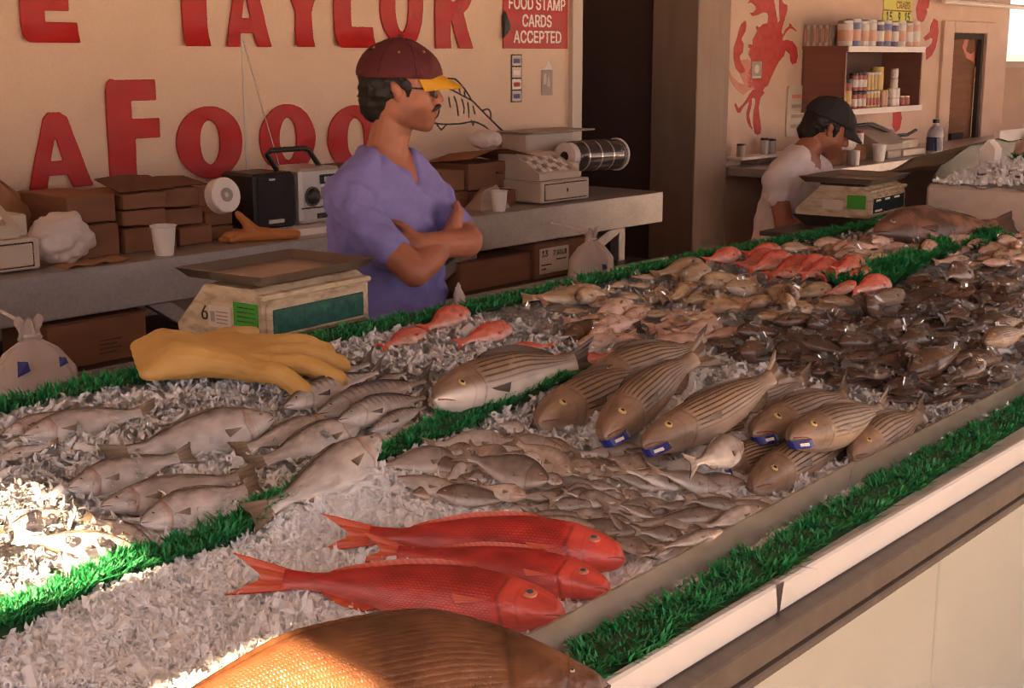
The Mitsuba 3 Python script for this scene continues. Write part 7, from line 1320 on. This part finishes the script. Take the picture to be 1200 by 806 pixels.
# ------------------------------------------------------------------ the two workers
RV = unit(V(.643, -.766, 0))                 # the way both look: along the counter
def person(label, skin_c, head_c, f, u, J, shirt, hair_c, cap_c, brim_c, glasses, moust, neck_cut, trouser, eyelets=True):
    """J: joints of the body in world metres {name: (xyz, r)}"""
    k = thing('person', label, 'person'); f = unit(f); u = unit(u - f * np.dot(f, u)); l = np.cross(u, f); H = V(*head_c)
    def h(a, b, c): return H + f * a + l * b + u * c
    Q = dict(J)
    Q.update({'sk1': (h(-.030, 0, .030), .086), 'sk2': (h(.020, 0, .034), .078), 'sk3': (h(-.035, 0, -.010), .075), 'fh': (h(.045, 0, .030), .055), 'ckL': (h(.050, .034, -.030), .034), 'ckR': (h(.050, -.034, -.030), .034),
              'jwL': (h(.012, .042, -.072), .026), 'jwR': (h(.012, -.042, -.072), .026), 'ch': (h(.074, 0, -.096), .021), 'ch2': (h(.06, 0, -.085), .030), 'mo': (h(.080, 0, -.058), .024), 'moL': (h(.066, .022, -.058), .022), 'moR': (h(.066, -.022, -.058), .022),
              'nb': (h(.090, 0, .012), .010), 'nt': (h(.114, 0, -.024), .0105), 'nl': (h(.098, .012, -.030), .009), 'nr': (h(.098, -.012, -.030), .009), 'brL': (h(.078, .032, .020), .016), 'brR': (h(.078, -.032, .020), .016), 'brc': (h(.086, 0, .020), .015),
              'lip': (h(.098, .012, -.054), .0085), 'lip2': (h(.098, -.012, -.054), .0085), 'lp3': (h(.096, .010, -.066), .009), 'lp4': (h(.096, -.010, -.066), .009),
              'e1L': (h(-.004, .080, .006), .014), 'e2L': (h(-.016, .090, .018), .010), 'e3L': (h(-.002, .078, -.022), .010), 'e1R': (h(-.004, -.080, .006), .014), 'e2R': (h(-.016, -.090, .018), .010), 'e3R': (h(-.002, -.078, -.022), .010), 'nk1': (h(-.020, 0, -.075), .058)})
    B = [('sk1', 'sk2', 'sk3', 'fh'), ('fh', 'ckL', 'ckR', 'sk2'), ('sk3', 'ckL', 'jwL', 'jwR', 'ckR'), ('jwL', 'jwR', 'ch', 'ch2', 'mo'), ('ckL', 'moL', 'mo', 'ch2', 'jwL'), ('ckR', 'moR', 'mo', 'ch2', 'jwR'), ('moL', 'moR', 'mo'),
         ('nb', 'nt'), ('nb', 'nl', 'nt'), ('nb', 'nr', 'nt'), ('nl', 'nt', 'nr'), ('brL', 'brc', 'fh'), ('brR', 'brc', 'fh'), ('brL', 'ckL'), ('brR', 'ckR'), ('lip', 'lip2'), ('lp3', 'lp4'), ('e1L', 'e2L', 'e3L'), ('e1R', 'e2R', 'e3R'), ('nk1', 'sk3'), ('nk1', 'neck'),
         ('neck', 'shR', 'shL', 'chest'), ('chest', 'chR', 'chL', 'waist'), ('shR', 'chR'), ('shL', 'chL'), ('waist', 'hipR', 'hipL'), ('hipR', 'knR'), ('knR', 'anR'), ('hipL', 'knL'), ('knL', 'anL')]
    for s in 'RL':
        B += [('sh' + s, 'ua' + s), ('ua' + s, 'el' + s), ('el' + s, 'fa' + s), ('fa' + s, 'wr' + s), ('wr' + s, 'pa' + s, 'kn1' + s, 'kn2' + s)]
        # palm axes: w -> p is the hand's length, side direction given by kn1 -> kn2
        w, p = V(*Q['wr' + s][0]), V(*Q['pa' + s][0]); a = unit(p - w); sd = V(*J['side' + s][0]); sd = unit(sd - a * np.dot(a, sd)); cn = V(*J['curl' + s][0]); cn = unit(cn - a * np.dot(a, cn))
        Q['kn1' + s] = (p + a * .030 + sd * .030, .0135); Q['kn2' + s] = (p + a * .022 - sd * .032, .0125)
        for i, (o, ln) in enumerate(((.031, .074), (.010, .084), (-.011, .078), (-.032, .062))):
            q0 = p + a * .026 + sd * o; cr = J['curl' + s][1]
            q1 = q0 + unit(a + cn * cr * .5) * ln * .48; q2 = q1 + unit(a + cn * cr * 1.4) * ln * .32; q3 = q2 + unit(a + cn * cr * 2.4) * ln * .24
            for j, (q, r) in enumerate(((q0, .0105), (q1, .0095), (q2, .0085), (q3, .0075))): Q['f%d%d%s' % (i, j, s)] = (q, r)
            B += [('f%d%d%s' % (i, j, s), 'f%d%d%s' % (i, j + 1, s)) for j in range(3)] + [('pa' + s, 'f%d0%s' % (i, s))]
        t0 = w + a * .02 + sd * .030; t1 = t0 + unit(a * .7 + sd * .7 + cn * .3) * .042; t2 = t1 + unit(a * .95 + sd * .25 + cn * .3) * .036
        for nm, q, r in (('t0', t0, .014), ('t1', t1, .0115), ('t2', t2, .009)): Q[nm + s] = (q, r)
        B += [('wr' + s, 't0' + s), ('t0' + s, 't1' + s), ('t1' + s, 't2' + s), ('t0' + s, 'pa' + s)]
    Q = {a: b for a, b in Q.items() if not a.startswith(('side', 'curl'))}
    m = blob(Q, B, .0075, 5, 18); v = np.asarray(m.vertices)
    loc = np.stack([(v - H) @ f, (v - H) @ l, (v - H) @ u], 1); c = np.tile(V(*skin_c), (len(v), 1)) * (.88 + .24 * meshkit.fbm(v * 30, 3, 2))[:, None]
    stub = np.clip((-.035 - loc[:, 2]) / .02, 0, 1) * np.clip((loc[:, 0] + .01) / .03, 0, 1) * (np.abs(loc[:, 2]) < .125) * (np.linalg.norm(loc, axis=1) < .16)
    c *= 1 - .35 * stub[:, None]
    lips = (np.linalg.norm((loc - V(.103, 0, -.060)) / V(.012, .024, .009), axis=1) < 1); c[lips] = c[lips] * V(.85, .6, .6)
    part(k, 'body', m, 'skin', True, color=np.clip(c, 0, 1))
    for s in (1, -1):
        e = part(k, 'eye', ellipsoid(h(.083, .030 * s, .002), (.0115, .0115, .0115), 2), 'eye_white', True); part(e, 'iris', ellipsoid(h(.0925, .031 * s, .001), (.004, .004, .004), 1), 'ink', True)
        part(k, 'eyebrow', tube([h(.096, .014 * s, .026), h(.094, .030 * s, .031), h(.082, .046 * s, .026)], [.004, .005, .003], 6), hair_c, True)
    # hair below the cap
    HJ = {'a': (h(-.052, .030, .012), .064), 'b': (h(-.052, -.030, .012), .064), 'c': (h(-.072, .022, -.048), .042), 'd': (h(-.072, -.022, -.048), .042), 'e': (h(-.015, .066, .030), .026), 'f': (h(-.015, -.066, .030), .026), 'g': (h(.022, .070, .022), .012), 'i': (h(.022, -.070, .022), .012), 'g2': (h(.026, .068, -.014), .007), 'i2': (h(.026, -.068, -.014), .007), 't': (h(-.03, 0, .05), .085)}
    m = blob(HJ, [('a', 'b', 'c', 'd', 't'), ('a', 'e', 't'), ('b', 'f', 't'), ('e', 'g', 't'), ('f', 'i', 't'), ('g', 'g2'), ('i', 'i2')], .008, 2, 14); crumple(m, .022, 42, 6); part(k, 'hair', m, hair_c, 30)
    if moust: part(k, 'moustache', crumple(tube([h(.090, .026, -.056), h(.104, .012, -.045), h(.108, 0, -.041), h(.104, -.012, -.045), h(.090, -.026, -.056)], [.004, .007, .0075, .007, .004], 8).subdivide(), .004, 160, 2), hair_c, True)
    # cap: crown cut off above the ears, brim in front, button, seams and eyelets
    cb = .034
    sp = lambda p, r: m3.Manifold.sphere(r, 40).translate(list(map(float, p)))
    cr = m3.Manifold.batch_hull([sp(h(-.030, 0, .036), .102), sp(h(.028, 0, .038), .090), sp(h(-.005, 0, .060), .088)]); cr = cr.trim_by_plane(list(map(float, u)), float(np.dot(h(0, 0, cb), u)))
    cm = cr.refine_to_length(.012).to_mesh(); m = trimesh.Trimesh(cm.vert_properties[:, :3], cm.tri_verts, process=True); trimesh.smoothing.filter_taubin(m, .5, -.52, iterations=6); ck = part(k, 'cap', m, cap_c, True)
    g = []
    for q in np.linspace(0, 1, 9):
        row = []
        for a in np.linspace(-1, 1, 17):
            r0 = .100 * math.cos(a * 1.15) ; y = .080 * math.sin(a * 1.15) * (1 - .10 * q * q); x0 = .022 + r0; x = x0 - .012 + q * (.062 * math.cos(a * 1.3) + .004)
            row.append(h(x, y, cb + .012 - .034 * q - .012 * a * a * (.5 + .5 * q)))
        g.append(row)
    part(ck, 'brim', sheet(np.array(g), .005), brim_c, True)
    part(ck, 'button', ellipsoid(h(-.004, 0, .148), (.008, .008, .006), 2), cap_c, True)
    for az in np.linspace(0, 2 * np.pi, 6, endpoint=False):
        dv = f * math.cos(az) + l * math.sin(az); pts = []
        for e in np.linspace(.08, 1.35, 10):
            d = dv * math.cos(e) + u * math.sin(e); hit = trimesh.ray.ray_triangle.RayMeshIntersector(m).intersects_location([h(0, 0, cb + .002)], [d])[0]
            if len(hit): pts.append(hit[0] + d * .0006)
        if len(pts) > 3: part(ck, 'seam', tube(pts, .0014, 5), cap_c, True)
        if eyelets:
            d = unit(f * math.cos(az + .5) + l * math.sin(az + .5) + u * .95); hit = trimesh.ray.ray_triangle.RayMeshIntersector(m).intersects_location([h(0, 0, cb + .002)], [d])[0]
            if len(hit): part(ck, 'eyelet', ellipsoid(hit[0], (.0042, .0042, .0042), 1), 'eyelet', True)
    if glasses:
        gk = part(k, 'glasses', cat_([tube([h(-.002, .083 * s, .010), h(.05, .074 * s, .008), h(.098, .056 * s, .006)], .0024, 6) for s in (1, -1)] + [tube([h(.1045, .012, .004), h(.108, 0, .006), h(.1045, -.012, .004)], .002, 6)] + [tube([h(.103, .032 * s, 0) + l * (.021 * math.cos(t)) + u * (.017 * math.sin(t)) - f * .010 * (math.cos(t) * s > 0) * abs(math.cos(t)) for t in np.linspace(0, 2 * np.pi, 22)], .0022, 6) for s in (1, -1)]), 'black_plastic', True)
        for s in (1, -1): part(gk, 'lens', aim(lathe([(0, 0), (.019, 0), (.019, .001), (0, .001)], 20), h(.1005, .034 * s, 0), unit(l - f * .2 * s), u), 'dark_lens', False)
    # shirt
    S = {}
    for a in ('shR', 'shL', 'chest', 'chR', 'chL', 'waist', 'hipR', 'hipL', 'neck'):
        p, r = J[a]; S[a] = (p, r + (.014 if a[:2] != 'sh' else .016))
    for s in 'RL':
        a, b = V(*J['sh' + s][0]), V(*J['ua' + s][0]); e = V(*J['el' + s][0]); S['m' + s] = (b, .057); S['c' + s] = (b + (e - b) * shirt['sleeve'], .061)
    hz_ = shirt['hem']; S['hem1'] = (V(J['hipR'][0][0] - .02, J['hipR'][0][1], hz_), J['hipR'][1] + .018); S['hem2'] = (V(J['hipL'][0][0] + .02, J['hipL'][0][1], hz_), J['hipL'][1] + .018)
    bones = [('neck', 'shR', 'shL', 'chest'), ('chest', 'chR', 'chL', 'waist'), ('shR', 'chR', 'chest'), ('shL', 'chL', 'chest'), ('waist', 'hem1', 'hem2'), ('shR', 'mR'), ('mR', 'cR'), ('shL', 'mL'), ('mL', 'cL'), ('chR', 'waist', 'hem1'), ('chL', 'waist', 'hem2')]
    spm = {a: m3.Manifold.sphere(r, 20).translate(list(map(float, p))) for a, (p, r) in S.items()}
    M = m3.Manifold.batch_boolean([m3.Manifold.batch_hull([spm[x] for x in b]) for b in bones], m3.OpType.Add)
    cut = m3.Manifold.batch_hull([m3.Manifold.sphere(r, 20).translate(list(map(float, p))) for p, r in neck_cut])
    M = M - cut
    for s in 'RL':                                                   # flat sleeve ends
        a = unit(V(*J['el' + s][0]) - V(*J['ua' + s][0])); e = V(*S['c' + s][0]) + a * .018
        far = m3.Manifold.batch_hull([m3.Manifold.sphere(.02, 8).translate(list(map(float, e + a * .09 + o))) for o in (V(.1, .1, 0), V(-.1, .1, 0), V(.1, -.1, 0), V(-.1, -.1, 0), V(0, 0, .1), V(0, 0, -.1))])
    M = M.trim_by_plane([0, 0, 1.], float(hz_ - .02)); mm = M.refine_to_length(.011).to_mesh(); m = trimesh.Trimesh(mm.vert_properties[:, :3], mm.tri_verts, process=False); m.merge_vertices(); trimesh.smoothing.filter_taubin(m, .5, -.52, iterations=7)
    v = np.asarray(m.vertices); n = np.asarray(m.vertex_normals)
    w = v @ np.array([[.8, .1, .6], [.1, 1, .1], [-.5, .1, .8]]); d = (np.abs(meshkit.noise(w * V(24, 15, 7), 3) - .5) - .2) * .05 + (meshkit.noise(w * V(9, 9, 30), 9) - .5) * .02
    m.vertices = v + n * np.maximum(d, -.0045)[:, None]; sk = part(k, 'shirt', m, shirt['mat'], True)
    if shirt.get('pocket'): part(sk, 'print', shirt['pocket'], 'ink', False)
    # trousers and shoes
    TJ = {a: (J[a][0], J[a][1] + .02) for a in ('hipR', 'hipL', 'knR', 'knL', 'anR', 'anL')}
    part(k, 'trousers', blob(TJ, [('hipR', 'hipL'), ('hipR', 'knR'), ('knR', 'anR'), ('hipL', 'knL'), ('knL', 'anL')], .03, 3, 14), trouser, True)
    for s in 'RL':
        p = V(*J['an' + s][0]); part(k, 'shoe', blob({'a': (p + V(0, .03, -.045), .042), 'b': (p + V(0, -.06, -.05), .04), 'c': (p + V(0, -.16, -.06), .032)}, [('a', 'b'), ('b', 'c')], .02, 3, 12), 'black_plastic', True)
    return k
mat('eye_white', pr((.55, .50, .47), .2)); mat('dark_hair', pr((.011, .008, .007), .6)); mat('maroon_cloth', pr(grainy((.075, .010, .014), (.105, .014, .02), 60, 60, 60), .8, sheen=.3)); mat('yellow_cloth', pr((.62, .30, .015), .7)); mat('eyelet', pr((.30, .16, .03), .6))
mat('dark_lens', pr((.03, .025, .025), .06, 0, .8)); mat('blue_cotton', pr(grainy((.17, .155, .42), (.23, .21, .52), 50, 50, 50), .85, sheen=.3)); mat('white_cotton', pr(grainy((.60, .51, .52), (.72, .62, .62), 30, 30, 30), .85)); mat('dark_cloth', pr((.03, .026, .035), .9)); mat('black_cloth', pr((.022, .018, .024), .85))
mx, my = 2.78, 2.82
J1 = {'neck': ((mx + .01, my, 1.515), .060), 'shR': ((2.63, my - .01, 1.425), .052), 'shL': ((2.93, my - .01, 1.425), .052), 'chest': ((mx, my - .015, 1.36), .115), 'chR': ((2.715, my, 1.30), .098), 'chL': ((2.845, my, 1.30), .098), 'waist': ((mx, my, 1.12), .115),
      'hipR': ((2.70, my + .01, .98), .105), 'hipL': ((2.86, my + .01, .98), .105), 'knR': ((2.69, my, .52), .062), 'knL': ((2.88, my, .52), .062), 'anR': ((2.68, my + .03, .10), .045), 'anL': ((2.90, my + .03, .10), .045),
      'uaR': ((2.612, 2.715, 1.335), .046), 'elR': ((2.650, 2.575, 1.222), .044), 'faR': ((2.735, 2.60, 1.245), .043), 'wrR': ((2.865, 2.635, 1.295), .029), 'paR': ((2.915, 2.668, 1.325), .024), 'sideR': ((-.3, -.6, .6), 0), 'curlR': ((.5, .8, .1), .8),
      'uaL': ((2.965, 2.765, 1.345), .046), 'elL': ((2.985, 2.675, 1.268), .043), 'faL': ((2.88, 2.59, 1.276), .044), 'wrL': ((2.725, 2.625, 1.283), .033), 'paL': ((2.675, 2.70, 1.275), .026), 'sideL': ((0, .2, 1), 0), 'curlL': ((0, 1, 0), .5)}
pk = cat_([tube([(2.905, 2.675, 1.36), (2.91, 2.672, 1.345), (2.90, 2.674, 1.33)], .003, 5)])
person('man in a violet blue T-shirt and maroon cap with a yellow brim, arms crossed', (.36, .135, .082), (2.823, 2.785, 1.703), RV + V(0, 0, -.03), V(0, 0, 1), J1, {'mat': 'blue_cotton', 'sleeve': .42, 'hem': 1.045, 'pocket': None}, 'dark_hair', 'maroon_cloth', 'yellow_cloth', True, True,
       [((mx + .012, my + .005, 1.585), .078), ((mx + .012, my - .02, 1.545), .070), ((mx + .035, my - .13, 1.455), .018), ((mx + .03, my - .20, 1.50), .03)], 'dark_cloth')
# white rag at his waist
m = crumple(hull([(2.93, 2.68, 1.13), (2.99, 2.72, 1.135), (2.92, 2.67, .98), (3.03, 2.74, .98), (3.02, 2.70, 1.05), (2.95, 2.74, 1.0), (3.03, 2.66, .99)]).subdivide_to_size(.015), .035, 20, 4); solo('white_rag', m, 'white_cotton', 'white rag hanging at the waist of the man in the cap', 'cloth', smooth=40)
wx, wy = 5.53, 2.98
J2 = {'neck': ((wx + .02, wy - .01, 1.365), .056), 'shR': ((5.345, wy - .02, 1.275), .060), 'shL': ((5.685, wy - .02, 1.275), .060), 'chest': ((wx, wy - .01, 1.19), .110), 'chR': ((5.45, wy, 1.14), .10), 'chL': ((5.61, wy, 1.14), .10), 'waist': ((wx, wy + .02, 1.00), .108),
      'hipR': ((5.42, wy + .04, .88), .10), 'hipL': ((5.58, wy + .04, .88), .10), 'knR': ((5.41, wy, .47), .06), 'knL': ((5.59, wy, .47), .06), 'anR': ((5.40, wy + .03, .10), .045), 'anL': ((5.61, wy + .03, .10), .045),
      'uaR': ((5.322, wy - .03, 1.205), .045), 'elR': ((5.285, wy - .09, 1.045), .040), 'faR': ((5.33, wy - .16, 1.085), .038), 'wrR': ((5.42, wy - .24, 1.12), .027), 'paR': ((5.46, wy - .275, 1.13), .024), 'sideR': ((.5, .2, .6), 0), 'curlR': ((.2, 0, -1), .4),
      'uaL': ((5.73, wy - .05, 1.16), .045), 'elL': ((5.75, wy - .12, 1.06), .040), 'faL': ((5.69, wy - .20, 1.09), .038), 'wrL': ((5.63, wy - .27, 1.13), .027), 'paL': ((5.60, wy - .305, 1.14), .024), 'sideL': ((-.5, .2, .6), 0), 'curlL': ((-.2, 0, -1), .4)}
person('young man in a white T-shirt and dark cap looking down at his scale', (.33, .125, .075), (5.675, 2.915, 1.475), RV + V(0, 0, -.50), V(0, 0, 1), J2, {'mat': 'white_cotton', 'sleeve': .06, 'hem': .90}, 'dark_hair', 'black_cloth', 'black_cloth', False, False,
       [((wx + .04, wy - .03, 1.43), .072), ((wx + .03, wy - .05, 1.38), .066), ((wx + .05, wy - .14, 1.315), .03), ((wx + .05, wy - .2, 1.36), .04)], 'white_cotton', False)
